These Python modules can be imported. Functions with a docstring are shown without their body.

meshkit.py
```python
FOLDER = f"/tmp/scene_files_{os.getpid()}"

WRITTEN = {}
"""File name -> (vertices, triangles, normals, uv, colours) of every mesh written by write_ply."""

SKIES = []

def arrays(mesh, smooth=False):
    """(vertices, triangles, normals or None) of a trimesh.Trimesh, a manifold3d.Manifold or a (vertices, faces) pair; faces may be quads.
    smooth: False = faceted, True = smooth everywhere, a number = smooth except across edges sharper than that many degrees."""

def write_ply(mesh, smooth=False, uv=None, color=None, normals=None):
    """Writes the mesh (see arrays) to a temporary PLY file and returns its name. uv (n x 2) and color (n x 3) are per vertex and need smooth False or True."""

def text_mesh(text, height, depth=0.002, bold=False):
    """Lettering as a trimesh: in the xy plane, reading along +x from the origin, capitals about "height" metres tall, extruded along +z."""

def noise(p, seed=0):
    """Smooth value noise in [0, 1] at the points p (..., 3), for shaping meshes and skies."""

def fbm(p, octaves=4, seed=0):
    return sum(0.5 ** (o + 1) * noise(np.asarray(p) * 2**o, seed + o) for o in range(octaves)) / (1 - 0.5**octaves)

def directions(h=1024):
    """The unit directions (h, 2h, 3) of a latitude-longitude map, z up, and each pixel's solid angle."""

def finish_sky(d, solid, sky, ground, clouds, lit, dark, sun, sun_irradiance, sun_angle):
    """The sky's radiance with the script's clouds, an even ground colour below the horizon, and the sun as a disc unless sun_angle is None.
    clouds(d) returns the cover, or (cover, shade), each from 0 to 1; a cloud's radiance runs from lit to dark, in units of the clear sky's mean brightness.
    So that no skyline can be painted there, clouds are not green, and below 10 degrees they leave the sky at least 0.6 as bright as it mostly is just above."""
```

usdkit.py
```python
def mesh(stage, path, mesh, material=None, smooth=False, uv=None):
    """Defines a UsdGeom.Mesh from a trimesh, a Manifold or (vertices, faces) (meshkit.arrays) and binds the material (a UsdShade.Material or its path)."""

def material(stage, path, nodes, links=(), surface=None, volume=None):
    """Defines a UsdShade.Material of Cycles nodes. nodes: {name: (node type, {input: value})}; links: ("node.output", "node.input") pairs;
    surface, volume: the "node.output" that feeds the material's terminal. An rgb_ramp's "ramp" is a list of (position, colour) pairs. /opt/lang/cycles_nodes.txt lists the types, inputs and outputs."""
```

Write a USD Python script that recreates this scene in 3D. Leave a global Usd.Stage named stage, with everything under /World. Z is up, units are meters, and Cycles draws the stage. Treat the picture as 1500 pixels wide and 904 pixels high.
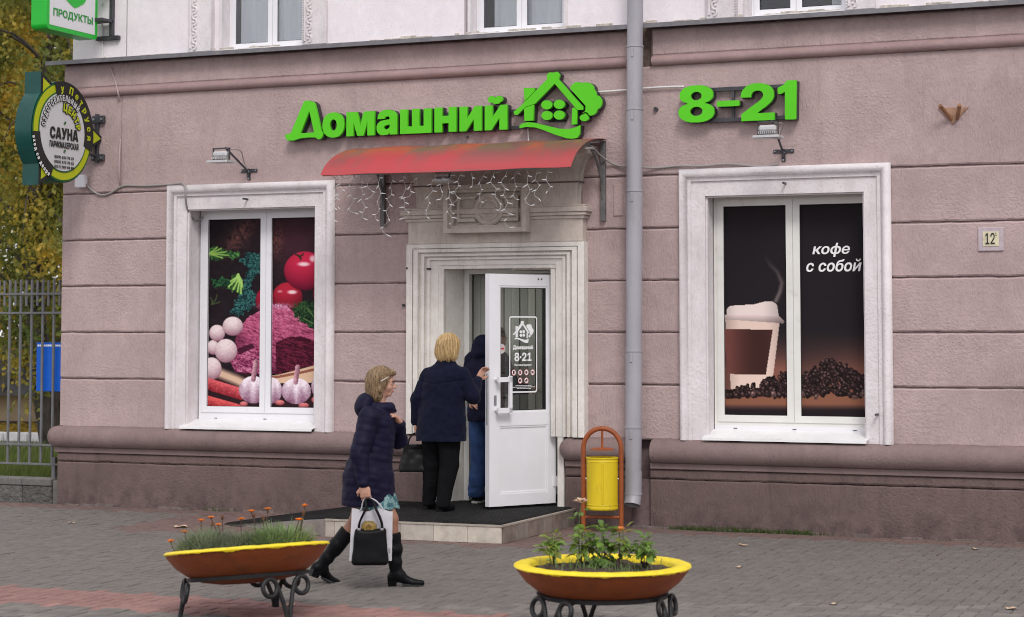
import math, random, glob
import numpy as np
import trimesh, shapely, usdkit, meshkit
import manifold3d as m3
from shapely.geometry import Polygon, Point, box as sbox, LineString
from shapely import affinity
from shapely.ops import unary_union
from pxr import Usd, UsdGeom, UsdLux, UsdShade, Gf, Sdf, Vt

stage = Usd.Stage.CreateInMemory()
UsdGeom.SetStageUpAxis(stage, "Z")
UsdGeom.SetStageMetersPerUnit(stage, 1.0)
world = UsdGeom.Xform.Define(stage, "/World")
stage.SetDefaultPrim(world.GetPrim())
UsdGeom.Scope.Define(stage, "/World/Looks")
T_ = Sdf.ValueTypeNames

# ------------------------------------------------------------------ camera
FPX, PITCH, YAW, EYE = 2869.0, math.radians(3.5), math.radians(22.66), np.array([13.054, -18.234, 1.9])
PPY = 487.0 - FPX * math.tan(PITCH)
EXPOSURE = 0.15
_Fh = np.array([-math.sin(YAW), math.cos(YAW), 0.0]); CR = np.array([math.cos(YAW), math.sin(YAW), 0.0]); _Z = np.array([0, 0, 1.0])
CF = _Fh * math.cos(PITCH) + _Z * math.sin(PITCH); CU = _Z * math.cos(PITCH) - _Fh * math.sin(PITCH)
cam = UsdGeom.Camera.Define(stage, "/World/camera")
cam.AddTransformOp().Set(Gf.Matrix4d(*[float(q) for q in (*CR, 0, *CU, 0, *(-CF), 0, *EYE, 1)]))
cam.CreateHorizontalApertureAttr(36.0)
cam.CreateVerticalApertureAttr(36.0 * 617 / 1024)
cam.CreateFocalLengthAttr(36.0 * FPX / 1500.0)
cam.CreateVerticalApertureOffsetAttr(-36.0 * (452.0 - PPY) / 1500.0)
cam.CreateClippingRangeAttr((0.1, 1000.0))
cam.CreateFStopAttr(2.8)
cam.CreateFocusDistanceAttr(18.4)
cam.CreateExposureAttr(EXPOSURE)

# ------------------------------------------------------------------ sky and sun (overcast)
SUN_DIR = np.array([0.40, -0.66, 0.80]); SUN_DIR /= np.linalg.norm(SUN_DIR)
SUN_EL, SUN_ROT = math.asin(SUN_DIR[2]), math.atan2(SUN_DIR[0], SUN_DIR[1])
SKY_STRENGTH, SUN_POWER = 0.105, 0.4
dome = UsdLux.DomeLight.Define(stage, "/World/sky")
dome.GetPrim().SetCustomDataByKey("label", "white overcast sky above the trees"); dome.GetPrim().SetCustomDataByKey("category", "sky"); dome.GetPrim().SetCustomDataByKey("kind", "structure")
skym = usdkit.material(stage, "/World/Looks/overcast_sky", {
    "sky": ("sky_texture", {"sky_type": "single_scattering", "sun_disc": False, "sun_elevation": SUN_EL, "sun_rotation": SUN_ROT}),
    "tc": ("texture_coordinate", {}),
    "noise": ("noise_texture", {"scale": 2.2, "detail": 4.0, "roughness": 0.55}),
    "ramp": ("rgb_ramp", {"ramp": [(0.2, (8.7, 8.5, 9.0)), (0.8, (10.6, 10.3, 10.7))]}),
    "mix": ("mix", {"mix_type": "mix", "fac": 0.9}),
    "bg": ("background_shader", {"strength": SKY_STRENGTH}),
}, [("tc.generated", "noise.vector"), ("noise.fac", "ramp.fac"), ("sky.color", "mix.color1"), ("ramp.color", "mix.color2"), ("mix.color", "bg.color")], surface="bg.background")
UsdShade.MaterialBindingAPI.Apply(dome.GetPrim()).Bind(skym)
sun = UsdLux.DistantLight.Define(stage, "/World/sun")
sun.CreateIntensityAttr(SUN_POWER); sun.CreateNormalizeAttr(True); sun.CreateAngleAttr(18.0); sun.CreateColorAttr(Gf.Vec3f(1.0, 0.97, 0.93))
_q = Gf.Rotation(Gf.Vec3d(0, 0, 1), Gf.Vec3d(*[float(q) for q in SUN_DIR]))
sun.AddTransformOp().Set(Gf.Matrix4d().SetRotate(_q))

# ------------------------------------------------------------------ helpers
rng = np.random.default_rng(7)
def lin(*c):
    c = np.array(c, float) / 255.0
    return np.where(c <= 0.04045, c / 12.92, ((c + 0.055) / 1.055) ** 2.4)

def ray(px, py):
    return CR * (px - 750.0) / FPX + CU * (PPY - py) / FPX + CF
def at(px, py, y=0.0):
    """The point (x, z) of the vertical plane at depth y that photograph pixel px, py shows."""
    d = ray(px, py); t = (y - EYE[1]) / d[1]; p = EYE + t * d
    return p[0], p[2]
def proj(p):
    v = np.asarray(p, float) - EYE; zc = v @ CF
    return 750 + FPX * (v @ CR) / zc, PPY - FPX * (v @ CU) / zc, zc

_used, ORIGIN = {}, {}
def numbered(path):
    n = _used.get(path, -1) + 1
    _used[path] = n
    return path if n == 0 else f"{path}_{n:03d}"
def tag(prim, label=None, cat=None, group=None, kind=None):
    for k, v in (("label", label), ("category", cat), ("group", group), ("kind", kind)):
        if v: prim.SetCustomDataByKey(k, v)
    return prim
def thing(name, label, cat, loc=None, group=None, kind=None, local=None, rot=0.0):
    """An Xform under /World. loc: its base; its meshes are given in world coordinates. local: its base; its meshes are given in its own frame."""
    path = numbered("/World/" + name)
    x = UsdGeom.Xform.Define(stage, path)
    base = loc if loc is not None else local
    if base is not None: x.AddTranslateOp().Set(Gf.Vec3d(*[float(q) for q in base]))
    if rot: x.AddRotateZOp().Set(float(rot))
    if loc is not None: ORIGIN[path] = np.array(loc, float)
    tag(x.GetPrim(), label, cat, group, kind)
    return path
def obj(parent, name, mesh, mat, smooth=False, label=None, col=None):
    path = numbered(f"{parent}/{name}")
    v, f, n = meshkit.arrays(mesh, smooth)
    o = ORIGIN.get("/".join(parent.split("/")[:3]))
    if o is not None: v = v - o
    m = UsdGeom.Mesh.Define(stage, path)
    m.CreatePointsAttr(Vt.Vec3fArray.FromNumpy(v.astype(np.float32)))
    m.CreateFaceVertexCountsAttr(Vt.IntArray.FromNumpy(np.full(len(f), 3, np.int32)))
    m.CreateFaceVertexIndicesAttr(Vt.IntArray.FromNumpy(f.astype(np.int32).ravel()))
    m.CreateSubdivisionSchemeAttr("none")
    if n is not None:
        m.CreateNormalsAttr(Vt.Vec3fArray.FromNumpy(n.astype(np.float32))); m.SetNormalsInterpolation("vertex")
    if col is not None:
        UsdGeom.PrimvarsAPI(m).CreatePrimvar("print", T_.Color3fArray, "vertex").Set(Vt.Vec3fArray.FromNumpy(np.asarray(col, np.float32)))
    UsdShade.MaterialBindingAPI.Apply(m.GetPrim()).Bind(mat)
    if label: m.GetPrim().SetCustomDataByKey("label", label)
    return path
def single(name, mesh, mat, label, cat, smooth=False, group=None, kind=None):
    p = obj("/World", name, mesh, mat, smooth)
    tag(stage.GetPrimAtPath(p), label, cat, group, kind)
    return p
def xform(parent, name):
    path = numbered(f"{parent}/{name}"); UsdGeom.Xform.Define(stage, path); return path

class MB:
    """Collects pieces of one mesh."""
    def __init__(s): s.v, s.f, s.n = [], [], 0
    def add(s, v, f):
        v = np.asarray(v, float); f = np.asarray(f, int)
        if f.shape[1] == 4: f = np.vstack([f[:, [0, 1, 2]], f[:, [0, 2, 3]]])
        s.v.append(v); s.f.append(f + s.n); s.n += len(v); return s
    def mesh(s, m):
        v, f, _ = meshkit.arrays(m); return s.add(v, f)
    def box(s, x0, x1, y0, y1, z0, z1, b=0.0):
        return s.add(*boxvf(x0, x1, y0, y1, z0, z1, b))
    def tube(s, pts, r, sides=8, caps=True):
        return s.add(*tubevf(pts, r, sides, caps))
    def ext(s, shape, depth, o=(0, 0, 0), u=(1, 0, 0), v=(0, 0, 1)):
        for g in polys(shape): s.mesh(extrude(g, depth, o, u, v))
        return s
    def get(s): return np.vstack(s.v), np.vstack(s.f)

def boxvf(x0, x1, y0, y1, z0, z1, b=0.0):
    if not b:
        v = np.array([[x, y, z] for x in (x0, x1) for y in (y0, y1) for z in (z0, z1)], float)
        f = np.array([[0, 1, 3, 2], [4, 6, 7, 5], [0, 4, 5, 1], [2, 3, 7, 6], [0, 2, 6, 4], [1, 5, 7, 3]])
        return v, np.vstack([f[:, [0, 1, 2]], f[:, [0, 2, 3]]])
    pts = []
    for sx, x in ((1, x0), (-1, x1)):
        for sy, y in ((1, y0), (-1, y1)):
            for sz, z in ((1, z0), (-1, z1)):
                pts += [[x + sx * b, y + sy * b, z], [x + sx * b, y, z + sz * b], [x, y + sy * b, z + sz * b]]
    h = trimesh.convex.convex_hull(np.array(pts))
    return np.array(h.vertices), np.array(h.faces)
def tubevf(pts, r, sides=8, caps=True):
    p = np.asarray(pts, float); n = len(p)
    t = np.gradient(p, axis=0); t /= np.linalg.norm(t, axis=1, keepdims=True) + 1e-12
    a = np.zeros_like(p); ref = np.array([0, 0, 1.0]) if abs(t[0, 2]) < 0.9 else np.array([1.0, 0, 0])
    for i in range(n):
        q = (ref if i == 0 else a[i - 1]); q = q - t[i] * (q @ t[i]); a[i] = q / (np.linalg.norm(q) + 1e-12)
    b = np.cross(t, a); ang = np.arange(sides) * 2 * np.pi / sides
    r = np.broadcast_to(r, (n,))
    v = (p[:, None] + r[:, None, None] * (np.cos(ang)[None, :, None] * a[:, None] + np.sin(ang)[None, :, None] * b[:, None])).reshape(-1, 3)
    i, j = np.meshgrid(np.arange(n - 1), np.arange(sides), indexing="ij"); j2 = (j + 1) % sides
    q = np.stack([i * sides + j, i * sides + j2, (i + 1) * sides + j2, (i + 1) * sides + j], -1).reshape(-1, 4)
    f = np.vstack([q[:, [0, 1, 2]], q[:, [0, 2, 3]]])
    if caps:
        v = np.vstack([v, p[0], p[-1]]); c0, c1 = n * sides, n * sides + 1; k = np.arange(sides); k2 = (k + 1) % sides
        f = np.vstack([f, np.stack([np.full(sides, c0), k2, k], 1), np.stack([np.full(sides, c1), (n - 1) * sides + k, (n - 1) * sides + k2], 1)])
    return v, f
def bez(pts, n=16):
    """A smooth curve through the points."""
    p = np.asarray(pts, float)
    from scipy.interpolate import CubicSpline
    s = np.concatenate([[0], np.cumsum(np.linalg.norm(np.diff(p, axis=0), axis=1))])
    return CubicSpline(s, p)(np.linspace(0, s[-1], n))
def polys(shape):
    if shape.is_empty: return []
    return [g for g in getattr(shape, "geoms", [shape]) if g.geom_type == "Polygon" and g.area > 1e-9]
def frame_pts(v, o, u, w):
    u, w = np.array(u, float), np.array(w, float); n = np.cross(u, w)
    return np.asarray(o, float) + v[:, :1] * u + v[:, 1:2] * w + v[:, 2:3] * n
def extrude(g, depth, o, u, w):
    m = trimesh.creation.extrude_polygon(g, depth, engine="earcut")
    return trimesh.Trimesh(frame_pts(np.array(m.vertices), o, u, w), m.faces, process=False)
def lathe(prof, sides=32, c=(0, 0, 0)):
    """Profile of (r, z) turned about the z axis."""
    pr = np.asarray(prof, float); a = np.arange(sides) * 2 * np.pi / sides
    v = np.stack([pr[:, 0][:, None] * np.cos(a), pr[:, 0][:, None] * np.sin(a), np.repeat(pr[:, 1][:, None], sides, 1)], -1).reshape(-1, 3) + np.array(c)
    i, j = np.meshgrid(np.arange(len(pr) - 1), np.arange(sides), indexing="ij"); j2 = (j + 1) % sides
    q = np.stack([i * sides + j, i * sides + j2, (i + 1) * sides + j2, (i + 1) * sides + j], -1).reshape(-1, 4)
    return v, np.vstack([q[:, [0, 1, 2]], q[:, [0, 2, 3]]])
def sweep_x(prof, x0, x1, close=True):
    """A (y, z) profile swept along x with flat ends."""
    g = Polygon(prof)
    if not g.is_valid: g = g.buffer(0)
    return extrude(g, x1 - x0, (x0, 0, 0), (0, 1, 0), (0, 0, 1))

_fonts = {}
def text_shape(text, weight=800):
    from PIL import Image, ImageDraw, ImageFont
    key = (text, weight)
    if key in _fonts: return _fonts[key]
    font = ImageFont.truetype(glob.glob("/opt/blender-*/*/datafiles/fonts/Inter.woff2")[0], 150)
    font.set_variation_by_axes([32, weight])
    x0, y0, x1, y1 = font.getbbox(text, anchor="ls")
    im = Image.new("L", (x1 - x0 + 8, y1 - y0 + 8))
    ImageDraw.Draw(im).text((4 - x0, 4 - y0), text, 255, font, anchor="ls")
    on = np.pad(np.asarray(im) > 127, ((0, 0), (1, 1))).astype(np.int8)
    rows, starts = np.nonzero(np.diff(on, axis=1) == 1); ends = np.nonzero(np.diff(on, axis=1) == -1)[1]
    g = unary_union(shapely.box(starts, -rows - 1, ends, -rows)).buffer(1.0).buffer(-1.0).simplify(0.75)
    s = 1 / 109.0
    g = affinity.affine_transform(g, [s, 0, 0, s, -4 * s, (4 - y0) * s])
    _fonts[key] = g
    return g
def fit(g, x0, x1, y0, y1):
    a, b, c, d = g.bounds
    sx, sy = (x1 - x0) / (c - a), (y1 - y0) / (d - b)
    return affinity.affine_transform(g, [sx, 0, 0, sy, x0 - a * sx, y0 - b * sy])
def arc_text(text, r, a0, a1, h, weight=800, c=(0, 0), wide=1.0):
    """Letters on a circle, from angle a0 to a1 (degrees, anticlockwise from +x), tops outwards if a1 < a0."""
    gs = [text_shape(ch, weight) if ch != " " else None for ch in text]
    ws = [(g.bounds[2] + 0.08 if g is not None else 0.35) for g in gs]; tot = sum(ws); out = []; s = 0
    sgn = -1 if a1 < a0 else 1
    for g, w in zip(gs, ws):
        mid = (s + w / 2) / tot; s += w
        if g is None: continue
        ang = a0 + (a1 - a0) * mid
        gg = affinity.scale(affinity.translate(g, -g.bounds[2] / 2, 0 if sgn < 0 else 0), h * wide, h, origin=(0, 0))
        gg = affinity.translate(gg, 0, r if sgn < 0 else -r - h)
        gg = affinity.rotate(gg, ang - 90 if sgn < 0 else ang + 90, origin=(0, 0))
        out.append(affinity.translate(gg, *c))
    return unary_union(out)

# ------------------------------------------------------------------ materials
MATS = {}
def M(name, col, rough=0.6, metal=0.0, spec=0.4, var=0.0, vscale=4.0, bump=0.0, bscale=40.0, stretch=(1, 1, 1), coat=0.0, bdist=0.01, island=0.0, dirt=None, trans=0.0, sheen=0.0, detail=4.0):
    if name in MATS: return MATS[name]
    col = np.array(col, float)
    nodes = {"p": ("principled_bsdf", {"base_color": col, "roughness": rough, "metallic": metal, "specular_ior_level": spec, "coat_weight": coat, "sheen_weight": sheen}), "g": ("geometry", {}),
             "m": ("mapping", {"scale": stretch})}
    links = [("g.position", "m.vector")]; cur = None
    if var or dirt or island:
        nodes["c1"] = ("mix", {"mix_type": "mix", "color1": np.clip(col * (1 - var), 0, 1), "color2": np.clip(col * (1 + var), 0, 1)})
        nodes["n1"] = ("noise_texture", {"scale": vscale, "detail": detail, "roughness": 0.62})
        nodes["r1"] = ("map_range", {"from_min": 0.3, "from_max": 0.7, "clamp": True})
        links += [("m.vector", "n1.vector"), ("n1.fac", "r1.value"), ("r1.result", "c1.fac")]; cur = "c1.color"
    if island:
        nodes["hv"] = ("hsv", {"hue": 0.5, "saturation": 1.0, "fac": 1.0}); nodes["im"] = ("map_range", {"to_min": 1 - island, "to_max": 1 + island})
        links += [("g.random_per_island", "im.value"), ("im.result", "hv.value"), (cur, "hv.color")]; cur = "hv.color"
    if dirt:
        dc, dscale, lo, hi, amt = dirt
        nodes["dn"] = ("noise_texture", {"scale": dscale, "detail": 6.0, "roughness": 0.7}); nodes["dr"] = ("map_range", {"from_min": lo, "from_max": hi, "to_max": amt, "clamp": True})
        nodes["dm"] = ("mix", {"mix_type": "mix", "color2": np.array(dc, float)})
        links += [("m.vector", "dn.vector"), ("dn.fac", "dr.value"), ("dr.result", "dm.fac"), (cur, "dm.color1")]; cur = "dm.color"
    if cur: links.append((cur, "p.base_color"))
    if bump:
        nodes["n2"] = ("noise_texture", {"scale": bscale, "detail": 3.0, "roughness": 0.6}); nodes["b"] = ("bump", {"strength": bump, "distance": bdist})
        links += [("m.vector", "n2.vector"), ("n2.fac", "b.height"), ("b.normal", "p.normal")]
    surface = "p.BSDF"
    if trans:
        nodes["tb"] = ("translucent_bsdf", {"color": col}); nodes["mx"] = ("mix_closure", {"fac": trans})
        if cur: links.append((cur, "tb.color"))
        links += [("p.BSDF", "mx.closure1"), ("tb.BSDF", "mx.closure2")]; surface = "mx.closure"
    MATS[name] = usdkit.material(stage, "/World/Looks/" + name, nodes, links, surface=surface)
    return MATS[name]

def stucco(name, col, dark, grain=0.55, streak=0.5, patch=0.5, soil=None):
    """Trowelled render: vertical drag marks, coarse grain, patchy repainting and grime."""
    col, dark = np.array(col), np.array(dark)
    nodes = {"g": ("geometry", {}), "p": ("principled_bsdf", {"roughness": 0.88, "specular_ior_level": 0.2}),
        "mv": ("mapping", {"scale": (1, 1, 0.3)}), "mh": ("mapping", {"scale": (1, 1, 0.14)}),
        "big": ("noise_texture", {"scale": 1.3, "detail": 5.0, "roughness": 0.62}), "mid": ("noise_texture", {"scale": 9.0, "detail": 5.0, "roughness": 0.65}),
        "str": ("noise_texture", {"scale": 6.0, "detail": 5.0, "roughness": 0.7}),
        "drag": ("noise_texture", {"scale": 62.0, "detail": 4.0, "roughness": 0.65, "distortion": 0.8}), "lump": ("noise_texture", {"scale": 34.0, "detail": 4.0, "roughness": 0.62}),
        "mask": ("noise_texture", {"scale": 0.9, "detail": 2.0}),
        "rb": ("map_range", {"from_min": 0.32, "from_max": 0.68, "clamp": True}), "c1": ("mix", {"mix_type": "mix", "color1": col * (1 - 0.13 * patch), "color2": np.clip(col * (1 + 0.12 * patch), 0, 1)}),
        "rm": ("map_range", {"from_min": 0.36, "from_max": 0.6, "to_max": 0.16, "clamp": True}), "c2": ("mix", {"mix_type": "mix", "color2": dark}),
        "rs": ("map_range", {"from_min": 0.52, "from_max": 0.72, "to_max": 0.45 * streak, "clamp": True}), "c3": ("mix", {"mix_type": "mix", "color2": dark}),
        "hole": ("voronoi_texture", {"scale": 17.0, "randomness": 1.0}), "rh": ("map_range", {"from_min": 0.02, "from_max": 0.12, "to_min": 0.55, "to_max": 0.0, "clamp": True}), "c4": ("mix", {"mix_type": "mix", "color2": dark * 0.5}),
        "rk": ("map_range", {"from_min": 0.42, "from_max": 0.58, "clamp": True}),
        "h": ("mix_float", {}), "gr": ("map_range", {"from_min": 0.36, "from_max": 0.50, "to_min": 0.26 * grain, "to_max": 0.0, "clamp": True}), "c5": ("mix", {"mix_type": "mix", "color2": dark}), "b": ("bump", {"strength": min(1.0, grain), "distance": 0.019})}
    links = [("g.position", "mv.vector"), ("g.position", "mh.vector"), ("g.position", "big.vector"), ("g.position", "mid.vector"), ("mh.vector", "str.vector"), ("mv.vector", "drag.vector"), ("g.position", "lump.vector"),
        ("g.position", "mask.vector"), ("g.position", "hole.vector"), ("big.fac", "rb.value"), ("rb.result", "c1.fac"), ("mid.fac", "rm.value"), ("rm.result", "c2.fac"), ("c1.color", "c2.color1"), ("str.fac", "rs.value"), ("rs.result", "c3.fac"),
        ("c2.color", "c3.color1"), ("hole.distance", "rh.value"), ("rh.result", "c4.fac"), ("c3.color", "c4.color1"), ("h.result", "gr.value"), ("gr.result", "c5.fac"), ("c4.color", "c5.color1"), ("c5.color", "p.base_color"),
        ("mask.fac", "rk.value"), ("rk.result", "h.fac"), ("drag.fac", "h.a"), ("lump.fac", "h.b"), ("h.result", "b.height"), ("b.normal", "p.normal")]
    if soil:        # rain streaks below a ledge or splashed dirt above the ground: from nothing at height soil[0] to most at soil[1]
        nodes |= {"sp": ("separate_xyz", {}), "rz": ("map_range", {"from_min": soil[0], "from_max": soil[1], "clamp": True}), "sn": ("noise_texture", {"scale": soil[3], "detail": 6.0, "roughness": 0.7}), "sr": ("map_range", {"from_min": 0.40, "from_max": 0.64, "to_max": soil[2], "clamp": True}), "sm": ("math", {"math_type": "multiply"}), "c6": ("mix", {"mix_type": "mix", "color2": dark * 0.8})}
        links.remove(("c5.color", "p.base_color"))
        links += [("g.position", "sp.vector"), ("sp.z", "rz.value"), ("mh.vector" if soil[1] > 1 else "g.position", "sn.vector"), ("sn.fac", "sr.value"), ("sr.result", "sm.value1"), ("rz.result", "sm.value2"), ("sm.value", "c6.fac"), ("c5.color", "c6.color1"), ("c6.color", "p.base_color")]
    MATS[name] = usdkit.material(stage, "/World/Looks/" + name, nodes, links, surface="p.BSDF")
    return MATS[name]

pink = stucco("pink_render", (0.475, 0.362, 0.350), (0.24, 0.175, 0.175), grain=0.75, streak=0.6, patch=0.9, soil=(4.35, 4.9, 0.18, 5.0))
plinthm = stucco("plinth_render", (0.172, 0.120, 0.112), (0.08, 0.062, 0.06), grain=0.75, streak=1.0, patch=1.0, soil=(0.42, 0.0, 0.75, 7.0))
mouldm = stucco("moulding_render", (0.24, 0.175, 0.167), (0.11, 0.08, 0.078), grain=0.45, streak=0.6, patch=0.9)
cornicem = stucco("cornice_render", (0.36, 0.25, 0.245), (0.18, 0.12, 0.118), grain=0.35, streak=0.6)
lilac = stucco("lilac_wall_paint", (0.84, 0.785, 0.81), (0.55, 0.50, 0.52), grain=0.2, streak=0.35, patch=0.4)
surroundm = stucco("white_surround_paint", (0.76, 0.715, 0.73), (0.38, 0.33, 0.31), grain=0.45, streak=0.6, patch=0.6)
portalm = stucco("portal_limewash", (0.78, 0.745, 0.70), (0.36, 0.295, 0.24), grain=0.35, streak=0.9, patch=0.9)
jointm = M("dark_joint_render", (0.16, 0.11, 0.11), 0.9, var=0.2, vscale=20)  # darker colour used for the plaster joints
recessm = M("dark_recess_render", (0.12, 0.085, 0.07), 0.95, var=0.4, vscale=14, bump=0.8, bscale=30)  # dark rough colour for the backing of the recess
upvc = M("white_upvc", (0.78, 0.775, 0.80), 0.3, spec=0.5, var=0.03, vscale=3, dirt=((0.45, 0.42, 0.38), 7.0, 0.62, 0.8, 0.35))
upvc_old = M("yellowed_upvc", (0.74, 0.73, 0.69), 0.38, var=0.05, vscale=4, dirt=((0.40, 0.36, 0.30), 6.0, 0.58, 0.78, 0.4))
metal_grey = M("zinc_flashing", (0.16, 0.155, 0.165), 0.5, metal=0.4, var=0.2, vscale=8, dirt=((0.12, 0.1, 0.09), 9.0, 0.55, 0.75, 0.5))
dark_steel = M("dark_painted_steel", (0.06, 0.06, 0.068), 0.45, metal=0.3, var=0.25, vscale=12)
galv = M("galvanised_steel", (0.36, 0.37, 0.38), 0.4, metal=0.8, var=0.2, vscale=18)
lampm = M("floodlight_aluminium", (0.55, 0.55, 0.55), 0.4, metal=0.4, var=0.1, vscale=20)
green = M("sign_green_acrylic", lin(84, 198, 14), 0.32, spec=0.35, var=0.05, vscale=2)
sign_side = M("sign_dark_return", (0.03, 0.03, 0.033), 0.5)
white_print = M("white_lettering", (0.82, 0.82, 0.82), 0.5)
black_print = M("black_lettering", (0.02, 0.02, 0.022), 0.5)
wire_grey = M("grey_cable", (0.30, 0.28, 0.27), 0.6)
wire_white = M("white_cable", (0.68, 0.66, 0.66), 0.55)
wire_pink = M("painted_cable", (0.43, 0.33, 0.335), 0.7)
def glass_mat(name, tint=(0.9, 0.93, 0.92), gloss=1.0, base=None, fac=None):
    nodes = {"t": ("transparent_bsdf", {"color": tint}), "gl": ("glossy_bsdf", {"color": (gloss, gloss, gloss), "roughness": 0.015}), "fr": ("fresnel", {"IOR": 1.5}), "mx": ("mix_closure", {})}
    return usdkit.material(stage, "/World/Looks/" + name, nodes, [("fr.fac", "mx.fac"), ("t.BSDF", "mx.closure1"), ("gl.BSDF", "mx.closure2")], surface="mx.closure")
glass = glass_mat("window_glass", (0.97, 0.98, 0.98)); door_glass = glass_mat("door_glass", (0.82, 0.85, 0.81))
printm = usdkit.material(stage, "/World/Looks/printed_film", {"a": ("attribute", {"attribute": "print"}), "p": ("principled_bsdf", {"roughness": 0.6, "specular_ior_level": 0.12})}, [("a.color", "p.base_color")], surface="p.BSDF")
# ------------------------------------------------------------------ ground
ground_m = M("ground_asphalt", (0.075, 0.072, 0.07), 0.9, var=0.25, vscale=3, bump=0.5, bscale=80)
single("ground", boxvf(-90, 90, -90, 90, -0.6, -0.05), ground_m, "grey asphalt ground stretching away beyond the paving", "ground", kind="structure")
paver_grey = [M(f"grey_paver_{k}", c, 0.82, var=0.16, vscale=7, bump=0.35, bscale=160, dirt=((0.085, 0.072, 0.066), 1.4, 0.5, 0.72, 0.4)) for k, c in (("plain", (0.163, 0.146, 0.132)), ("pale", (0.182, 0.163, 0.147)), ("dull", (0.145, 0.131, 0.12)))]
paver_red = [M(f"red_paver_{k}", c, 0.82, var=0.16, vscale=7, bump=0.35, bscale=160, dirt=((0.14, 0.088, 0.08), 1.4, 0.5, 0.72, 0.4)) for k, c in (("plain", (0.272, 0.148, 0.130)), ("pale", (0.295, 0.162, 0.142)), ("dull", (0.245, 0.135, 0.118)))]
stuff_grey = M("grey_paver_field", (0.163, 0.146, 0.132), 0.82, var=0.16, vscale=7, bump=0.35, bscale=160, island=0.11, dirt=((0.085, 0.072, 0.066), 1.4, 0.5, 0.72, 0.4))
stuff_red = M("red_paver_field", (0.272, 0.148, 0.130), 0.82, var=0.16, vscale=7, bump=0.35, bscale=160, island=0.11, dirt=((0.14, 0.088, 0.08), 1.4, 0.5, 0.72, 0.4))
bedm = M("paving_joint_sand", (0.05, 0.043, 0.04), 0.95, var=0.2, vscale=30)
pave = thing("pavement", "pavement of grey and red pavers laid in herringbone before the shop", "pavement", kind="structure")
obj(pave, "sand_bed", boxvf(-6, 16, -13.0, 0.02, -0.049, -0.010), bedm)

def paver_vf(x0, x1, y0, y1, dz, tilt):
    g, c = 0.0022, 0.005
    X0, X1, Y0, Y1 = x0 + g, x1 - g, y0 + g, y1 - g
    v = np.array([[X0 + c, Y0 + c, dz + tilt[0]], [X1 - c, Y0 + c, dz + tilt[1]], [X1 - c, Y1 - c, dz + tilt[2]], [X0 + c, Y1 - c, dz + tilt[3]],
                  [X0, Y0, -0.007], [X1, Y0, -0.007], [X1, Y1, -0.007], [X0, Y1, -0.007]])
    f = np.array([[0, 1, 2, 3], [4, 5, 1, 0], [5, 6, 2, 1], [6, 7, 3, 2], [7, 4, 0, 3]])
    return v, np.vstack([f[:, [0, 1, 2]], f[:, [0, 2, 3]]])
def is_red(x, y):
    if y > -0.42: return True
    if 2.0 < x < 6.6 and y > -2.15 + 0.1 * math.sin(x * 7): return True
    if -6.75 < y < -5.95: return True
    if y < -7.6 and y > -8.4: return True
    return False
S, cells = 0.1, []
for j in range(-92, 1):
    for i in range(-60, 161):
        k = (i - j) % 4
        if k == 0: cells.append((i, i + 2, j, j + 1))        # lies along the wall
        elif k == 3: cells.append((i, i + 1, j, j + 2))      # lies across it
prng = np.random.default_rng(11)
rows = []
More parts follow.
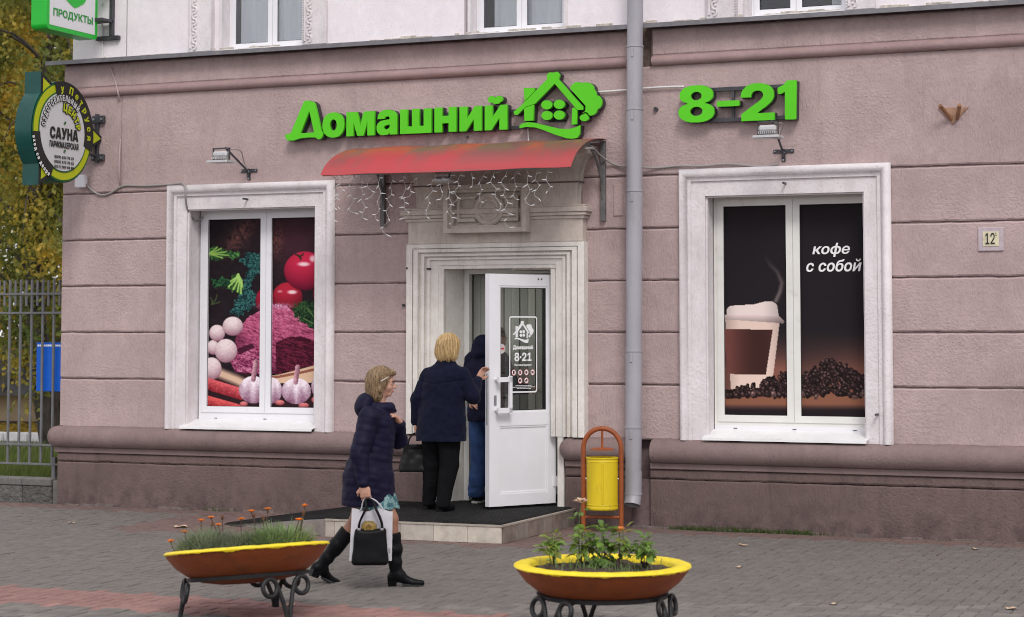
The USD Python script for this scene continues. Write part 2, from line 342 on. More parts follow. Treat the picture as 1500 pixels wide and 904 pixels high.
for (i0, i1, j0, j1) in cells:
    x0, x1, y0, y1 = i0 * S, i1 * S, j0 * S, j1 * S
    if y1 > 0.001: y1 = 0.0
    cx, cy = (x0 + x1) / 2, (y0 + y1) / 2
    px, py, zc = proj((cx, cy, 0))
    seen = -10 < px < 1510 and py < 912
    hidden = (4.3 < cx < 6.1 and cy > -1.85)
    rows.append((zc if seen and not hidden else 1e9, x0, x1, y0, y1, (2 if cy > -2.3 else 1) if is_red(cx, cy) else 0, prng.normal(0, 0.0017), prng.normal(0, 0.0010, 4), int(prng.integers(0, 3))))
rows.sort(key=lambda r: r[0])
far = {0: MB(), 1: MB(), 2: MB()}
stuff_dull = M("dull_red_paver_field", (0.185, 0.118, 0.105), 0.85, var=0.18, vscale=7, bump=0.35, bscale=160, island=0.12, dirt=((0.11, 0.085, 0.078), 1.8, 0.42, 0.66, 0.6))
for n, (zc, x0, x1, y0, y1, red, dz, tl, kk) in enumerate(rows):
    vf = paver_vf(x0, x1, y0, y1, dz, tl)
    if n < 300 and zc < 1e8: obj(pave, "paver", vf, (paver_red if red else paver_grey)[kk])
    else: far[red].add(*vf)
for red in (0, 1, 2):
    p = obj(pave, ("grey_pavers", "red_pavers", "dull_red_pavers")[red], far[red].get(), (stuff_grey, stuff_red, stuff_dull)[red])
    tag(stage.GetPrimAtPath(p), kind="stuff")

# lawn, drive and kerb behind the fence
lawnm = M("lawn_soil", (0.11, 0.12, 0.04), 0.95, var=0.35, vscale=5, bump=0.8, bscale=40)
drivem = M("courtyard_asphalt", (0.19, 0.185, 0.18), 0.9, var=0.15, vscale=4, bump=0.3, bscale=120)
single("lawn", boxvf(-40, -0.02, 0.45, 7.8, -0.049, 0.02), lawnm, "green lawn just behind the bar fence", "lawn", kind="structure")
single("driveway", boxvf(-40, -0.02, 7.8, 10.45, -0.049, 0.004), drivem, "grey courtyard driveway behind the lawn", "driveway", kind="structure")
leafm_ground = M("leaf_litter_ground", (0.36, 0.25, 0.05), 0.95, var=0.5, vscale=9, bump=0.8, bscale=50, dirt=((0.12, 0.13, 0.03), 3.0, 0.45, 0.65, 0.8))
single("leafy_ground", boxvf(-60, -0.02, 10.6, 60, -0.049, 0.05), leafm_ground, "ground covered with yellow fallen leaves behind the white kerb", "ground", kind="structure")
kp = [(-40 + 0.5 * k, 10.45 + 0.25 * math.sin(k * 0.18), 0) for k in range(80)]
kb = MB()
for a, b in zip(kp[:-1], kp[1:]):
    kb.box(a[0], b[0] - 0.01, a[1], a[1] + 0.16, -0.02, 0.15, 0.012)
single("kerb", kb.get(), M("white_kerb_paint", (0.72, 0.72, 0.72), 0.7, var=0.1, vscale=6), "white painted kerb between courtyard driveway and yellow leaves", "kerb", kind="structure")
def blades(n, fx, fy, fz, hmin, hmax, w, seed, lean=0.5):
    r = np.random.default_rng(seed); v, f = [], []
    x, y = fx(r, n), fy(r, n); h = r.uniform(hmin, hmax, n); a = r.uniform(0, 2 * np.pi, n); l = r.uniform(0, lean, n) * h
    d = np.stack([np.cos(a), np.sin(a), 0 * a], 1); s = np.stack([-np.sin(a), np.cos(a), 0 * a], 1) * (w * r.uniform(0.6, 1.3, n))[:, None]
    b = np.stack([x, y, fz(x, y)], 1); up = np.array([0, 0, 1.0])
    p = [b - s, b + s, b + d * (l * 0.35)[:, None] + up * (h * 0.55)[:, None] + s * 0.7, b + d * (l * 0.35)[:, None] + up * (h * 0.55)[:, None] - s * 0.7, b + d * l[:, None] + up * h[:, None]]
    v = np.stack(p, 1).reshape(-1, 3); k = np.arange(n)[:, None] * 5
    f = np.vstack([k + [[0, 1, 2]], k + [[0, 2, 3]], k + [[3, 2, 4]]])
    return v, f
grassm = M("grass_blades", (0.16, 0.22, 0.045), 0.7, island=0.45, var=0.3, vscale=1.5, trans=0.3)
single("lawn_grass", blades(26000, lambda r, n: -0.03 - 7.0 * r.random(n) ** 1.3, lambda r, n: r.uniform(0.42, 7.6, n), lambda x, y: 0.02 + 0 * x, 0.06, 0.26, 0.006, 3), grassm, "long green grass and weeds growing behind the bar fence", "grass", kind="stuff")
leaf_m = M("fallen_yellow_leaves", (0.62, 0.42, 0.06), 0.8, island=0.5, var=0.3, vscale=2, trans=0.2)
def flat_leaves(n, x0, x1, y0, y1, z, size, seed):
    r = np.random.default_rng(seed); c = np.stack([r.uniform(x0, x1, n), r.uniform(y0, y1, n), z + r.uniform(0, 0.03, n)], 1)
    u = r.normal(size=(n, 3)); u[:, 2] *= 0.35; u /= np.linalg.norm(u, axis=1, keepdims=True); w = r.normal(size=(n, 3)); w[:, 2] *= 0.35; w -= u * (u * w).sum(1, keepdims=True); w /= np.linalg.norm(w, axis=1, keepdims=True)
    s = size * r.uniform(0.6, 1.3, n)[:, None]
    v = np.stack([c - u * s, c - w * s * 0.6, c + u * s, c + w * s * 0.6], 1).reshape(-1, 3); k = np.arange(n)[:, None] * 4
    return v, np.vstack([k + [[0, 1, 2]], k + [[0, 2, 3]]])
single("leaf_litter", flat_leaves(6000, -22, -6, 10.7, 16, 0.05, 0.06, 5), leaf_m, "litter of yellow fallen leaves lying behind the white kerb", "leaves", kind="stuff")
weedm = M("weed_blades", (0.10, 0.17, 0.03), 0.7, island=0.4, trans=0.25)
def wx(r, n):
    c = r.choice([7.25, 7.5, 7.75, 7.95, 8.15, 8.35, 8.5, 2.05, 3.2], n, p=[.14, .14, .16, .16, .12, .12, .06, .05, .05]); return c + r.normal(0, 0.09, n)
single("weeds", blades(1100, wx, lambda r, n: -0.035 - np.abs(r.normal(0, 0.018, n)), lambda x, y: 0 * x, 0.012, 0.07, 0.0028, 9, 0.9), weedm, "green weeds and moss along the crack at the foot of the plinth", "weeds", kind="stuff")
dry_leaf = M("dry_leaf", (0.50, 0.36, 0.25), 0.8, var=0.3, vscale=40)
LEAVES = [((2.66, -1.72), 0.075, 0.4, "pale fallen leaf on the red paving left of the ramp tip"), ((8.17, -1.2), 0.05, 1.3, "curled fallen leaf on grey paving under the right window"), ((6.33, -6.13), 0.04, 2.2, "small brown leaf beside the left planter's legs"),
          ((10.98, -4.37), 0.045, 0.2, "small reddish leaf on the grey paving at lower right"), ((10.13, -0.7), 0.035, 0.9, "tiny dark leaf near the plinth at far right"), ((8.59, -2.78), 0.035, 2.7, "small pale leaf on grey paving right of the right planter"), ((1.43, -1.78), 0.04, 1.9, "tiny pale leaf on grey paving before the building corner"), ((9.8, -4.61), 0.03, 0.6, "tiny dark leaf on grey paving in the lower right middle")]
for (x, y), s, a, lab in LEAVES:
    k = np.linspace(0, 2 * np.pi, 15)[:-1]; rr = s * (0.62 + 0.38 * np.abs(np.cos(2.5 * k))); pts = np.stack([x + rr * np.cos(k + a), y + rr * np.sin(k + a), 0.006 + 0.012 * np.abs(np.sin(k * 1.5)) * s / 0.05], 1)
    v = np.vstack([pts, [[x, y, 0.010]], pts - [0, 0, 0.0015], [[x, y, 0.0085]]]); n = 14
    f = [[n, i, (i + 1) % n] for i in range(n)] + [[2 * n + 1, n + 1 + (i + 1) % n, n + 1 + i] for i in range(n)]
    single("fallen_leaf", (v, np.array(f)), dry_leaf, lab, "leaf", group="fallen leaves on the paving")

# ------------------------------------------------------------------ the building
bld = thing("shop_building", "pink rendered shop building with white window surrounds and lilac upper storey", "building")
XR, JZ = 13.0, [0.85, 1.39, 1.90, 2.41, 2.92, 3.44]
def cut(b, holes):
    m = m3.Manifold.cube((b[1] - b[0], b[3] - b[2], b[5] - b[4])).translate((b[0], b[2], b[4]))
    for h in holes: m = m - m3.Manifold.cube((h[1] - h[0], h[3] - h[2], h[5] - h[4])).translate((h[0], h[2], h[4]))
    return m
LW, RW, DR = (1.60, 3.23, 0.89, 3.26), (7.45, 9.06, 0.89, 3.25), (4.66, 5.95, 0.15, 2.64)
UW = [(1.97, 3.02, 4.955, 6.9), (4.87, 6.0, 4.965, 6.9), (7.88, 8.87, 4.965, 6.9), (11.0, 12.0, 4.965, 6.9)]
obj(bld, "wall", cut((0, XR, 0.018, 0.45, 0, 4.93), [(w[0], w[1], -1, 1, w[2], w[3]) for w in (LW, RW, DR)] + [(6.70, 6.925, -1, 0.10, 4.50, 4.95), (6.70, 6.925, -1, 0.10, 0.47, 0.88)]), jointm, label="backing of the lower wall in the dark plaster joints")
obj(bld, "upper_wall", cut((0.045, XR, 0.085, 0.5, 4.93, 8.2), [(w[0], w[1], -1, 1, w[2], w[3]) for w in UW]), lilac, label="pale lilac upper wall")
obj(bld, "side_wall", boxvf(0.002, 0.45, 0.45, 11.0, 0, 4.93), pink)
obj(bld, "upper_side_wall", boxvf(0.047, 0.45, 0.5, 11.0, 4.93, 8.2), lilac)
obj(bld, "rear_wall", boxvf(0.45, XR, 10.6, 11.0, 0, 8.2), pink)
obj(bld, "end_wall", boxvf(XR - 0.4, XR, 0.5, 10.6, 0, 8.2), pink)
obj(bld, "roof", boxvf(-0.15, XR + 0.1, -0.15, 11.2, 8.2, 8.32), metal_grey)
obj(bld, "floor", boxvf(0.45, XR - 0.4, 0.45, 10.6, 0.0, 0.17), M("shop_floor", (0.2, 0.19, 0.18), 0.6))
obj(bld, "ceiling", boxvf(0.45, XR - 0.4, 0.5, 10.6, 4.6, 4.7), M("shop_ceiling", (0.5, 0.5, 0.5), 0.8))
obj(bld, "recess_backing", boxvf(6.69, 6.94, 0.06, 0.11, 4.49, 4.92), recessm, label="dark rough backing in the groove behind the drainpipe")  # dark backing set into the recess by the pipe
def course(x0, x1, z0, z1, l=True, r=True, y0=0.0):
    g = 0.008
    X0, X1 = x0, x1
    n = max(3, int((x1 - x0) / 0.035)); xs = np.linspace(X0, X1, n)
    # uneven hand-cut edges along the top and bottom joints
    def wob(z, s): return z + 0.0068 * (meshkit.noise(np.stack([xs * 6, xs * 0 + z * 31, xs * 0 + s], 1)) - 0.5) * 2 + 0.0055 * (meshkit.noise(np.stack([xs * 23, xs * 0 + z * 17, xs * 0 + s], 1)) - 0.5) * 2
    zb, zt = wob(z0 + g, 1.5), wob(z1 - g, 7.5)
    sec = [(0.03, zb, 0), (y0 + 0.010, zb, 0), (y0, zb + 0.014, 0), (y0, zt - 0.014, 0), (y0 + 0.010, zt, 0), (0.03, zt, 0)]
    v = np.concatenate([np.stack([xs, np.full(n, s[0]), s[1]], 1) for s in sec]); f = []
    k = len(sec)
    i, j = np.meshgrid(np.arange(k - 1), np.arange(n - 1), indexing="ij")
    q = np.stack([i * n + j, i * n + j + 1, (i + 1) * n + j + 1, (i + 1) * n + j], -1).reshape(-1, 4)
    ends = np.array([[0, n, 2 * n], [0, 2 * n, 3 * n], [0, 3 * n, 4 * n], [0, 4 * n, 5 * n]])
    f = np.vstack([q[:, [0, 1, 2]], q[:, [0, 2, 3]], ends[:, ::-1], ends + n - 1])
    return v, f
for (x0, x1) in ((0.0, 1.45), (3.36, 4.40), (6.2, 7.28), (9.23, XR)):
    for z0, z1 in zip(JZ[:-1], JZ[1:]):
        obj(bld, "plaster_course", course(x0, x1, z0, z1), pink)
for (x0, x1) in ((0.0, 0.762), (0.768, 4.5), (4.502, XR)):
    obj(bld, "plaster_field", course(x0, x1, 3.44, 4.53), pink)
for (x0, x1) in ((0.0, 6.69), (6.945, XR)):
    obj(bld, "frieze", course(x0, x1, 4.615, 4.895), pink)
    a = np.linspace(-90, 90, 11)
    prof = [(0.03, 4.52)] + [(-0.008, 4.52)] + [(-0.012 - 0.045 * math.cos(math.radians(t)), 4.568 + 0.045 * math.sin(math.radians(t))) for t in a] + [(-0.006, 4.622), (0.03, 4.622)]
    obj(bld, "cornice", sweep_x(prof, x0, x1), cornicem, smooth=35)
# side return of the lower wall's cornice
# plinth
A = np.linspace(-90, 90, 13)
torus = [(0.03, 0.63)] + [(-0.03 - 0.115 * math.cos(math.radians(t)), 0.748 + 0.115 * math.sin(math.radians(t))) for t in A] + [(0.03, 0.875)]
def moulding(x0, x1, round_left=False):
    m = sweep_x(torus, x0, x1)
    mb = MB().mesh(m)
    if round_left:
        v, f = lathe([(max(0.0005, 0.115 * math.cos(math.radians(t))), 0.748 + 0.115 * math.sin(math.radians(t))) for t in A], 24, (x0, -0.03, 0)); mb.add(v, f)
    return mb.get()
obj(bld, "plinth_moulding", moulding(0.0, 4.60, True), mouldm, smooth=40)
obj(bld, "plinth_moulding", moulding(6.085, 6.70, True), mouldm, smooth=40)
obj(bld, "plinth_moulding", moulding(6.94, XR), mouldm, smooth=40)
v, f = lathe([(max(0.0005, 0.115 * math.cos(math.radians(t))), 0.748 + 0.115 * math.sin(math.radians(t))) for t in A], 24, (0, 0, 0))
sm = extrude(Polygon([(-p[0] , p[1]) for p in torus]), 9.0, (0, -0.03, 0), (1, 0, 0), (0, 0, 1)); sv = np.array(sm.vertices); sv = np.stack([-(sv[:, 0]) , -sv[:, 1] - 0.06 , sv[:, 2]], 1)
obj(bld, "plinth_moulding", (sv, np.array(sm.faces)), mouldm, smooth=40, label="plinth moulding along the side wall")
for (x0, x1) in ((0.0, 4.62), (6.03, 6.71), (6.915, XR)):
    obj(bld, "plinth_fillet", boxvf(x0 - (0.03 if x0 == 0 else 0), x1, -0.055, 0.03, 0.578, 0.634, 0.004), mouldm)
    obj(bld, "plinth_band", course(x0, x1, 0.476, 0.582, y0=-0.034), plinthm)
    obj(bld, "plinth", course(x0, x1, -0.03, 0.482, y0=-0.03), plinthm)
obj(bld, "plinth_side", boxvf(-0.03, 0.02, 0.032, 9.0, -0.03, 0.6), plinthm)
# damp chipped skirting at the very foot
chip = MB()
for k in range(70):
    x = rng.uniform(0.05, XR); 
    if 4.0 < x < 6.2: continue
    chip.box(x, x + rng.uniform(0.05, 0.3), -0.034 - rng.uniform(0.002, 0.012), 0.0, -0.01, rng.uniform(0.008, 0.03), 0.003)
obj(bld, "chipped_plaster", chip.get(), M("damp_chipped_plaster", (0.15, 0.12, 0.11), 0.95, var=0.4, vscale=16, bump=0.7, bscale=60))
# ledge
for (x0, x1) in ((-0.17, 6.73), (6.88, XR)):
    obj(bld, "ledge_flashing", sweep_x([(0.12, 4.965), (-0.125, 4.930), (-0.135, 4.884), (-0.128, 4.882), (-0.118, 4.918), (0.12, 4.945)], x0, x1), metal_grey)
obj(bld, "ledge_flashing", boxvf(-0.17, 0.05, 0.12, 9, 4.93, 4.945), metal_grey)
plast = MB()
for k in range(90):
    x = rng.uniform(0.1, XR - 0.3); plast.box(x, x + rng.uniform(0.03, 0.22), 0.075 - rng.uniform(0, 0.012), 0.1, 4.95, 4.958 + rng.uniform(0.004, 0.035), 0.004)
tag(stage.GetPrimAtPath(bld + "/chipped_plaster"), kind="stuff")
fp_ = obj(bld, "flaking_plaster", plast.get(), M("flaking_cream_plaster", (0.50, 0.45, 0.40), 0.9, var=0.35, vscale=18, bump=0.5, bscale=50))
tag(stage.GetPrimAtPath(fp_), kind="stuff")
obj(bld, "upper_joint", boxvf(0.757, 0.765, 0.0815, 0.09, 4.96, 8.2), M("hairline_crack", (0.3, 0.26, 0.27), 0.9))

# windows of the ground floor
def ring(o, i): return sbox(o[0], o[2], o[1], o[3]).difference(sbox(i[0], i[2], i[1], i[3]))
def surround(w, out):
    """Moulded surround on three sides of an opening, its sides standing on the plinth moulding."""
    x0, x1, z1 = out; zb = 0.862
    p = xform(bld, "window_surround")
    def u(o, t): return sbox(x0 + o, zb, x1 - o, z1 - o).difference(sbox(x0 + o + t, -1, x1 - o - t, z1 - o - t))
    roll = MB()
    r = 0.047
    arcs = [(-0.004 - 0.085 * math.sin(t), r - r * math.cos(t)) for t in np.linspace(0, math.pi, 11)]
    def bead(path):     # half round along a path, mitred
        rowsv = []
        for c in path: rowsv.append(np.array(c))
        v = np.concatenate(rowsv); n = len(arcs); m = len(path); i, j = np.meshgrid(np.arange(m - 1), np.arange(n - 1), indexing="ij")
        q = np.stack([i * n + j, i * n + j + 1, (i + 1) * n + j + 1, (i + 1) * n + j], -1).reshape(-1, 4)
        return v, np.vstack([q[:, [0, 2, 1]], q[:, [0, 3, 2]]])
    def corner(sx, x, z): return [(x + sx * a[1] * 1.0, a[0], z) for a in arcs]
    L0 = [(x0 + a[1], a[0], zb) for a in arcs]; L1 = [(x0 + a[1], a[0], z1 - a[1]) for a in arcs]; R1 = [(x1 - a[1], a[0], z1 - a[1]) for a in arcs]; R0 = [(x1 - a[1], a[0], zb) for a in arcs]
    obj(p, "outer_roll", bead([L0, L1, R1, R0]), surroundm, smooth=50)
    mb = MB().ext(u(2 * r - 0.004, 0.035), 0.07, (0, 0.03, 0)); obj(p, "fillet", mb.get(), surroundm)
    inner = sbox(x0 + 0.1, zb, x1 - 0.1, z1 - 0.1).difference(sbox(w[0] + 0.028, -1, w[1] - 0.028, w[3] - 0.03))
    obj(p, "flat_band", MB().ext(inner, 0.052, (0, 0.03, 0)).get(), surroundm)
    inner2 = sbox(w[0] - 0.02, zb, w[1] + 0.02, w[3] + 0.02).difference(sbox(w[0] + 0.045, -1, w[1] - 0.045, w[3] - 0.045))
    obj(p, "inner_step", MB().ext(inner2, 0.04, (0, 0.045, 0)).get(), surroundm)
    rev = MB(); t = 0.03
    rev.box(w[0] - 0.001, w[0] + t, 0.04, 0.30, zb, w[3], 0); rev.box(w[1] - t, w[1] + 0.001, 0.04, 0.30, zb, w[3], 0); rev.box(w[0], w[1], 0.04, 0.30, w[3] - t, w[3] + 0.001, 0)
    obj(p, "reveal", rev.get(), surroundm)
surround(LW, (1.385, 3.43, 3.50)); surround(RW, (7.215, 9.285, 3.49))
def window_frame(parent, x0, x1, z0, z1, y, mid, fw=0.065, mw=0.10, name="window", mat=upvc, sash=0.05):
    """A two light casement: outer frame with sashes standing 12 mm proud, glass set back."""
    outer = sbox(x0, z0, x1, z1).difference(unary_union([sbox(x0 + fw, z0 + fw, mid - 0.02, z1 - fw), sbox(mid + 0.02, z0 + fw, x1 - fw, z1 - fw)]))
    mb = MB().ext(outer, 0.06, (0, y + 0.06, 0))
    w = obj(parent, name, mb.get(), mat)
    panes = []
    for (a, b) in ((x0 + fw - 0.03, mid - 0.003), (mid + 0.003, x1 - fw + 0.03)):
        s = sbox(a, z0 + fw - 0.03, b, z1 - fw + 0.03); inn = s.buffer(-sash, join_style=2)
        obj(w, "sash", MB().ext(s.difference(inn), 0.05, (0, y + 0.04, 0)).get(), mat)
        obj(w, "gasket", MB().ext(inn.buffer(0.001, join_style=2).difference(inn.buffer(-0.005, join_style=2)), 0.004, (0, y + 0.0005, 0)).get(), black_print)
        panes.append(inn.bounds)
    return w, panes
# ------------------------------------------------------------------ printed window films
def hexn(a): return np.array(a, float)
def paint_food(X, Y):
    C = np.empty(X.shape + (3,)); P3 = np.stack([X * 0.13, Y * 0.13, X * 0], -1); n1 = meshkit.fbm(P3, 5, 3); n2 = meshkit.fbm(P3 * 4, 3, 9); n3 = meshkit.fbm(P3 * 2.1, 4, 21)
    C[:] = hexn((34, 25, 30)); C += (n1[..., None] - 0.5) * 16
    def blend(m, col): C[:] = C * (1 - m[..., None]) + np.asarray(col, float) * m[..., None]
    g = np.exp(-(((X - 352) * 0.75 + (Y - 345) * 0.66) / 13) ** 2 - ((X - 352) * 0.66 - (Y - 345) * 0.75) ** 2 / 900) * np.clip(n3 * 2 - 0.35, 0, 1); blend(g * 0.9, (134, 84, 78))
    blend(np.exp(-((X - 435) / 42) ** 2 - ((Y - 350) / 44) ** 2) * 0.62, (92, 46, 60)); blend(np.exp(-((X - 405) / 10) ** 2 - ((Y - 352) / 24) ** 2) * np.clip(n2 * 2 - 0.5, 0, 1), (120, 72, 66))
    wx_, wy_ = 7.0 * (meshkit.fbm(P3 * 2.6, 3, 31) - 0.5), 7.0 * (meshkit.fbm(P3 * 2.6, 3, 37) - 0.5)
    def inside(pts, w=0.0): return shapely.contains_xy(Polygon(pts), X + w * wx_, Y + w * wy_)
    def leaf(pts, dk, lt, f=0.55):
        m = inside(pts, 1.6); cr = np.abs(meshkit.fbm(P3 * 3.0, 3, 5) - 0.5) * 5.0; t = np.clip(cr * n3 * 2.2, 0, 1)[..., None]
        C[m] = (np.asarray(dk) * (1 - t) + np.asarray(lt) * t)[m]
    def veins(o, ends, col, w=1.6):
        for e in ends:
            L = LineString([o, ((o[0] + e[0]) / 2 + 2, (o[1] + e[1]) / 2), e]); d = shapely.distance(L, shapely.points(X, Y)); blend(np.clip(1.3 - d / w, 0, 1), col)
    leaf([(300, 361), (320, 362), (333, 368), (340, 372), (330, 379), (312, 380), (300, 380)], (14, 40, 34), (70, 120, 58)); veins((304, 372), [(331, 369), (324, 364), (334, 374), (318, 362), (326, 378)], (150, 192, 92), 1.3)
    leaf([(333, 370), (349, 368), (350, 378), (338, 380)], (20, 52, 36), (92, 150, 74)); leaf([(358, 372), (382, 370), (384, 398), (374, 404), (368, 422), (378, 432), (372, 450), (350, 462), (338, 460), (344, 440), (356, 426), (358, 408), (366, 394), (352, 382)], (8, 26, 32), (58, 112, 108))
    leaf([(309, 410), (326, 408), (340, 410), (346, 420), (330, 422), (312, 420)], (10, 30, 24), (52, 104, 62)); leaf([(340, 402), (350, 402), (356, 420), (354, 432), (336, 422), (334, 418)], (18, 40, 24), (84, 134, 60)); veins((349, 402), [(335, 420), (342, 424), (348, 427), (353, 430), (355, 420), (338, 412)], (170, 214, 112), 1.5)
    veins((310, 446), [(318, 432), (322, 442), (308, 436)], (70, 84, 52), 1.0)
    def sph(cx, cy, rx, ry, col, dk, hl=None, tex=0.0):
        dx, dy = (X - cx) / rx, (Y - cy) / ry; d = dx * dx + dy * dy; m = d < 1; nz = np.sqrt(np.clip(1 - d, 0, 1)); sh = np.clip(0.30 + 0.75 * (nz * 0.72 - dx * 0.10 - dy * 0.62), 0, 1) + tex * (n2 - 0.5)
        e = np.clip((1 - d) * 8, 0, 1); t = np.clip(sh, 0, 1)[..., None]; col_ = np.asarray(dk) * (1 - t) + np.asarray(col) * t; w = (m * e)[..., None]; C[:] = C * (1 - w) + col_ * w
        for (hx, hy, hr, hs, a) in (hl or []): blend(np.exp(-(((X - hx) / hr) ** 2 + ((Y - hy) / hs) ** 2) ** 2) * a * m, (255, 226, 228))
    sph(478, 432, 20, 20, (180, 36, 62), (50, 8, 22)); sph(421, 436, 23, 23, (186, 38, 60), (56, 8, 22), [(428, 428, 7, 3, 0.95), (410, 427, 4, 1.8, 0.5)]); sph(447, 397, 32, 29.5, (206, 42, 76), (82, 10, 36), [(445, 387, 9, 3.2, 0.95), (458, 379, 4.5, 5, 0.85)]); veins((438, 376), [(433, 373), (444, 372), (440, 380)], (38, 48, 30), 1.4)
    sph(388, 441, 14, 20, (170, 30, 60), (60, 8, 26))
    meat = [(345, 545), (336, 528), (341, 520), (346, 512), (345, 498), (352, 478), (366, 462), (384, 455), (402, 446), (420, 448), (432, 458), (448, 472), (470, 492), (470, 534), (440, 540), (408, 548), (380, 545), (362, 548)]
    m = inside(meat, 0.5); fib = np.clip(0.5 + (meshkit.fbm(np.stack([X * 0.10 + Y * 0.16, Y * 0.5 - X * 0.22, X * 0], -1), 4, 2) - 0.5) * 1.5 + (meshkit.fbm(np.stack([X * 0.35 + Y * 0.30, Y * 0.9 - X * 0.45, X * 0 + 3], -1), 3, 6) - 0.5) * 1.2, 0, 1); sh = np.clip(1.15 - (Y - 455) / 130.0, 0.2, 1) + (fib - 0.5) * 1.15; t = np.clip(sh, 0, 1)[..., None]; C[m] = (np.array((80, 18, 44)) * (1 - t) + np.array((196, 92, 130)) * t)[m]; gl_ = np.clip(fib * 2.4 - 1.55, 0, 1) * m * np.clip((505 - Y) / 40, 0.15, 1); blend(gl_ * 0.6, (236, 190, 212)); blend(np.exp(-((X - 350) / 10) ** 2 - ((Y - 500) / 16) ** 2) * m * 0.5, (60, 14, 36)); blend(np.clip((Y - 528) / 22, 0, 1) * m * 0.6, (50, 12, 30))
    m2 = inside([(404, 502), (424, 493), (446, 494), (470, 504), (470, 533), (440, 540), (404, 549)]); t = np.clip(0.35 + (fib - 0.5) * 1.6, 0, 1)[..., None]; C[m2] = (np.array((58, 12, 30)) * (1 - t) + np.array((116, 34, 62)) * t)[m2]
    m3_ = inside([(348, 522), (338, 530), (345, 545), (380, 548), (384, 520), (366, 508)]); t = np.clip(0.55 + (fib - 0.5) * 2.0 + (530 - Y) / 70, 0, 1)[..., None]; C[m3_] = (np.array((104, 30, 70)) * (1 - t) + np.array((190, 92, 128)) * t)[m3_]; blend(np.clip(fib * 2.4 - 1.5, 0, 1) * m3_ * 0.6, (232, 180, 204))
    blend(inside([(345, 512), (368, 503), (374, 509), (352, 519)]) * 0.85, (58, 16, 38)); blend((np.exp(-((X - 404) / 24) ** 2 - ((Y - 448) / 3.4) ** 2) * np.clip(n2 * 2.4 - 0.6, 0, 1)), (230, 196, 222))
    leaf([(430, 452), (436, 444), (450, 441), (462, 440), (476, 440), (478, 492), (462, 484), (444, 472), (432, 464)], (12, 30, 22), (58, 92, 52)); veins((470, 482), [(450, 452), (466, 448), (444, 466)], (92, 128, 74), 1.0)
    blend(inside([(385, 552), (408, 549), (440, 541), (480, 530), (480, 560), (385, 562)]) * 1.0, (226, 190, 160)); blend(inside([(385, 552), (408, 550), (440, 544), (480, 535), (480, 539), (440, 548), (408, 554), (385, 557)]) * 1.0, (150, 92, 74))
    blend(((Y > 548) & (X < 384)) * 0.9, (46, 26, 30))
    blend(np.clip(1.4 - shapely.distance(LineString([(320, 546), (345, 556), (366, 566)]), shapely.points(X, Y)) / 7.0, 0, 1), (222, 186, 160))
    for q in ((312, 509, 9, 11), (310, 540, 15, 17), (318, 488, 12, 12.5), (331, 514, 17, 18), (341, 478, 15.5, 14.5)): sph(*q, (246, 228, 228), (142, 92, 108), None, 0.25)
    def root(a, b, r, col, dk):
        L = LineString([a, b]); d = shapely.distance(L, shapely.points(X, Y)); ax = np.array(b, float) - a; nrm = ((X - a[0]) * -ax[1] + (Y - a[1]) * ax[0]) / np.linalg.norm(ax) / r; m = d < r; t = np.clip(0.62 - nrm * 0.5 + (n2 - 0.5) * 0.9, 0, 1)[..., None]; C[m] = (np.asarray(dk) * (1 - t) + np.asarray(col) * t)[m]
    root((300, 561), (352, 577), 8.5, (226, 98, 104), (120, 24, 36)); root((296, 586), (346, 600), 8.5, (226, 92, 92), (120, 24, 36))
    blend(((Y > 574) & (X > 384)) * 0.85, (52, 28, 34))
    def garlic(cx, cy, rx, ry, stem):
        dx, dy = (X - cx) / rx, (Y - cy) / ry; d = dx * dx + dy * dy; m = d < 1; lobes = 0.5 + 0.5 * np.cos(np.arctan2(dx, dy * 0.45 + 1.3) * 13); t = np.clip(0.85 - (dy + 0.15) * 0.55 - 0.3 * np.abs(dx) + 0.22 * (lobes - 0.5) + (n2 - 0.5) * 0.5, 0, 1)[..., None]; C[m] = (np.array((126, 76, 104)) * (1 - t) + np.array((250, 236, 244)) * t)[m]
        if stem: root(stem[0], stem[1], 3.6, (214, 164, 176), (104, 58, 74))
    garlic(398, 572, 15, 19, None); garlic(470, 566, 14, 18, None); garlic(434, 573, 21.5, 19, ((433, 560), (436, 538))); garlic(371, 571, 21, 20, ((371, 556), (375, 530)))
    for q in ((357, 592, 6, 4), (410, 590, 7, 4), (445, 594, 8, 4), (462, 586, 6, 5)): sph(*q, (226, 130, 130), (110, 40, 46))
    return C
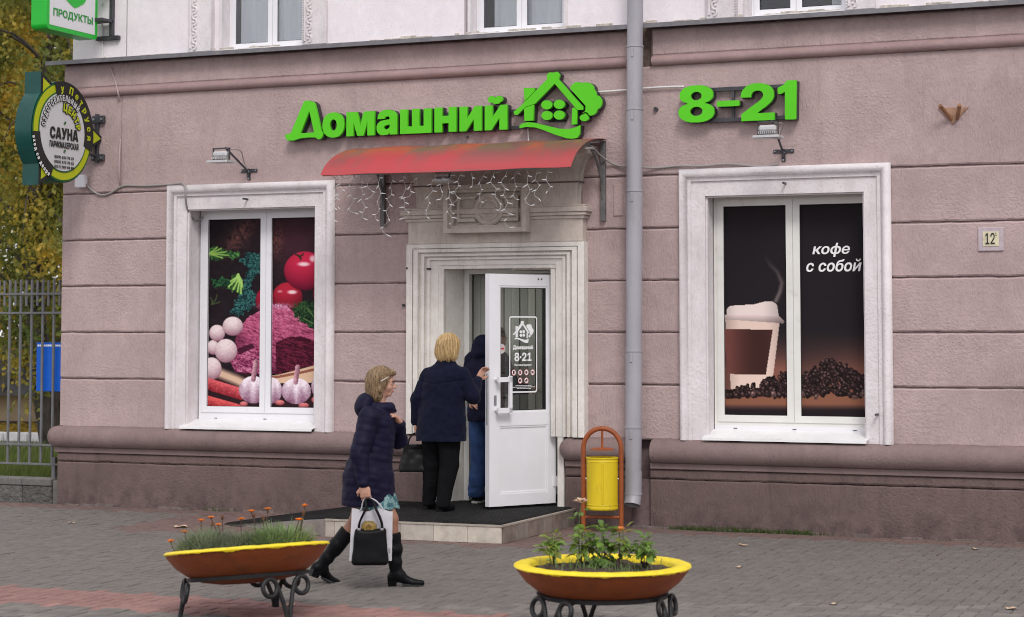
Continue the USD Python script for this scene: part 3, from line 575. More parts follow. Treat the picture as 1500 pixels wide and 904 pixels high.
def paint_coffee(X, Y):
    C = np.empty(X.shape + (3,)); P3 = np.stack([X * 0.13, Y * 0.13, X * 0], -1); n2 = meshkit.fbm(P3 * 4, 3, 9)
    C[:] = hexn((35, 30, 34))
    def blend(m, col): C[:] = C * (1 - m[..., None]) + np.asarray(col, float) * m[..., None]
    def inside(pts): return shapely.contains_xy(Polygon(pts), X, Y)
    t = np.clip((Y - 478) / 62, 0, 1) ** 1.6 * np.clip(0.55 + (X - 1175) / 300 + (X < 1160) * 0.5, 0, 1); blend(t * 0.9, (156, 100, 84)); blend(np.clip((Y - 545) / 20, 0, 1) * (X > 1155) * 0.5, (150, 96, 80))
    tb = np.clip((Y - 570) / 10, 0, 1) * np.clip((600 - Y) / 9, 0, 1); blend(tb * 0.9, (140, 92, 70)); blend(np.clip((Y - 592) / 9, 0, 1), (36, 28, 32))
    for dx, a in ((0, 0.20), (2.5, 0.14)):
        pts = [(1136, 441), (1142, 428), (1145, 414), (1138, 398), (1128, 388), (1121, 376)]; d = shapely.distance(LineString(pts), shapely.points(X - dx, Y)); blend(np.exp(-(d / 2.6) ** 2) * np.clip((Y - 372) / 60, 0, 1) * (a + 0.25 * (dx == 0)) * 1.2, (168, 150, 148))
    side = np.clip((X - 1062) / 80, 0, 1)
    body = inside([(1062, 466), (1142, 472), (1130, 572), (1071, 572)]); sh = np.clip(0.72 + 0.35 * np.sin(side * 2.6 + 0.2), 0, 1)[..., None]; C[body] = (np.array((236, 208, 194)) * sh)[body]
    slv = inside([(1058, 482), (1132, 483), (1122, 549), (1067, 548)]); sh = np.clip(0.62 + 0.34 * np.sin(side * 3.2 - 0.5), 0, 1.1)[..., None]; C[slv] = (np.array((128, 76, 70)) * (1.5 - sh) * 0.92)[slv]
    lid = inside([(1064, 464), (1065, 452), (1070, 448), (1086, 447), (1104, 446), (1120, 442), (1132, 442), (1138, 446), (1142, 470)]); sh = np.clip(0.80 + 0.26 * np.sin(side * 3 + 0.2), 0, 1)[..., None]; C[lid] = (np.array((240, 222, 216)) * sh)[lid]
    rim = inside([(1060, 461), (1110, 461), (1142, 464), (1149, 471), (1147, 474), (1138, 473), (1062, 468)]); C[rim] = (np.array((222, 200, 196)) * sh * (1.06 - 0.03 * (Y[..., None] - 462)))[rim]
    r = np.random.default_rng(4); beans = []
    for k in range(150):
        x = r.uniform(1058, 1152); top = 574 - 27 * np.clip((x - 1072) / 78, 0, 1); beans.append((x, r.uniform(top, 580)))
    for k in range(330):
        x = r.uniform(1150, 1275); top = 526 + abs(x - 1212) ** 1.15 * 0.28 + (x < 1212) * abs(x - 1212) * 0.25; beans.append((x, r.uniform(top, 579)))
    beans.sort(key=lambda b: b[1]); beans += [(1103, 577), (1133, 577), (1196, 581), (1252, 582), (1176, 577), (1264, 578)]
    for n, (x, y) in enumerate(beans):
        a = r.uniform(0, 3.1); rx, ry = r.uniform(4.6, 6.6), r.uniform(2.9, 4.0); big = n >= len(beans) - 6
        dx, dy = X - x, Y - y; u, w = (dx * math.cos(a) + dy * math.sin(a)) / rx, (-dx * math.sin(a) + dy * math.cos(a)) / ry; d = u * u + w * w; m = d < 1
        if not m.any(): continue
        hx = np.clip(1 - ((dx + 0.8) ** 2 + (dy + 1.6) ** 2) / 5.0, 0, 1) * r.uniform(0.1, 0.75); base = np.array((50, 33, 33)) * r.uniform(0.6, 1.35) if not big else np.array((104, 78, 74))
        col = base * (0.55 + 0.5 * np.sqrt(np.clip(1 - d, 0, 1)))[..., None] * (1 - 0.5 * (np.abs(w) < 0.14))[..., None] + np.array((150, 128, 126)) * hx[..., None] * (1.2 if big else 0.8); C[m] = col[m]
    return C
def film(parent, pane, y, paint, name="poster"):
    x0, z0, x1, z1 = pane; nx, nz = int((x1 - x0) / 0.0058) + 1, int((z1 - z0) / 0.0058) + 1
    gx, gz = np.meshgrid(np.linspace(x0, x1, nx), np.linspace(z1, z0, nz)); v = np.stack([gx, gx * 0 + y, gz], -1).reshape(-1, 3)
    P = v - EYE; zc = P @ CF; X = (750 + FPX * (P @ CR) / zc).reshape(nz, nx); Y = (PPY - FPX * (P @ CU) / zc).reshape(nz, nx)
    col = np.clip(paint(X, Y), 0, 255).reshape(-1, 3) / 255.0; col = np.where(col <= 0.04045, col / 12.92, ((col + 0.055) / 1.055) ** 2.4) * 0.92
    i, j = np.meshgrid(np.arange(nz - 1), np.arange(nx - 1), indexing="ij"); q = np.stack([i * nx + j, (i + 1) * nx + j, (i + 1) * nx + j + 1, i * nx + j + 1], -1).reshape(-1, 4)
    return obj(parent, name, (v, np.vstack([q[:, [0, 1, 2]], q[:, [0, 2, 3]]])), printm, col=col)
sillm = M("white_metal_sill", (0.76, 0.76, 0.76), 0.35, var=0.06, vscale=5, dirt=((0.4, 0.37, 0.34), 8.0, 0.6, 0.78, 0.4))
for hole, x0, x1, mid, paint, lab in ((LW, 1.65, 3.30, 2.475, paint_food, "vegetables, mushrooms, garlic and raw meat"), (RW, 7.49, 9.075, 8.283, paint_coffee, "coffee")):
    y = 0.23
    w, panes = window_frame(bld, x0, x1, 1.0, 3.23, y, mid, sash=0.065, mat=upvc if hole is LW else upvc_old)
    stage.GetPrimAtPath(w).SetCustomDataByKey("label", "left shop window with printed film of vegetables and meat" if hole is LW else "right shop window with printed film of a coffee cup")
    obj(w, "lower_rail", boxvf(x0, x1, y - 0.004, y + 0.06, 0.945, 1.0), upvc)
    pass
    for sx in (0.13, 0.5, 0.87): obj(w, "drain_slot", boxvf(x0 + (x1 - x0) * sx - 0.018, x0 + (x1 - x0) * sx + 0.018, y - 0.0065, y, 0.968, 0.975), black_print)
    for a, b in (("left", panes[0]), ("right", panes[1])):
        obj(w, "pane", boxvf(b[0], b[2], y + 0.024, y + 0.028, b[1], b[3]), glass)
        film(w, b, y + 0.018, paint)
    s0, s1 = hole[0] + 0.01, hole[1] - 0.01
    v, f = boxvf(0, 1, 0, 1, 0, 1); zt = 0.948
    sl = MB().mesh(sweep_x([(0.225, zt + 0.012), (-0.105, 0.892), (-0.108, 0.868), (-0.104, 0.868), (-0.099, 0.886), (0.225, zt)], s0, s1))
    obj(w, "sill", sl.get(), sillm)
    if hole is RW:
        L1 = fit(affinity.skew(text_shape("кофе", 640), 12), 0, 1, 0, 1); L2 = fit(affinity.skew(text_shape("с собой", 640), 12), 0, 1, 0, 1)
        for tx, (a, b), (c, d) in ((L1, (1190, 377), (1245, 355.5)), (L2, (1181, 398.5), (1262, 379))):
            (xa, za), (xb, zb) = at(a, b, y + 0.015), at(c, d, y + 0.015)
            obj(w, "lettering", MB().ext(fit(tx, xa, xb, za, zb), 0.002, (0, y + 0.016, 0)).get(), white_print)
# small nails on the surrounds
for hx, hz in ((at(363, 292, -0.02)), (at(1151, 269, -0.02)), (at(1286, 607, -0.02)), (at(597, 393, -0.1)), (at(627, 394, -0.1))):
    obj(bld, "nail", boxvf(hx - 0.008, hx + 0.008, -0.125, 0.02, hz - 0.01, hz + 0.01, 0.003), dark_steel)

# upper windows
curtain = M("pale_net_curtain", (0.86, 0.885, 0.94), 0.8, var=0.10, vscale=9, stretch=(1, 1, 0.05))
room_dark = M("dim_room_wall", (0.10, 0.11, 0.115), 0.9)
def pleats(x0, x1, z0, z1, y, amp, wl, seed):
    n = int((x1 - x0) / 0.012); xs = np.linspace(x0, x1, n); ph = meshkit.noise(np.stack([xs * 4, xs * 0 + seed, xs * 0], 1)) * 6
    yy = y + amp * np.sin(xs * 2 * np.pi / wl + ph); v = np.concatenate([np.stack([xs, yy, xs * 0 + z], 1) for z in (z0, z1)]); j = np.arange(n - 1)
    q = np.stack([j, j + 1, n + j + 1, n + j], 1); return v, np.vstack([q[:, [0, 1, 2]], q[:, [0, 2, 3]]])
UWIN = [(1.985, 3.005, 2.53, True), (4.945, 5.985, 5.455, False), (7.885, 8.865, 8.335, True), (11.01, 11.99, 11.5, True)]
for k, (x0, x1, mid, sur) in enumerate(UWIN):
    y = 0.24; z0 = 4.962
    w, panes = window_frame(bld, x0, x1, z0, 6.86, y, mid, fw=0.06, sash=0.055)
    stage.GetPrimAtPath(w).SetCustomDataByKey("label", ["upper window above the left shop window", "upper window above the door with a drawn back curtain", "upper window above the right shop window", "upper window further right"][k])
    for b in panes: obj(w, "pane", boxvf(b[0], b[2], y + 0.008, y + 0.012, b[1], b[3]), glass)
    obj(bld, "window_ledge", boxvf(x0 - 0.02, x1 + 0.02, 0.06, y, 4.94, 4.966, 0.004), upvc)
    if k != 2: obj(w, "curtain", pleats(x0 + (0.12 if k == 0 else 0.18 if k == 1 else 0.05), x1 - 0.02, 4.95, 6.8, y + 0.055, 0.010, 0.11, k), curtain, smooth=True)
    else: obj(w, "curtain", pleats(x0 + 0.75, x1, 4.95, 6.8, y + 0.2, 0.02, 0.09, k), curtain, smooth=True)
    obj(bld, "upper_room", MB().box(x0 - 0.4, x1 + 0.4, y + 1.6, y + 1.65, 4.8, 7.2).box(x0 - 0.45, x0 - 0.4, y + 0.27, y + 1.65, 4.8, 7.2).box(x1 + 0.4, x1 + 0.45, y + 0.27, y + 1.65, 4.8, 7.2).get(), room_dark)
    obj(bld, "upper_reveal", boxvf(x0 - 0.03, x0 + 0.004, 0.07, y + 0.06, 4.95, 6.9), surroundm); obj(bld, "upper_reveal", boxvf(x1 - 0.004, x1 + 0.03, 0.07, y + 0.06, 4.95, 6.9), surroundm)
    if sur:
        for (a, b) in ((x0 - 0.40, x0 - 0.09), (x1 + 0.0, x1 + 0.28)):
            p = obj(bld, "upper_surround", MB().box(a, b, 0.03, 0.09, 4.955, 6.95, 0.008).box(a + 0.02, a + 0.045, 0.015, 0.05, 4.99, 6.95, 0.006).get(), surroundm)
            orn = MB(); rr = np.random.default_rng(k * 7 + int(a * 10)); zz = 5.02; xm = a + 0.085; s = 1
            while zz < 6.9:      # running stucco scroll
                t = np.linspace(-1.9, 1.9, 9); orn.tube(np.stack([xm + s * 0.026 * np.cos(t), 0.026 + 0 * t, zz + 0.038 * np.sin(t)], 1), 0.009 + 0.004 * rr.random(), 5)
                v, f, _ = meshkit.arrays(trimesh.creation.icosphere(1, 0.014)); orn.add(v * [1, 0.8, 1.2] + [xm - s * 0.012, 0.024, zz], f); zz += 0.066; s = -s
            obj(p, "ornament", orn.get(), surroundm, smooth=60)
            de = MB(); zz = 4.98; e = b - 0.014 if a < x0 else a + 0.004
            while zz < 6.9: de.box(e, e + 0.014, 0.014, 0.05, zz, zz + 0.017, 0.003); zz += 0.027
            obj(p, "dentil_strip", de.get(), surroundm)

# ------------------------------------------------------------------ entrance portal
portal = xform(bld, "entrance_portal")
PX0, PX1, PZ = 4.312, 6.258, 2.80
def ushape(x0, x1, z1, t0, t1, zb=0.17):
    return sbox(x0 + t0, zb, x1 - t0, z1 - t0 * 0.66).difference(sbox(x0 + t1, -1, x1 - t1, z1 - t1 * 0.66))
for nm, t0, t1, yf in (("outer_band", 0.0, 0.066, -0.110), ("groove", 0.06, 0.080, -0.075), ("fillet", 0.078, 0.128, -0.108), ("hollow", 0.12, 0.165, -0.058), ("bead", 0.160, 0.190, -0.088), ("hollow", 0.186, 0.222, -0.044), ("bead", 0.216, 0.244, -0.066), ("flat_band", 0.238, 0.328, -0.040), ("groove", 0.32, 0.34, -0.012), ("inner_bead", 0.338, 0.385, -0.030)):
    zz = 0.868 if t0 < 0.3 else 0.868
    obj(portal, nm, MB().ext(ushape(PX0, PX1, PZ, t0, t1, zz), 0.03 - yf, (0, 0.03, 0)).get(), portalm)
# the lower ends of the jambs run down to the step inside the plinth blocks
rv = MB().box(4.60, 4.668, -0.034, 0.34, 0.15, 2.62).box(5.945, 6.01, -0.034, 0.34, 0.15, 2.62).box(4.60, 6.01, -0.028, 0.34, 2.545, 2.66)
obj(portal, "reveal", rv.get(), portalm)
# splayed left reveal
v = np.array([[4.668, -0.032, 0.15], [4.80, 0.34, 0.15], [4.66, 0.34, 0.15], [4.668, -0.032, 2.545], [4.80, 0.34, 2.545], [4.66, 0.34, 2.545]])
obj(portal, "reveal", (v, np.array([[0, 1, 4], [0, 4, 3], [1, 2, 5], [1, 5, 4], [2, 0, 3], [2, 3, 5], [3, 4, 5], [0, 2, 1]])), portalm)
obj(portal, "broken_soffit", MB().mesh(trimesh.Trimesh(*boxvf(5.45, 5.95, -0.03, 0.24, 2.525, 2.55, 0.01))).get(), M("bare_mortar", (0.33, 0.29, 0.24), 0.95, var=0.3, vscale=14, bump=0.9, bscale=30))
headm = stucco("stained_shaded_portal_head", (0.62, 0.55, 0.49), (0.24, 0.185, 0.15), grain=0.4, streak=1.0, patch=1.0)  # stain and the canopy's shade are both put into this darker colour
# head: frieze, capital mouldings, flared cove
yb = 0.03
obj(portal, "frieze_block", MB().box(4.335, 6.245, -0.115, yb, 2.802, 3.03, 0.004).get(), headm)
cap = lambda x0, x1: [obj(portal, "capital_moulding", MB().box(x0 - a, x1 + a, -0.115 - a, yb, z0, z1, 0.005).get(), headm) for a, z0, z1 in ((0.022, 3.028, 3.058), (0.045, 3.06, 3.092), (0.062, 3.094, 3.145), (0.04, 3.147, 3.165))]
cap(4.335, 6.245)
cove = [(yb, 3.16), (-0.115, 3.16), (-0.115, 3.40)] + [(-0.115 - 0.16 * (1 - math.cos(t)), 3.40 + 0.30 * math.sin(t)) for t in np.linspace(0, math.pi / 2, 9)] + [(-0.285, 3.76), (yb, 3.76)]
cx = MB()
prof = [(0.0, 3.165), (0.0, 3.30), (0.02, 3.40)] + [(0.02 + 0.14 * (1 - math.cos(t)), 3.40 + 0.26 * math.sin(t)) for t in np.linspace(0.15, math.pi / 2, 9)] + [(0.17, 3.745)]
n = len(prof); vv = []
for o, z in prof:
    vv += [(4.42 - o, yb, z), (4.42 - o, -0.105 - o, z), (6.19 + o, -0.105 - o, z), (6.19 + o, yb, z)]
ff = []
for k in range(n - 1):
    for j in range(3): a = k * 4 + j; ff += [[a, a + 1, a + 5], [a, a + 5, a + 4]]
ff += [[(n - 1) * 4 + a for a in t] for t in ((0, 1, 2), (0, 2, 3))]
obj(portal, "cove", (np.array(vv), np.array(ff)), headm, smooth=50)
obj(portal, "cove_groove", boxvf(4.385, 6.225, -0.1275, 0.0, 3.384, 3.400), jointm)
# cartouche panel with ring
def rring(o, i): return o.difference(i)
c0 = sbox(4.80, 2.90, 5.70, 3.385)
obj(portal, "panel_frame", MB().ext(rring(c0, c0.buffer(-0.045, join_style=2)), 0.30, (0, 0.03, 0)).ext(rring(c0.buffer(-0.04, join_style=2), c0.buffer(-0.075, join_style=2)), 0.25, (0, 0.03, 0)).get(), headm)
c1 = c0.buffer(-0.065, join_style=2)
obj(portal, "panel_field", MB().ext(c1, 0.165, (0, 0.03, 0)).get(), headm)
cc = Point(5.255, 3.14)
c2 = c0.buffer(-0.115, join_style=2)
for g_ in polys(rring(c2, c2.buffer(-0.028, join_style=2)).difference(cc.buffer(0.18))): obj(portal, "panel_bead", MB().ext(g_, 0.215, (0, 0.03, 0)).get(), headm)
ringp = MB()
for r0, rt in ((0.142, 0.030), (0.098, 0.022)):
    t = np.linspace(0, 2 * np.pi, 41); ringp.tube(np.stack([5.255 + r0 * np.cos(t), -0.150 + 0 * t, 3.14 + r0 * np.sin(t)], 1), rt, 8)
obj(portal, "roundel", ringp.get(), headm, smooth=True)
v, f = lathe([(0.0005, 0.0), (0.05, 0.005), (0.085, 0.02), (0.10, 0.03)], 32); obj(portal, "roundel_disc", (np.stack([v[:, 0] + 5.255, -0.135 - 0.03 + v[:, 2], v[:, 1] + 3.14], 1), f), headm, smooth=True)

# door frame, leaf and what lies behind
fr = sbox(4.79, 0.165, 5.93, 2.60).difference(sbox(4.845, -1, 5.875, 2.50))
obj(bld, "door_frame", MB().ext(fr, 0.07, (0, 0.35, 0)).get(), upvc_old)
obj(bld, "lobby", MB().box(4.2, 6.6, 2.9, 2.95, 0.1, 2.9).box(4.2, 4.25, 0.46, 2.95, 0.1, 2.9).box(6.55, 6.6, 0.46, 2.95, 0.1, 2.9).box(4.2, 6.6, 0.46, 2.95, 2.75, 2.8).get(), M("lobby_wall", (0.17, 0.17, 0.15), 0.8, var=0.1, vscale=3))
slat_m = [M(f"strip_curtain_{k}", c, 0.4) for k, c in (("olive", (0.66, 0.67, 0.60)), ("grey", (0.74, 0.75, 0.68)), ("dark", (0.56, 0.57, 0.51)))]
for k in range(19): obj(bld, "curtain_strip", boxvf(4.52 + k * 0.088, 4.52 + k * 0.088 + 0.08, 0.52 + 0.012 * (k % 2), 0.524 + 0.012 * (k % 2), 0.25, 2.5), slat_m[(k * 7 + k // 3) % 3])
HX, HY, DL = 5.822, 0.115, 0.817
dv = np.array([5.402 - HX, -0.585 - HY]); dv /= np.linalg.norm(dv)
U3, W3 = (-dv[0], -dv[1], 0), (0, 0, 1)       # leaf frame: u from the free edge to the hinge, seen from the street
DO = (HX + dv[0] * DL, HY + dv[1] * DL, 0)
DZ0, DZ1 = 0.205, 2.475
DN = np.cross(U3, W3)
def dext(shape, depth, back=0.0): return MB().ext(shape, depth, tuple(np.array(DO) + DN * back), U3, W3).get()
leaf = sbox(0, DZ0, DL, DZ1); gl = sbox(0.12, 1.115, DL - 0.10, DZ1 - 0.115); pn = sbox(0.12, DZ0 + 0.115, DL - 0.10, 0.985)
door = obj(bld, "door", dext(leaf.difference(unary_union([gl, pn])), 0.07), upvc, label="white door leaf standing open towards the street")
bead_r = unary_union([g.difference(g.buffer(-0.018, join_style=2)) for g in (gl, pn)])
obj(door, "glazing_bead", dext(bead_r, 0.06, 0.004), upvc)
obj(door, "gasket", dext(gl.buffer(-0.017, join_style=2).difference(gl.buffer(-0.023, join_style=2)), 0.058, 0.004), black_print)
obj(door, "lower_panel", dext(pn.buffer(-0.01, join_style=2), 0.045, 0.010), upvc)
obj(door, "pane", dext(gl.buffer(-0.01, join_style=2), 0.006, 0.038), door_glass)
for zz in (2.30, 1.84, 0.42):
    hg = MB(); hg.ext(sbox(DL - 0.035, zz - 0.05, DL + 0.045, zz + 0.05), 0.012, tuple(np.array(DO) + DN * 0.07), U3, W3); hp = np.array(DO) + np.array(U3) * (DL + 0.02) + DN * 0.082
    hg.tube([hp + [0, 0, zz - 0.055], hp + [0, 0, zz + 0.055]], 0.011, 10); obj(door, "hinge", hg.get(), upvc)
hb = np.array(DO) + DN * 0.07
def hpt(u, z, n): return hb + np.array(U3) * u + DN * n + np.array([0, 0, z])
han = MB()
for zz in (0.985 + 0.155, 0.985 + 0.455): han.ext(sbox(0.05, zz - 0.024, 0.220, zz + 0.024), 0.028, tuple(hb + DN * 0.055), U3, W3); han.tube([hpt(0.075, zz, 0), hpt(0.075, zz, 0.06)], 0.016, 10)
han.ext(sbox(0.185, 0.985 + 0.12, 0.220, 0.985 + 0.49), 0.026, tuple(hb + DN * 0.057), U3, W3)
obj(door, "handle", han.get(), upvc)
obj(door, "key_plate", MB().ext(sbox(0.055, 1.185, 0.085, 1.285), 0.004, tuple(hb), U3, W3).ext(sbox(0.063, 1.20, 0.077, 1.235), 0.010, tuple(hb), U3, W3).get(), galv)
obj(door, "lock_strip", MB().ext(sbox(-0.004, 1.0, 0.0, 1.5), 0.02, tuple(np.array(DO) + DN * 0.02), U3, W3).get(), galv)
obj(door, "screw_cap", MB().ext(Point(0.60, 2.43).buffer(0.008), 0.004, tuple(hb), U3, W3).ext(Point(0.64, 2.43).buffer(0.008), 0.004, tuple(hb), U3, W3).get(), black_print)
# house emblem, traced on the sign's own plane (units of the enlarged photograph)
def zp(x, y): return (x / 1500.0, -y / 1500.0)
def P_(pts): return Polygon([zp(*p) for p in pts]).buffer(0)
def E_(x, y, rx, ry): return affinity.scale(Point(*zp(x, y)).buffer(1 / 1500.0, 24), rx, ry)
roof = P_([(1057, 312), (1090, 285), (1205, 168), (1203, 150), (1215, 138), (1232, 140), (1248, 135), (1262, 148), (1256, 170), (1364, 290), (1362, 303), (1338, 304), (1238, 188), (1152, 276), (1110, 290), (1075, 325), (1062, 325)])
emblem = [roof, P_([(1102, 207), (1150, 207), (1150, 225), (1144, 350), (1105, 352), (1103, 300), (1106, 270)]).difference(roof.buffer(0.0015)), P_([(1315, 296), (1338, 288), (1335, 366), (1313, 368)]).difference(roof.buffer(0.0015)),
          unary_union([E_(1340, 215, 34, 34), E_(1375, 212, 36, 30), E_(1395, 235, 26, 28), E_(1418, 270, 28, 32), E_(1395, 300, 30, 28), P_([(1310, 215), (1340, 280), (1372, 330), (1410, 300), (1400, 220)])]), unary_union([E_(1368, 338, 20, 15), P_([(1350, 335), (1372, 318), (1380, 322), (1386, 345), (1370, 352)])]),
          P_([(1082, 378), (1092, 364), (1120, 357), (1150, 360), (1200, 372), (1260, 386), (1300, 388), (1330, 380), (1350, 370), (1348, 410), (1338, 426), (1318, 430), (1290, 428), (1240, 412), (1190, 392), (1150, 380), (1110, 378), (1086, 384)]),
          E_(1203, 281, 24, 20), E_(1258, 279, 24, 20), E_(1204, 328, 24, 20), E_(1258, 326, 24, 20)]
emblem[3] = emblem[3].buffer(0.003).buffer(-0.003).difference(emblem[0].buffer(0.007)).difference(emblem[4].buffer(0.004))
emblem_all = unary_union(emblem); EB = emblem_all.bounds
def em(g, x0, x1, z0, z1):
    sx, sz = (x1 - x0) / (EB[2] - EB[0]), (z1 - z0) / (EB[3] - EB[1]); return affinity.affine_transform(g, [sx, 0, 0, sz, x0 - EB[0] * sx, z0 - EB[1] * sz])
# decal on the door glass
_dext = dext
def dext(shape, depth, back=0.0):
    return _dext(affinity.affine_transform(shape, [0.873, 0, 0, 1, 0.0343 - 0.012, 0]) if depth == 0.001 else shape, depth, back)
decal = sbox(0.30, 1.335, 0.635, 2.03).buffer(0.03)
DB = 0.0445
obj(door, "decal_border", dext(decal.difference(decal.buffer(-0.014)), 0.001, DB), white_print)
obj(door, "decal_emblem", dext(em(emblem_all, 0.325, 0.615, 1.795, 2.015), 0.001, DB), white_print)
for txt, w_, a in (("Домашний", 900, (0.325, 0.605, 1.725, 1.775)), ("8·21", 800, (0.345, 0.585, 1.615, 1.70)), ("без выходных", 700, (0.345, 0.585, 1.565, 1.592))):
    obj(door, "decal_lettering", dext(fit(text_shape(txt, w_), *a), 0.001, DB), white_print)
redm = M("decal_red", (0.5, 0.05, 0.05), 0.5)
for k, (u, z) in enumerate(((0.335, 1.505), (0.424, 1.505), (0.512, 1.505), (0.60, 1.505), (0.424, 1.425), (0.512, 1.425))):
    obj(door, "decal_symbol", dext(Point(u, z).buffer(0.028).difference(affinity.rotate(affinity.scale(sbox(u - 0.012, z - 0.016, u + 0.012, z + 0.016), 1, 1), 25 * k)), 0.001, DB), white_print)
    obj(door, "decal_symbol_ring", dext(Point(u, z).buffer(0.031).difference(Point(u, z).buffer(0.0275)).union(affinity.rotate(sbox(u - 0.027, z - 0.0015, u + 0.027, z + 0.0015), 45)), 0.001, DB + 0.0012), redm if k != 0 else redm)
tiny = MB(); rr = np.random.default_rng(3)
for z, a, b in ((1.372, 0.36, 0.58), (1.357, 0.32, 0.62), (1.342, 0.38, 0.56)):
    u = a
    while u < b: l = rr.uniform(0.012, 0.03); tiny.ext(sbox(u * 0.873 + 0.022, z, (u + l) * 0.873 + 0.022, z + 0.006), 0.001, tuple(np.array(DO) + DN * DB), U3, W3); u += l + 0.006
obj(door, "decal_small_print", tiny.get(), white_print)
obj(door, "sticker", dext(Point(0.165, 1.74).buffer(0.048), 0.001, DB), M("pale_sticker", (0.55, 0.5, 0.5), 0.5)); obj(door, "sticker_bar", dext(sbox(0.13, 1.732, 0.2, 1.75), 0.001, DB + 0.0012), redm)
# ------------------------------------------------------------------ step, ramp and mat
tile_m = [M(f"step_tile_{k}", c, 0.45, var=0.16, vscale=9, dirt=((0.22, 0.19, 0.16), 5.0, 0.5, 0.75, 0.6)) for k, c in (("cream", (0.52, 0.47, 0.40)), ("beige", (0.44, 0.395, 0.345)), ("tan", (0.40, 0.35, 0.31)))]
side_tile = [M(f"step_side_tile_{k}", c, 0.6, var=0.22, vscale=9, dirt=((0.10, 0.085, 0.075), 4.0, 0.45, 0.7, 0.7)) for k, c in (("brown", (0.23, 0.185, 0.16)), ("grey", (0.26, 0.22, 0.195)))]
step = thing("entrance_step", "tiled concrete step and ramp before the shop door", "step", loc=(5.2, -1.0, 0))
slab = Polygon([(6.125, -1.86), (6.125, 0.33), (4.66, 0.33), (4.66, -0.02), (4.12, -0.02), (4.36, -1.92)])
conc = M("step_concrete", (0.22, 0.2, 0.185), 0.9, var=0.2, vscale=6, bump=0.4, bscale=60)
FRONT = (np.array([4.36, -1.92]), np.array([6.125, -1.86]))
obj(step, "slab", extrude(slab.buffer(-0.012), 0.164, (0, 0, 0), (1, 0, 0), (0, 1, 0)), conc)
v = np.array([[4.36, -1.90, 0.0], [4.13, -0.05, 0.0], [2.98, -0.62, 0.0], [2.94, -1.30, 0.0], [4.36, -1.90, 0.163], [4.13, -0.05, 0.163], [2.98, -0.62, 0.006], [2.94, -1.30, 0.006]])
obj(step, "ramp", (v, np.array([[4, 6, 5], [4, 7, 6], [0, 4, 5], [0, 5, 1], [1, 5, 6], [1, 6, 2], [2, 6, 7], [2, 7, 3], [3, 7, 4], [3, 4, 0]])), conc)
fd = (FRONT[1] - FRONT[0]) / np.linalg.norm(FRONT[1] - FRONT[0]); fl = np.linalg.norm(FRONT[1] - FRONT[0])
us = [0.0, 0.27, 0.55, 0.83, 1.11, 1.43, fl - 0.005]; us = [fl - 0.005 - k * 0.333 for k in range(5, -1, -1)]; us[0] = max(us[0], 0.0); us = [0.0] + us
for k, (a, b) in enumerate(zip(us[:-1], us[1:])):
    if b - a < 0.03: continue
    o = FRONT[0] + fd * (a + 0.002)
    tm = MB().ext(sbox(0, 0, b - a - 0.004, 0.148).buffer(-0.003).buffer(0.003), 0.012, (o[0], o[1] + 0.004, 0.002), (fd[0], fd[1], 0), (0, 0, 1)).get(); obj(step, "tile", tm, tile_m[(2, 1, 2, 1, 0, 0, 0)[k % 7]])
yy = -1.855; k = 0
while yy < 0.0:
    y2 = min(yy + 0.30, -0.04)
    if y2 - yy > 0.05: obj(step, "tile", MB().ext(sbox(yy + 0.002, 0, y2 - 0.002, 0.148), 0.012, (6.12, 0, 0.002), (0, 1, 0), (0, 0, 1)).get(), side_tile[k % 2])
    yy += 0.30; k += 1
obj(step, "tile", MB().ext(Polygon([(0, 0), (0.5, 0), (0.5, 0.145), (0.0, 0.10)]), 0.012, (3.90, -1.70, 0.001), (0.93, -0.40, 0), (0, 0, 1)).get(), side_tile[1])
nos = M("step_edging", (0.36, 0.31, 0.26), 0.5, var=0.2, vscale=12)
obj(step, "nosing", MB().ext(sbox(0, 0.150, fl + 0.012, 0.166), 0.022, (FRONT[0][0], FRONT[0][1] + 0.006, 0.0), (fd[0], fd[1], 0), (0, 0, 1)).ext(sbox(-1.88, 0.150, -0.03, 0.166), 0.022, (6.114, 0, 0), (0, 1, 0), (0, 0, 1)).get(), nos)
rubber = M("black_rubber_mat", (0.016, 0.016, 0.0165), 0.75, spec=0.25, var=0.3, vscale=5, dirt=((0.04, 0.037, 0.034), 3.0, 0.5, 0.75, 0.6))
mat_t = thing("rubber_mat", "black ribbed rubber mat covering the entrance step and its ramp", "mat", loc=(5.0, -0.9, 0.165))
mp = slab.buffer(-0.03).intersection(sbox(4.0, -3, 6.2, 0.30))
obj(mat_t, "sheet", extrude(mp, 0.008, (0, 0, 0.1645), (1, 0, 0), (0, 1, 0)), rubber)
v = np.array([[4.40, -1.90, 0.170], [4.15, -0.04, 0.172], [2.95, -0.60, 0.010], [2.90, -1.31, 0.010]]); v2 = v - [0, 0, 0.006]
obj(mat_t, "ramp_sheet", (np.vstack([v, v2]), np.array([[0, 2, 1], [0, 3, 2], [4, 5, 6], [4, 6, 7], [0, 4, 7], [0, 7, 3], [3, 7, 6], [3, 6, 2], [2, 6, 5], [2, 5, 1]])), rubber)
rib = MB(); inn = mp.buffer(-0.01)
for x in np.arange(4.15, 6.1, 0.034):
    for seg in getattr(inn.intersection(LineString([(x, -3), (x, 0.4)])), "geoms", [inn.intersection(LineString([(x, -3), (x, 0.4)]))]):
        if seg.is_empty: continue
        (xa, ya), (xb, yb2) = seg.coords[0], seg.coords[-1]; rib.box(x, x + 0.012, min(ya, yb2), max(ya, yb2), 0.171, 0.180)
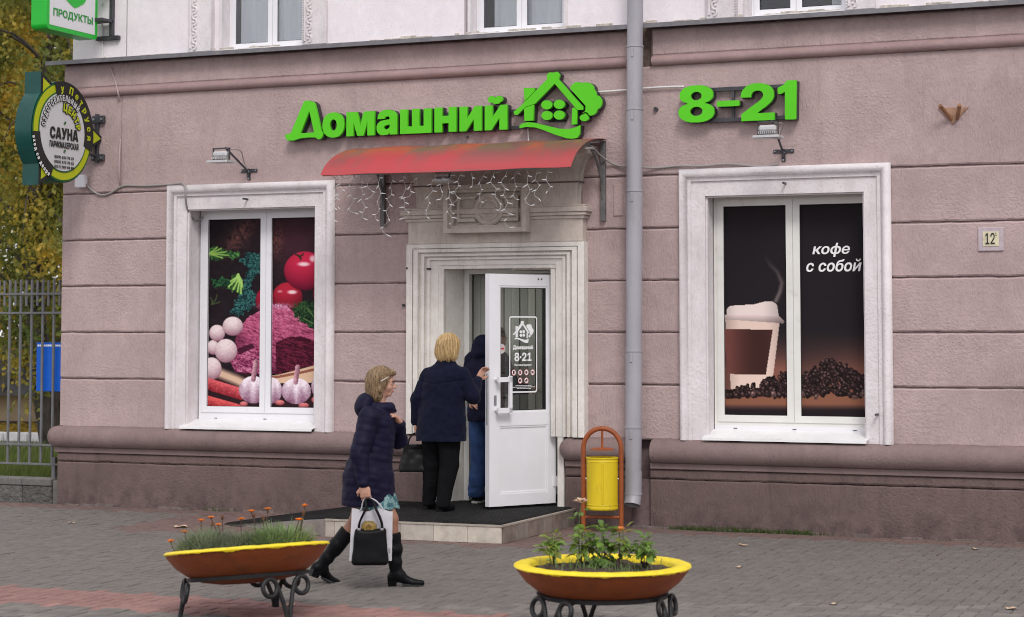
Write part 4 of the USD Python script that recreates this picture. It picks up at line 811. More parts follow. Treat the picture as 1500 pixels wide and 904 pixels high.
for y in np.arange(-1.9, 0.3, 0.05):
    for seg in getattr(inn.intersection(LineString([(3, y), (7, y)])), "geoms", [inn.intersection(LineString([(3, y), (7, y)]))]):
        if seg.is_empty: continue
        (xa, ya), (xb, yb2) = seg.coords[0], seg.coords[-1]; rib.box(min(xa, xb), max(xa, xb), y, y + 0.012, 0.1712, 0.1785)
obj(mat_t, "ribs", rib.get(), rubber)
rr2 = MB()
for t in np.linspace(0.02, 0.98, 42):
    a = v[3] + (v[0] - v[3]) * t; b = v[2] + (v[1] - v[2]) * t; rr2.tube([a + [0, 0, 0.003], b + [0, 0, 0.003]], 0.006, 4)
obj(mat_t, "ribs", rr2.get(), rubber)

# ------------------------------------------------------------------ drainpipe
pipem = M("grey_lilac_pipe_paint", (0.36, 0.35, 0.385), 0.45, metal=0.1, var=0.10, vscale=3, stretch=(1, 1, 0.4), dirt=((0.25, 0.235, 0.235), 4.0, 0.52, 0.72, 0.6))
pipe = thing("drainpipe", "grey lilac metal drainpipe running down the whole facade", "drainpipe", loc=(6.78, -0.15, 0.3))
def pc(z): return np.array([6.775 + 0.008 * z, -0.15, z])
zs = [7.9, 6.2, 4.70, 4.08, 3.28, 1.72, 0.98, 0.56]
for a, b in zip(zs[:-1], zs[1:]):
    obj(pipe, "pipe_section", tubevf([pc(a), pc(b - 0.03)], [0.082, 0.078], 24, False), pipem, smooth=True)
obj(pipe, "shoe", tubevf([pc(0.56), pc(0.36), pc(0.30) + [0, -0.01, 0], pc(0.235) + [0, -0.035, 0]], [0.084, 0.082, 0.081, 0.08], 24, False), pipem, smooth=True)
for z in zs[1:-1] + [0.34]: obj(pipe, "collar", tubevf([pc(z) + [0, 0, -0.008], pc(z) + [0, 0, 0.008]], 0.0875, 24, True), pipem, smooth=40)
for z in zs[2:-1]: obj(pipe, "clasp", boxvf(6.775 + 0.008 * z - 0.012, 6.775 + 0.008 * z + 0.012, -0.24, -0.225, z - 0.11, z - 0.02, 0.003), pipem)
for z in (4.2, 1.0, 5.4): obj(pipe, "bracket", tubevf([pc(z), pc(z) + [0, 0.2, 0]], 0.012, 6), dark_steel)

# ------------------------------------------------------------------ canopy over the door
red_c = lin(196, 62, 58)
canm = usdkit.material(stage, "/World/Looks/faded_red_canopy_paint", {"g": ("geometry", {}), "p": ("principled_bsdf", {"roughness": 0.42, "specular_ior_level": 0.45}),
    "m": ("mapping", {"scale": (0.8, 2.6, 2.6)}), "n1": ("noise_texture", {"scale": 1.7, "detail": 5.0, "roughness": 0.6}), "m2": ("mapping", {"scale": (1.0, 0.35, 0.35)}), "n2": ("noise_texture", {"scale": 1.5, "detail": 6.0, "roughness": 0.7}),
    "sep": ("separate_xyz", {}), "rz": ("map_range", {"from_min": 3.62, "from_max": 3.83, "clamp": True}), "rn": ("map_range", {"from_min": 0.35, "from_max": 0.7, "clamp": True}), "mul": ("math", {"math_type": "multiply"}),
    "c1": ("mix", {"mix_type": "mix", "color1": lin(172, 58, 62), "color2": lin(158, 92, 70)}), "rd": ("map_range", {"from_min": 0.44, "from_max": 0.56, "to_max": 0.95, "clamp": True}), "rz2": ("map_range", {"from_min": 3.5, "from_max": 3.70, "to_min": 0.12, "clamp": True}), "mul2": ("math", {"math_type": "multiply"}),
    "c2": ("mix", {"mix_type": "mix", "color2": lin(112, 80, 76)})},
    [("g.position", "m.vector"), ("m.vector", "n1.vector"), ("g.position", "m2.vector"), ("m2.vector", "n2.vector"), ("g.position", "sep.vector"), ("sep.z", "rz.value"), ("n1.fac", "rn.value"), ("rz.result", "mul.value1"), ("rn.result", "mul.value2"), ("mul.value", "c1.fac"),
     ("n2.fac", "rd.value"), ("sep.z", "rz2.value"), ("rd.result", "mul2.value1"), ("rz2.result", "mul2.value2"), ("mul2.value", "c2.fac"), ("c1.color", "c2.color1"), ("c2.color", "p.base_color")], surface="p.BSDF")
can = thing("door_canopy", "faded red curved sheet metal canopy on steel brackets above the door", "canopy", loc=(5.1, -0.03, 3.8))
CX0, CX1 = 3.80, 6.47
def cprof(t):   # t 0 at the wall, 1 at the front edge
    a = t * math.radians(72); return (-0.02 - 1.0 * math.sin(a) / math.sin(math.radians(72)), 3.81 - 0.345 * (1 - math.cos(a)) / (1 - math.cos(math.radians(72))))
ts = np.linspace(0, 1, 15); xs = np.linspace(CX0, CX1, 40)
def sheet(off):
    v = []
    for t in ts:
        y, z = cprof(t)
        for x in xs:
            dz = 0.006 * math.sin(x * 9 + t * 3) * (1 - t) + 0.012 * (meshkit.noise(np.array([[x * 3, t * 2, 1.0]]))[0] - 0.5)
            v.append((x, y, z + dz + off))
    return np.array(v)
va, vb = sheet(0), sheet(-0.006); nx, nt = len(xs), len(ts)
i, j = np.meshgrid(np.arange(nt - 1), np.arange(nx - 1), indexing="ij"); q = np.stack([i * nx + j, (i + 1) * nx + j, (i + 1) * nx + j + 1, i * nx + j + 1], -1).reshape(-1, 4)
N_ = nt * nx; q2 = q[:, ::-1] + N_
edge = []
for a, b in [((nt - 1) * nx + k, (nt - 1) * nx + k + 1) for k in range(nx - 1)]: edge.append((a, a + N_, b + N_, b))
for a, b in [(k * nx + nx - 1, (k + 1) * nx + nx - 1) for k in range(nt - 1)]: edge.append((b, b + N_, a + N_, a))
for a, b in [(k * nx, (k + 1) * nx) for k in range(nt - 1)]: edge.append((a, a + N_, b + N_, b))
qq = np.vstack([q, q2, np.array(edge)]); obj(can, "sheet", (np.vstack([va, vb]), np.vstack([qq[:, [0, 1, 2]], qq[:, [0, 2, 3]]])), canm, smooth=60)
old_steel = M("weathered_grey_steel", (0.16, 0.155, 0.155), 0.6, metal=0.3, var=0.3, vscale=14, dirt=((0.3, 0.2, 0.09), 12.0, 0.62, 0.75, 0.6))
for bx in (4.00, 6.43):
    b = MB(); b.box(bx - 0.025, bx + 0.025, -0.045, 0.0, 3.0, 3.80, 0.003)
    t = np.linspace(0, 1, 12); cur = np.stack([bx + 0 * t, -0.04 - 0.55 * (1 - np.cos(t * 1.5)), 3.22 + 0.52 * np.sin(t * 1.5)], 1)
    for p0, p1 in zip(cur[:-1], cur[1:]): b.tube([p0, p1], 0.016, 6)
    top = [cprof(u) for u in np.linspace(0.02, 0.95, 9)]; b.tube([(bx, y, z - 0.018) for y, z in top], 0.012, 6)
    obj(can, "bracket", b.get(), old_steel)
obj(can, "purlin", MB().tube([(CX0 + 0.02, *np.add(cprof(0.97), (0, -0.02))), (CX1 - 0.02, *np.add(cprof(0.97), (0, -0.02)))], 0.010, 6).tube([(CX0 + 0.02, *np.add(cprof(0.5), (0, -0.018))), (CX1 - 0.02, *np.add(cprof(0.5), (0, -0.018)))], 0.010, 6).get(), old_steel)
obj(bld, "anchor_hook", MB().tube([(4.22, 0.0, 4.0), (4.22, -0.05, 3.98)], 0.008, 6).tube([(4.95, 0.0, 3.9), (4.97, -0.06, 3.88)], 0.008, 6).tube([(4.235, 0.0, 2.18), (4.235, -0.03, 2.18)], 0.014, 8).tube([(6.98, 0.0, 4.09), (6.98, -0.03, 4.09)], 0.022, 8).get(), dark_steel)
obj(bld, "cover_plate", boxvf(6.535, 6.63, -0.012, 0.005, 3.05, 3.36, 0.003), pink, label="pink painted metal cover plate beside the drainpipe")

# light chain under the canopy
bulb = M("clear_bulb", (0.66, 0.66, 0.66), 0.25, spec=0.6); cord = M("white_light_cord", (0.44, 0.44, 0.44), 0.5)
ic = thing("icicle_light_chain", "unlit white icicle light chain hanging from the canopy's front edge", "light chain", loc=(5.0, -0.9, 3.5))
main = MB(); blb = MB(); r = np.random.default_rng(21)
drops = [(3.86, .28), (3.98, .46), (4.09, .33), (4.2, .42), (4.28, .2), (4.40, .46), (4.53, .56), (4.66, .40), (4.78, .22), (4.93, .42), (5.05, .26), (5.15, .5), (5.27, .34), (5.42, .16), (5.52, .30), (5.64, .40), (5.75, .52), (5.85, .26), (5.96, .32), (6.07, .24), (6.16, .20)]
prev = None
for x, L in drops:
    y = -0.93 + r.uniform(-0.05, 0.05); z0 = 3.475
    if prev: main.tube(bez([prev, ((prev[0] + x) / 2, y, z0 - r.uniform(0.01, 0.05)), (x, y, z0)], 6), 0.0022, 4)
    prev = (x, y, z0); p = np.array(prev); pts = [p]; s = 1; 
    while p[2] > z0 - L:
        p = p + np.array([s * r.uniform(0.0, 0.06), r.uniform(-0.02, 0.02), -r.uniform(0.04, 0.085)]); pts.append(p); s = -s
        d = np.array([-s * r.uniform(0.01, 0.035), r.uniform(-0.012, 0.012), -r.uniform(-0.006, 0.022)]); blb.add(*tubevf([p, p + d * 0.6, p + d * 1.5], [0.003, 0.0055, 0.0025], 5))
    main.tube(bez(pts, len(pts) * 3) if len(pts) > 2 else pts, 0.0021, 4)
obj(ic, "cord", main.get(), cord); obj(ic, "bulb", blb.get(), bulb); tag(stage.GetPrimAtPath(ic + "/bulb"), kind="stuff")

# ------------------------------------------------------------------ big letters of the shop sign
name_sign = thing("shop_name_sign", "green raised letters of the shop name with a house emblem above the door", "sign", loc=(4.7, -0.06, 3.9))
def wz(px, py, y=-0.12): return at(400 + px / 3.0, 60 + py / 3.0, y)
def raised(parent, shape, nm, y=-0.125, face=0.012, depth=0.075):
    """A green face on a dark return that is a little wider."""
    f = shape.buffer(0.0); b = MB().ext(shape.buffer(0.012), depth, (0, -0.012, 0)).get()
    p = obj(parent, nm, MB().ext(f, 0.030, (0, y + 0.030, 0)).get(), green); obj(p, "return", MB().ext(shape.buffer(0.0025), 0.078, (0, -0.018, 0)).get(), sign_side)
    return p
def trace(pts): return Polygon([wz(*p) for p in pts]).buffer(0.006).buffer(-0.006)
D1 = trace([(52, 418), (60, 410), (78, 407), (134, 272), (142, 263), (155, 262), (174, 266), (185, 276), (214, 398), (222, 404), (219, 418), (208, 432), (198, 432), (186, 424), (160, 424), (120, 428), (90, 438), (64, 438)]).difference(trace([(121, 406), (160, 308), (181, 402)]))
raised(name_sign, D1, "letter")
gx = text_shape("омашний", 820); (xa, za), (xb, zb) = wz(219, 420), wz(1028, 388); (_, zt) = wz(975, 243)
zb_, zx = (wz(225, 422)[1] + wz(1028, 388)[1]) / 2, (wz(270, 318)[1] + wz(1000, 283)[1]) / 2
tot = gx.bounds; x_h = text_shape("н", 850).bounds[3]; sx = (xb - xa) / (tot[2] - tot[0]); sz = (zx - zb_) / x_h
for g in polys(affinity.affine_transform(gx, [sx, 0, 0, sz, xa - tot[0] * sx, zb_])):
    g = g.buffer(0.004, join_style=1); big = (g.bounds[3] - g.bounds[1]) > 0.15
    if big: raised(name_sign, g, "letter")
# the breve of the last letter, heart shaped
heart = unary_union([affinity.scale(Point(*wz(961, 257)).buffer(0.042), 1.0, 0.8), affinity.scale(Point(*wz(993, 256)).buffer(0.042), 1.0, 0.8), trace([(945, 258), (1010, 256), (992, 276), (972, 278)])])
raised(name_sign, heart, "breve")
for k, part in enumerate((roof, emblem[1], emblem[2], emblem[3], emblem[4], emblem[5])):
    tr = unary_union([Polygon([wz(x * 1500, -y * 1500) for x, y in g.exterior.coords], [[wz(x * 1500, -y * 1500) for x, y in h.coords] for h in g.interiors]) for g in polys(part)])
    raised(name_sign, tr.buffer(0), ("roof", "chimney_wall", "wall_post", "tree_crown", "bush", "path")[k])
for part in emblem[6:]:
    raised(name_sign, Polygon([wz(x * 1500, -y * 1500) for x, y in part.exterior.coords]), "window_dot")
obj(name_sign, "back_plate", MB().ext(trace([(1195, 262), (1270, 260), (1272, 350), (1196, 352)]), 0.02, (0, -0.01, 0)).get(), sign_side)
rails = MB(); 
for (a, b) in (((225, 345), (1060, 300)), ((215, 412), (1075, 378))):
    (x0, z0), (x1, z1) = wz(*a), wz(*b); rails.box(x0, x1, -0.045, -0.012, (z0 + z1) / 2 - 0.015, (z0 + z1) / 2 + 0.015)
obj(name_sign, "rail", rails.get(), dark_steel)
hours = thing("opening_hours_sign", "green raised numerals of the opening hours beside the drainpipe", "sign", loc=(7.8, -0.06, 4.1))
def hz(px, py): return at(880 + px / 2.419, py / 2.419, -0.12)
for ch, w_, (a, b), (c, d) in (("8", 860, (276, 437), (402, 299)), ("2", 860, (497, 430), (615, 292))):
    (x0, z0), (x1, z1) = hz(a, b), hz(c, d); raised(hours, fit(text_shape(ch, w_), x0, x1, z0, z1), "numeral")
raised(hours, Polygon([hz(*p) for p in ((628, 334), (627, 312), (648, 301), (661, 285), (694, 284), (692, 423), (653, 424), (653, 325), (640, 333))]).buffer(-0.012).buffer(0.012), "numeral")
(x0, z0), (x1, z1) = hz(412, 379), hz(492, 355); raised(hours, sbox(x0, z0, x1, z1).buffer(-0.015).buffer(0.015), "dash")
b = MB(); x0, z0 = hz(330, 318); x1, z1 = hz(660, 300); b.box(x0, x1, -0.06, -0.02, z0 - 0.018, z0 + 0.018); zq = hz(540, 418)[1]; b.box(x0, x1, -0.058, -0.02, zq - 0.018, zq + 0.018); xm = hz(462, 400)[0]; b.box(xm - 0.012, xm + 0.012, -0.055, -0.02, zq, z0)
obj(hours, "frame", b.get(), dark_steel)

# ------------------------------------------------------------------ projecting signs at the corner
disc = thing("round_advertising_sign", "round green sign with black pointer hanging out from the building corner", "sign", loc=(0.5, 0.0, 4.05))
SU, SW = (0, 1, 0), (0, 0, 1)
dc = (-0.735, 4.05); R = 0.545
tri = Polygon([(-1.12, 4.665), (-1.14, 3.455), (0.05, 4.045)])
tri_in = Polygon([(-1.085, 4.60), (-1.10, 3.52), (-0.02, 4.045)])
circ = Point(*dc).buffer(R, 48)
dgreen = M("dark_green_sign_casing", lin(8, 66, 60), 0.35, var=0.2, vscale=5, dirt=((0.012, 0.075, 0.068), 6.0, 0.5, 0.7, 0.5)); lime = M("lime_sign_print", lin(176, 186, 22), 0.4); palegrey = M("pale_sign_print", (0.58, 0.58, 0.59), 0.4)
SX = 0.5
body = obj(disc, "casing", MB().ext(circ.union(tri), 0.205, (SX - 0.205, 0, 0), SU, SW).get(), dgreen)
def sface(shape, nm, mat, lift): return obj(disc, nm, MB().ext(shape, 0.002, (SX + lift, 0, 0), SU, SW).get(), mat)
blackp = M("black_sign_print", (0.012, 0.013, 0.013), 0.45)
sface(tri.buffer(-0.002), "pointer_border", blackp, -0.0005); sface(tri_in, "pointer_field", lime, 0.003)
sface(Point(*dc).buffer(R - 0.012, 48), "rim_line", M("green_line_print", lin(34, 92, 44), 0.4), 0.0065); sface(Point(*dc).buffer(R - 0.03, 48), "lime_ring", lime, 0.010)
sface(Point(*dc).buffer(0.438, 48), "inner_line", MATS["green_line_print"], 0.0135); sface(Point(*dc).buffer(0.42, 48), "panel", palegrey, 0.017)
def sector(r0, r1, a0, a1):
    t = np.radians(np.linspace(a0, a1, 40)); return Polygon([(dc[0] + r1 * math.cos(a), dc[1] + r1 * math.sin(a)) for a in t] + [(dc[0] + r0 * math.cos(a), dc[1] + r0 * math.sin(a)) for a in t[::-1]])
sface(sector(0.385, 0.548, -18, 108), "name_band", blackp, 0.0205); sface(sector(0.415, 0.545, 184, 246), "yard_band", blackp, 0.0205)
sface(arc_text("у Петруся", 0.432, 101, -9, 0.082, 800, dc, 0.92), "lettering", lime, 0.024); sface(arc_text("вход со двора", 0.505, 188, 243, 0.05, 800, dc, 0.75), "lettering", white_print, 0.024)
sface(arc_text("ОЗДОРОВИТЕЛЬНЫЙ", 0.335, 176, 44, 0.066, 800, dc, 0.62).buffer(0.008), "lettering_outline", blackp, 0.0245); sface(arc_text("ОЗДОРОВИТЕЛЬНЫЙ", 0.335, 176, 44, 0.066, 800, dc, 0.62), "lettering", M("pale_letter_print", (0.6, 0.6, 0.6), 0.4), 0.028)
sface(arc_text("ЦЕНТР", 0.225, 96, 8, 0.085, 900, dc, 0.8).buffer(0.010), "lettering_outline", blackp, 0.0245); sface(arc_text("ЦЕНТР", 0.225, 96, 8, 0.085, 900, dc, 0.8), "lettering", lime, 0.028)
sface(fit(text_shape("САУНА", 900), dc[0] - 0.245, dc[0] + 0.265, dc[1] - 0.085, dc[1] + 0.045), "lettering", blackp, 0.024); sface(fit(text_shape("ПАРИКМАХЕРСКАЯ", 700), dc[0] - 0.25, dc[0] + 0.27, dc[1] - 0.175, dc[1] - 0.105), "lettering", blackp, 0.024)
for k, tx in enumerate(("(029) 633 75 22", "(033) 373 75 22", "(017) 289 98 98")): sface(fit(text_shape(tx, 750), dc[0] - 0.16, dc[0] + 0.19, dc[1] - 0.293 - k * 0.052, dc[1] - 0.258 - k * 0.052), "lettering", blackp, 0.024)
for z in (dc[1] + 0.10, dc[1] - 0.205): sface(affinity.rotate(affinity.scale(Point(dc[0] + 0.02, z).buffer(0.02), 1.2, 0.6), 40), "leaf_mark", MATS["green_line_print"], 0.024)
b = MB(); b.box(SX - 0.06, SX - 0.02, -0.045, -0.008, 3.78, 4.32, 0.003); b.box(SX - 0.10, SX + 0.06, -0.05, -0.01, 4.22, 4.30, 0.004); b.box(SX - 0.10, SX + 0.06, -0.05, -0.01, 3.80, 3.87, 0.004)
for z in (4.22, 3.86): b.box(SX - 0.06, SX - 0.03, -0.3, -0.03, z - 0.012, z + 0.012)
obj(disc, "bracket", b.get(), dark_steel)
bolt = MB()
for z in (4.26, 3.83):
    for x in (SX - 0.07, SX + 0.035): bolt.tube([(x, -0.05, z), (x, -0.065, z)], 0.014, 8)
obj(disc, "bolt", bolt.get(), galv)
prod = thing("grocery_sign", "green framed rounded light box sign projecting above the round sign", "sign", loc=(0.5, 0.0, 5.4))
pr = sbox(-0.98, 5.19, -0.16, 5.86).buffer(0.055)
gframe = M("bright_green_frame", lin(28, 176, 48), 0.35, var=0.05, vscale=4)
obj(prod, "casing", MB().ext(pr, 0.20, (SX - 0.20, 0, 0), SU, SW).get(), gframe)
def pface(s, nm, m, l): return obj(prod, nm, MB().ext(s, 0.002, (SX + l, 0, 0), SU, SW).get(), m)
pface(pr.buffer(-0.05), "face", M("white_sign_face", (0.70, 0.70, 0.72), 0.4), 0.0)
pface(fit(text_shape("ПРОДУКТЫ", 720), -0.925, -0.20, 5.275, 5.375), "lettering", M("green_letter_print", lin(22, 140, 50), 0.4), 0.004)
apple = unary_union([affinity.scale(Point(-0.62, 5.62).buffer(0.15), 0.95, 1.0), affinity.scale(Point(-0.46, 5.62).buffer(0.15), 0.95, 1.0), Polygon([(-0.72, 5.56), (-0.36, 5.56), (-0.45, 5.46), (-0.54, 5.425), (-0.63, 5.46)])])
pface(apple, "emblem", gframe, 0.004)
b = MB(); b.box(SX + 0.06, SX + 0.10, 0.03, 0.085, 5.20, 6.0, 0.003); b.box(SX - 0.12, SX + 0.18, 0.03, 0.084, 5.155, 5.20, 0.003)
for z in (5.36, 5.78): b.box(SX - 0.10, SX + 0.1, -0.16, 0.05, z - 0.014, z + 0.014)
b.box(SX - 0.1, SX - 0.07, -0.2, 0.06, 5.345, 5.375)
obj(prod, "bracket", b.get(), dark_steel)

# ------------------------------------------------------------------ floodlights
def floodlight(wx_, wz_, head, label):
    t = thing("floodlight", label, "floodlight", loc=(wx_, 0, wz_), group="floodlights on the facade")
    b = MB(); b.box(wx_ - 0.10, wx_ + 0.10, -0.012, 0.0, wz_ - 0.018, wz_ + 0.018, 0.002); b.box(wx_ - 0.018, wx_ + 0.018, -0.014, 0.0, wz_ - 0.10, wz_ + 0.02, 0.002)
    hx, hy, hz_ = head
    b.box(wx_ - 0.01, wx_ + 0.01, -0.03, 0.0, wz_ - 0.02, wz_ + 0.02)
    b.tube([(wx_, -0.02, wz_ - 0.06), (wx_, -0.045, wz_), (hx + 0.03, hy + 0.03, hz_ + 0.11)], 0.012, 6)
    bl = MB()
    for dx in (-0.085, 0.085): bl.tube([(wx_ + dx, -0.016, wz_), (wx_ + dx, -0.02, wz_)], 0.008, 8)
    bl.tube([(wx_, -0.018, wz_ - 0.085), (wx_, -0.022, wz_ - 0.085)], 0.008, 8)
    obj(t, "bracket", b.get(), dark_steel); obj(t, "bolt", bl.get(), galv)
    y_ = MB(); y_.box(hx - 0.10, hx + 0.10, hy - 0.012, hy + 0.012, hz_ + 0.095, hz_ + 0.108); y_.box(hx - 0.10, hx - 0.092, hy - 0.012, hy + 0.012, hz_ - 0.02, hz_ + 0.10); y_.box(hx + 0.092, hx + 0.10, hy - 0.012, hy + 0.012, hz_ - 0.02, hz_ + 0.10)
    obj(t, "yoke", y_.get(), dark_steel)
    c = MB(); c.add(*boxvf(hx - 0.085, hx + 0.085, hy - 0.05, hy + 0.05, hz_ + 0.01, hz_ + 0.07, 0.018))
    for k in range(9): c.box(hx - 0.08 + k * 0.0195, hx - 0.08 + k * 0.0195 + 0.006, hy - 0.06, hy + 0.06, hz_ - 0.012, hz_ + 0.012)
    obj(t, "housing", c.get(), lampm)
    rim = extrude(sbox(hx - 0.115, hy - 0.09, hx + 0.115, hy + 0.09).buffer(0.012), 0.022, (0, 0, hz_ - 0.05), (1, 0, 0), (0, 1, 0)); obj(t, "rim", rim, lampm)
    obj(t, "lens", extrude(sbox(hx - 0.10, hy - 0.075, hx + 0.10, hy + 0.075), 0.004, (0, 0, hz_ - 0.054), (1, 0, 0), (0, 1, 0)), M("lamp_lens", (0.5, 0.52, 0.52), 0.15, spec=0.6))
    obj(t, "lead", tubevf(bez([(hx + 0.05, hy + 0.05, hz_ + 0.1), (hx + 0.09 + (wx_ - hx) * 0.25, hy + 0.12, hz_ + 0.10), (wx_ - 0.02, -0.08, wz_ + 0.09), (wx_ + 0.012, -0.03, wz_ - 0.02)], 14), 0.006, 6), wire_grey)
floodlight(2.39, 3.63, (2.38, -0.56, 3.72), "grey floodlight on an arm above the left shop window")
floodlight(8.26, 3.63, (8.26, -0.56, 3.755), "grey floodlight on an arm above the right shop window, below the numerals")
fl3 = thing("floodlight", "small floodlight hidden under the red canopy", "floodlight", loc=(4.97, -0.62, 3.48), group="floodlights on the facade")
obj(fl3, "housing", boxvf(4.90, 5.03, -0.68, -0.57, 3.43, 3.48, 0.012), lampm); obj(fl3, "rim", boxvf(4.875, 5.055, -0.705, -0.545, 3.385, 3.425, 0.01), lampm); obj(fl3, "yoke", MB().box(4.885, 4.893, -0.635, -0.615, 3.40, 3.62).box(5.037, 5.045, -0.635, -0.615, 3.40, 3.62).get(), dark_steel)

# ------------------------------------------------------------------ cables
def cable(pts, r, mat, label): single("cable", tubevf(bez(pts, 40), r, 6), mat, label, "cable", smooth=True, group="cables along the facade")
def wp(px, py, y): x, z = at(px, py, y); return (x, y, z)
box_ = thing("junction_box", "small white junction box under the round sign", "junction box", loc=(0.25, 0, 3.57))
(xa, za), (xb, zb) = at(110, 275, -0.06), at(125, 256, -0.06); obj(box_, "lid", boxvf(xa, xb, -0.075, -0.04, za, zb, 0.008), upvc); obj(box_, "body", boxvf(xa + 0.01, xb - 0.01, -0.05, 0.0, za + 0.01, zb - 0.01, 0.006), upvc)
cable([wp(124, 268, -0.03), wp(135, 279, -0.02), wp(150, 286, -0.015), wp(165, 281, -0.012), wp(176, 274, -0.012), wp(200, 272, -0.012), wp(235, 271, -0.012), wp(262, 269, -0.03), wp(271, 273, -0.108), wp(272, 290, -0.11), wp(273, 300, -0.06), wp(278, 315, 0.04), wp(286, 323, 0.12), wp(297, 318, 0.2)], 0.011, wire_grey, "grey cable sagging from the white box into the left shop window")
cable([wp(149, 5, 0.075), wp(150, 50, 0.075), wp(150, 88, 0.07)], 0.011, wire_white, "white cable running down the upper wall at the corner sign")
cable([wp(162, 98, -0.01), wp(166, 112, -0.01), wp(171, 127, -0.02), wp(173, 136, -0.068), wp(175, 145, -0.02), wp(176, 210, -0.008), wp(176, 270, -0.008)], 0.010, wire_pink, "pink painted cable running down the wall beside the round sign")
cable([wp(857, 218, -0.62), wp(872, 220, -0.3), wp(885, 232, -0.08), wp(900, 241, -0.02), wp(925, 244, -0.06), wp(960, 246, -0.02), wp(995, 243, -0.02), wp(1030, 243, -0.02), wp(1064, 240, -0.02), wp(1100, 243, -0.02), wp(1140, 240, -0.03)], 0.010, wire_grey, "thin grey cable from the canopy to the right floodlight")
cable([wp(870, 135, -0.03), wp(915, 132, -0.03), wp(950, 129, -0.03), wp(1002, 127, -0.03)], 0.010, wire_white, "white cable joining the shop name sign and the numerals")
cable([wp(773, 186, -0.03), wp(774, 200, -0.03), wp(774, 216, -0.03)], 0.008, wire_white, "short white cable from the house emblem down to the canopy")

# ------------------------------------------------------------------ flag holder and house number
rust = M("rusty_brown_steel", (0.26, 0.13, 0.07), 0.75, var=0.35, vscale=18, bump=0.4, bscale=90)
fh = thing("flag_holder", "rusty triangular flag holder plate with two stub tubes on the right", "flag holder", loc=(9.88, 0, 3.9))
obj(fh, "plate", MB().ext(Polygon([at(1374, 158, -0.02), at(1418, 157, -0.02), at(1395, 182, -0.02)]), 0.012, (0, 0, 0)).get(), M("pale_rusty_plate", (0.34, 0.20, 0.13), 0.8, var=0.3, vscale=16))
for (a, b, dx) in ((at(1393, 174, -0.02), at(1377, 155, -0.15), 0), (at(1402, 173, -0.02), at(1406, 154, -0.15), 0)):
    obj(fh, "tube", tubevf([(a[0], -0.01, a[1]), (b[0], -0.16, b[1])], 0.019, 12), rust, smooth=40)
hn = thing("house_number_plate", "small framed house number plate on the wall at far right", "number plate", loc=(10.2, 0, 2.75))
(x0, z0), (x1, z1) = at(1433, 368, -0.01), at(1470, 333, -0.01)
obj(hn, "frame", MB().box(x0, x1, -0.016, 0.004, z0, z1, 0.004).get(), M("lilac_plate_paint", (0.46, 0.39, 0.42), 0.6, var=0.12, vscale=20))
(a0, c0_), (a1, c1_) = at(1440, 361, -0.02), at(1463, 339, -0.02)
obj(hn, "number_panel", boxvf(a0, a1, -0.021, -0.01, c0_, c1_), M("yellowed_enamel", (0.62, 0.57, 0.40), 0.4, var=0.2, vscale=14))
(b0, d0), (b1, d1) = at(1443.5, 358, -0.02), at(1457, 341, -0.02); obj(hn, "numeral", MB().ext(fit(text_shape("12", 620), b0, b1, d0, d1), 0.002, (0, -0.0215, 0)).get(), black_print)
(b0, d0), (b1, d1) = at(1458, 345.5, -0.02), at(1460, 340.5, -0.02); obj(hn, "small_mark", MB().ext(fit(text_shape("1", 620), b0, b1, d0, d1), 0.002, (0, -0.0215, 0)).get(), black_print)

# ------------------------------------------------------------------ litter bin
orange = M("orange_brown_paint", (0.27, 0.068, 0.018), 0.5, var=0.18, vscale=9, dirt=((0.12, 0.05, 0.02), 10.0, 0.58, 0.72, 0.6)); yellow = M("yellow_bin_paint", (0.68, 0.50, 0.012), 0.45, var=0.08, vscale=5, dirt=((0.30, 0.20, 0.03), 8.0, 0.60, 0.72, 0.6), stretch=(1.6, 1.6, 0.5))
bx, by = 6.575, -0.47; hw = 0.182
bn = thing("litter_bin", "yellow drum litter bin in an orange tubular arch by the drainpipe", "litter bin", loc=(bx, by, 0))
bu = np.array([0.97, 0.24, 0])
def bp(u, z, d=0.0): return np.array([bx, by, 0]) + bu * u + np.array([-0.24, 0.97, 0]) * d + np.array([0, 0, z])
arch = [bp(-hw, 0.0), bp(-hw, 0.4), bp(-hw, 0.79)] + [bp(-hw * math.cos(t), 0.79 + hw * 1.05 * math.sin(t)) for t in np.linspace(0.15, math.pi - 0.15, 13)] + [bp(hw, 0.79), bp(hw, 0.4), bp(hw, 0.0)]
obj(bn, "arch", tubevf(arch, 0.024, 12), orange, smooth=True)
obj(bn, "cross_bar", tubevf([bp(-hw, 0.135), bp(hw, 0.135)], 0.014, 10), orange)
for q_ in (-hw, hw): obj(bn, "foot_plate", boxvf(bp(q_, 0)[0] - 0.07, bp(q_, 0)[0] + 0.07, bp(q_, 0)[1] - 0.07, bp(q_, 0)[1] + 0.07, 0.0, 0.012), rust)
obj(bn, "ash_tray", MB().mesh(lathe([(0.0005, 0.80), (0.09, 0.795), (0.118, 0.782), (0.118, 0.775), (0.0005, 0.77)], 24, (bx, by, 0))).tube([bp(0, 0.79), bp(0, 0.97)], 0.012, 8).get(), orange, smooth=40)
rB = 0.150
prof = [(0.0005, 0.205), (rB - 0.01, 0.205), (rB, 0.212), (rB + 0.004, 0.225), (rB, 0.24), (rB, 0.25), (rB + 0.004, 0.258), (rB, 0.266), (rB, 0.66), (rB + 0.004, 0.668), (rB, 0.676), (rB, 0.688), (rB + 0.006, 0.695), (rB + 0.006, 0.706), (rB - 0.002, 0.708), (rB - 0.006, 0.70), (rB - 0.006, 0.24), (0.0005, 0.24)]
drum = obj(bn, "drum", lathe(prof, 36, (bx, by, 0)), yellow, smooth=40)
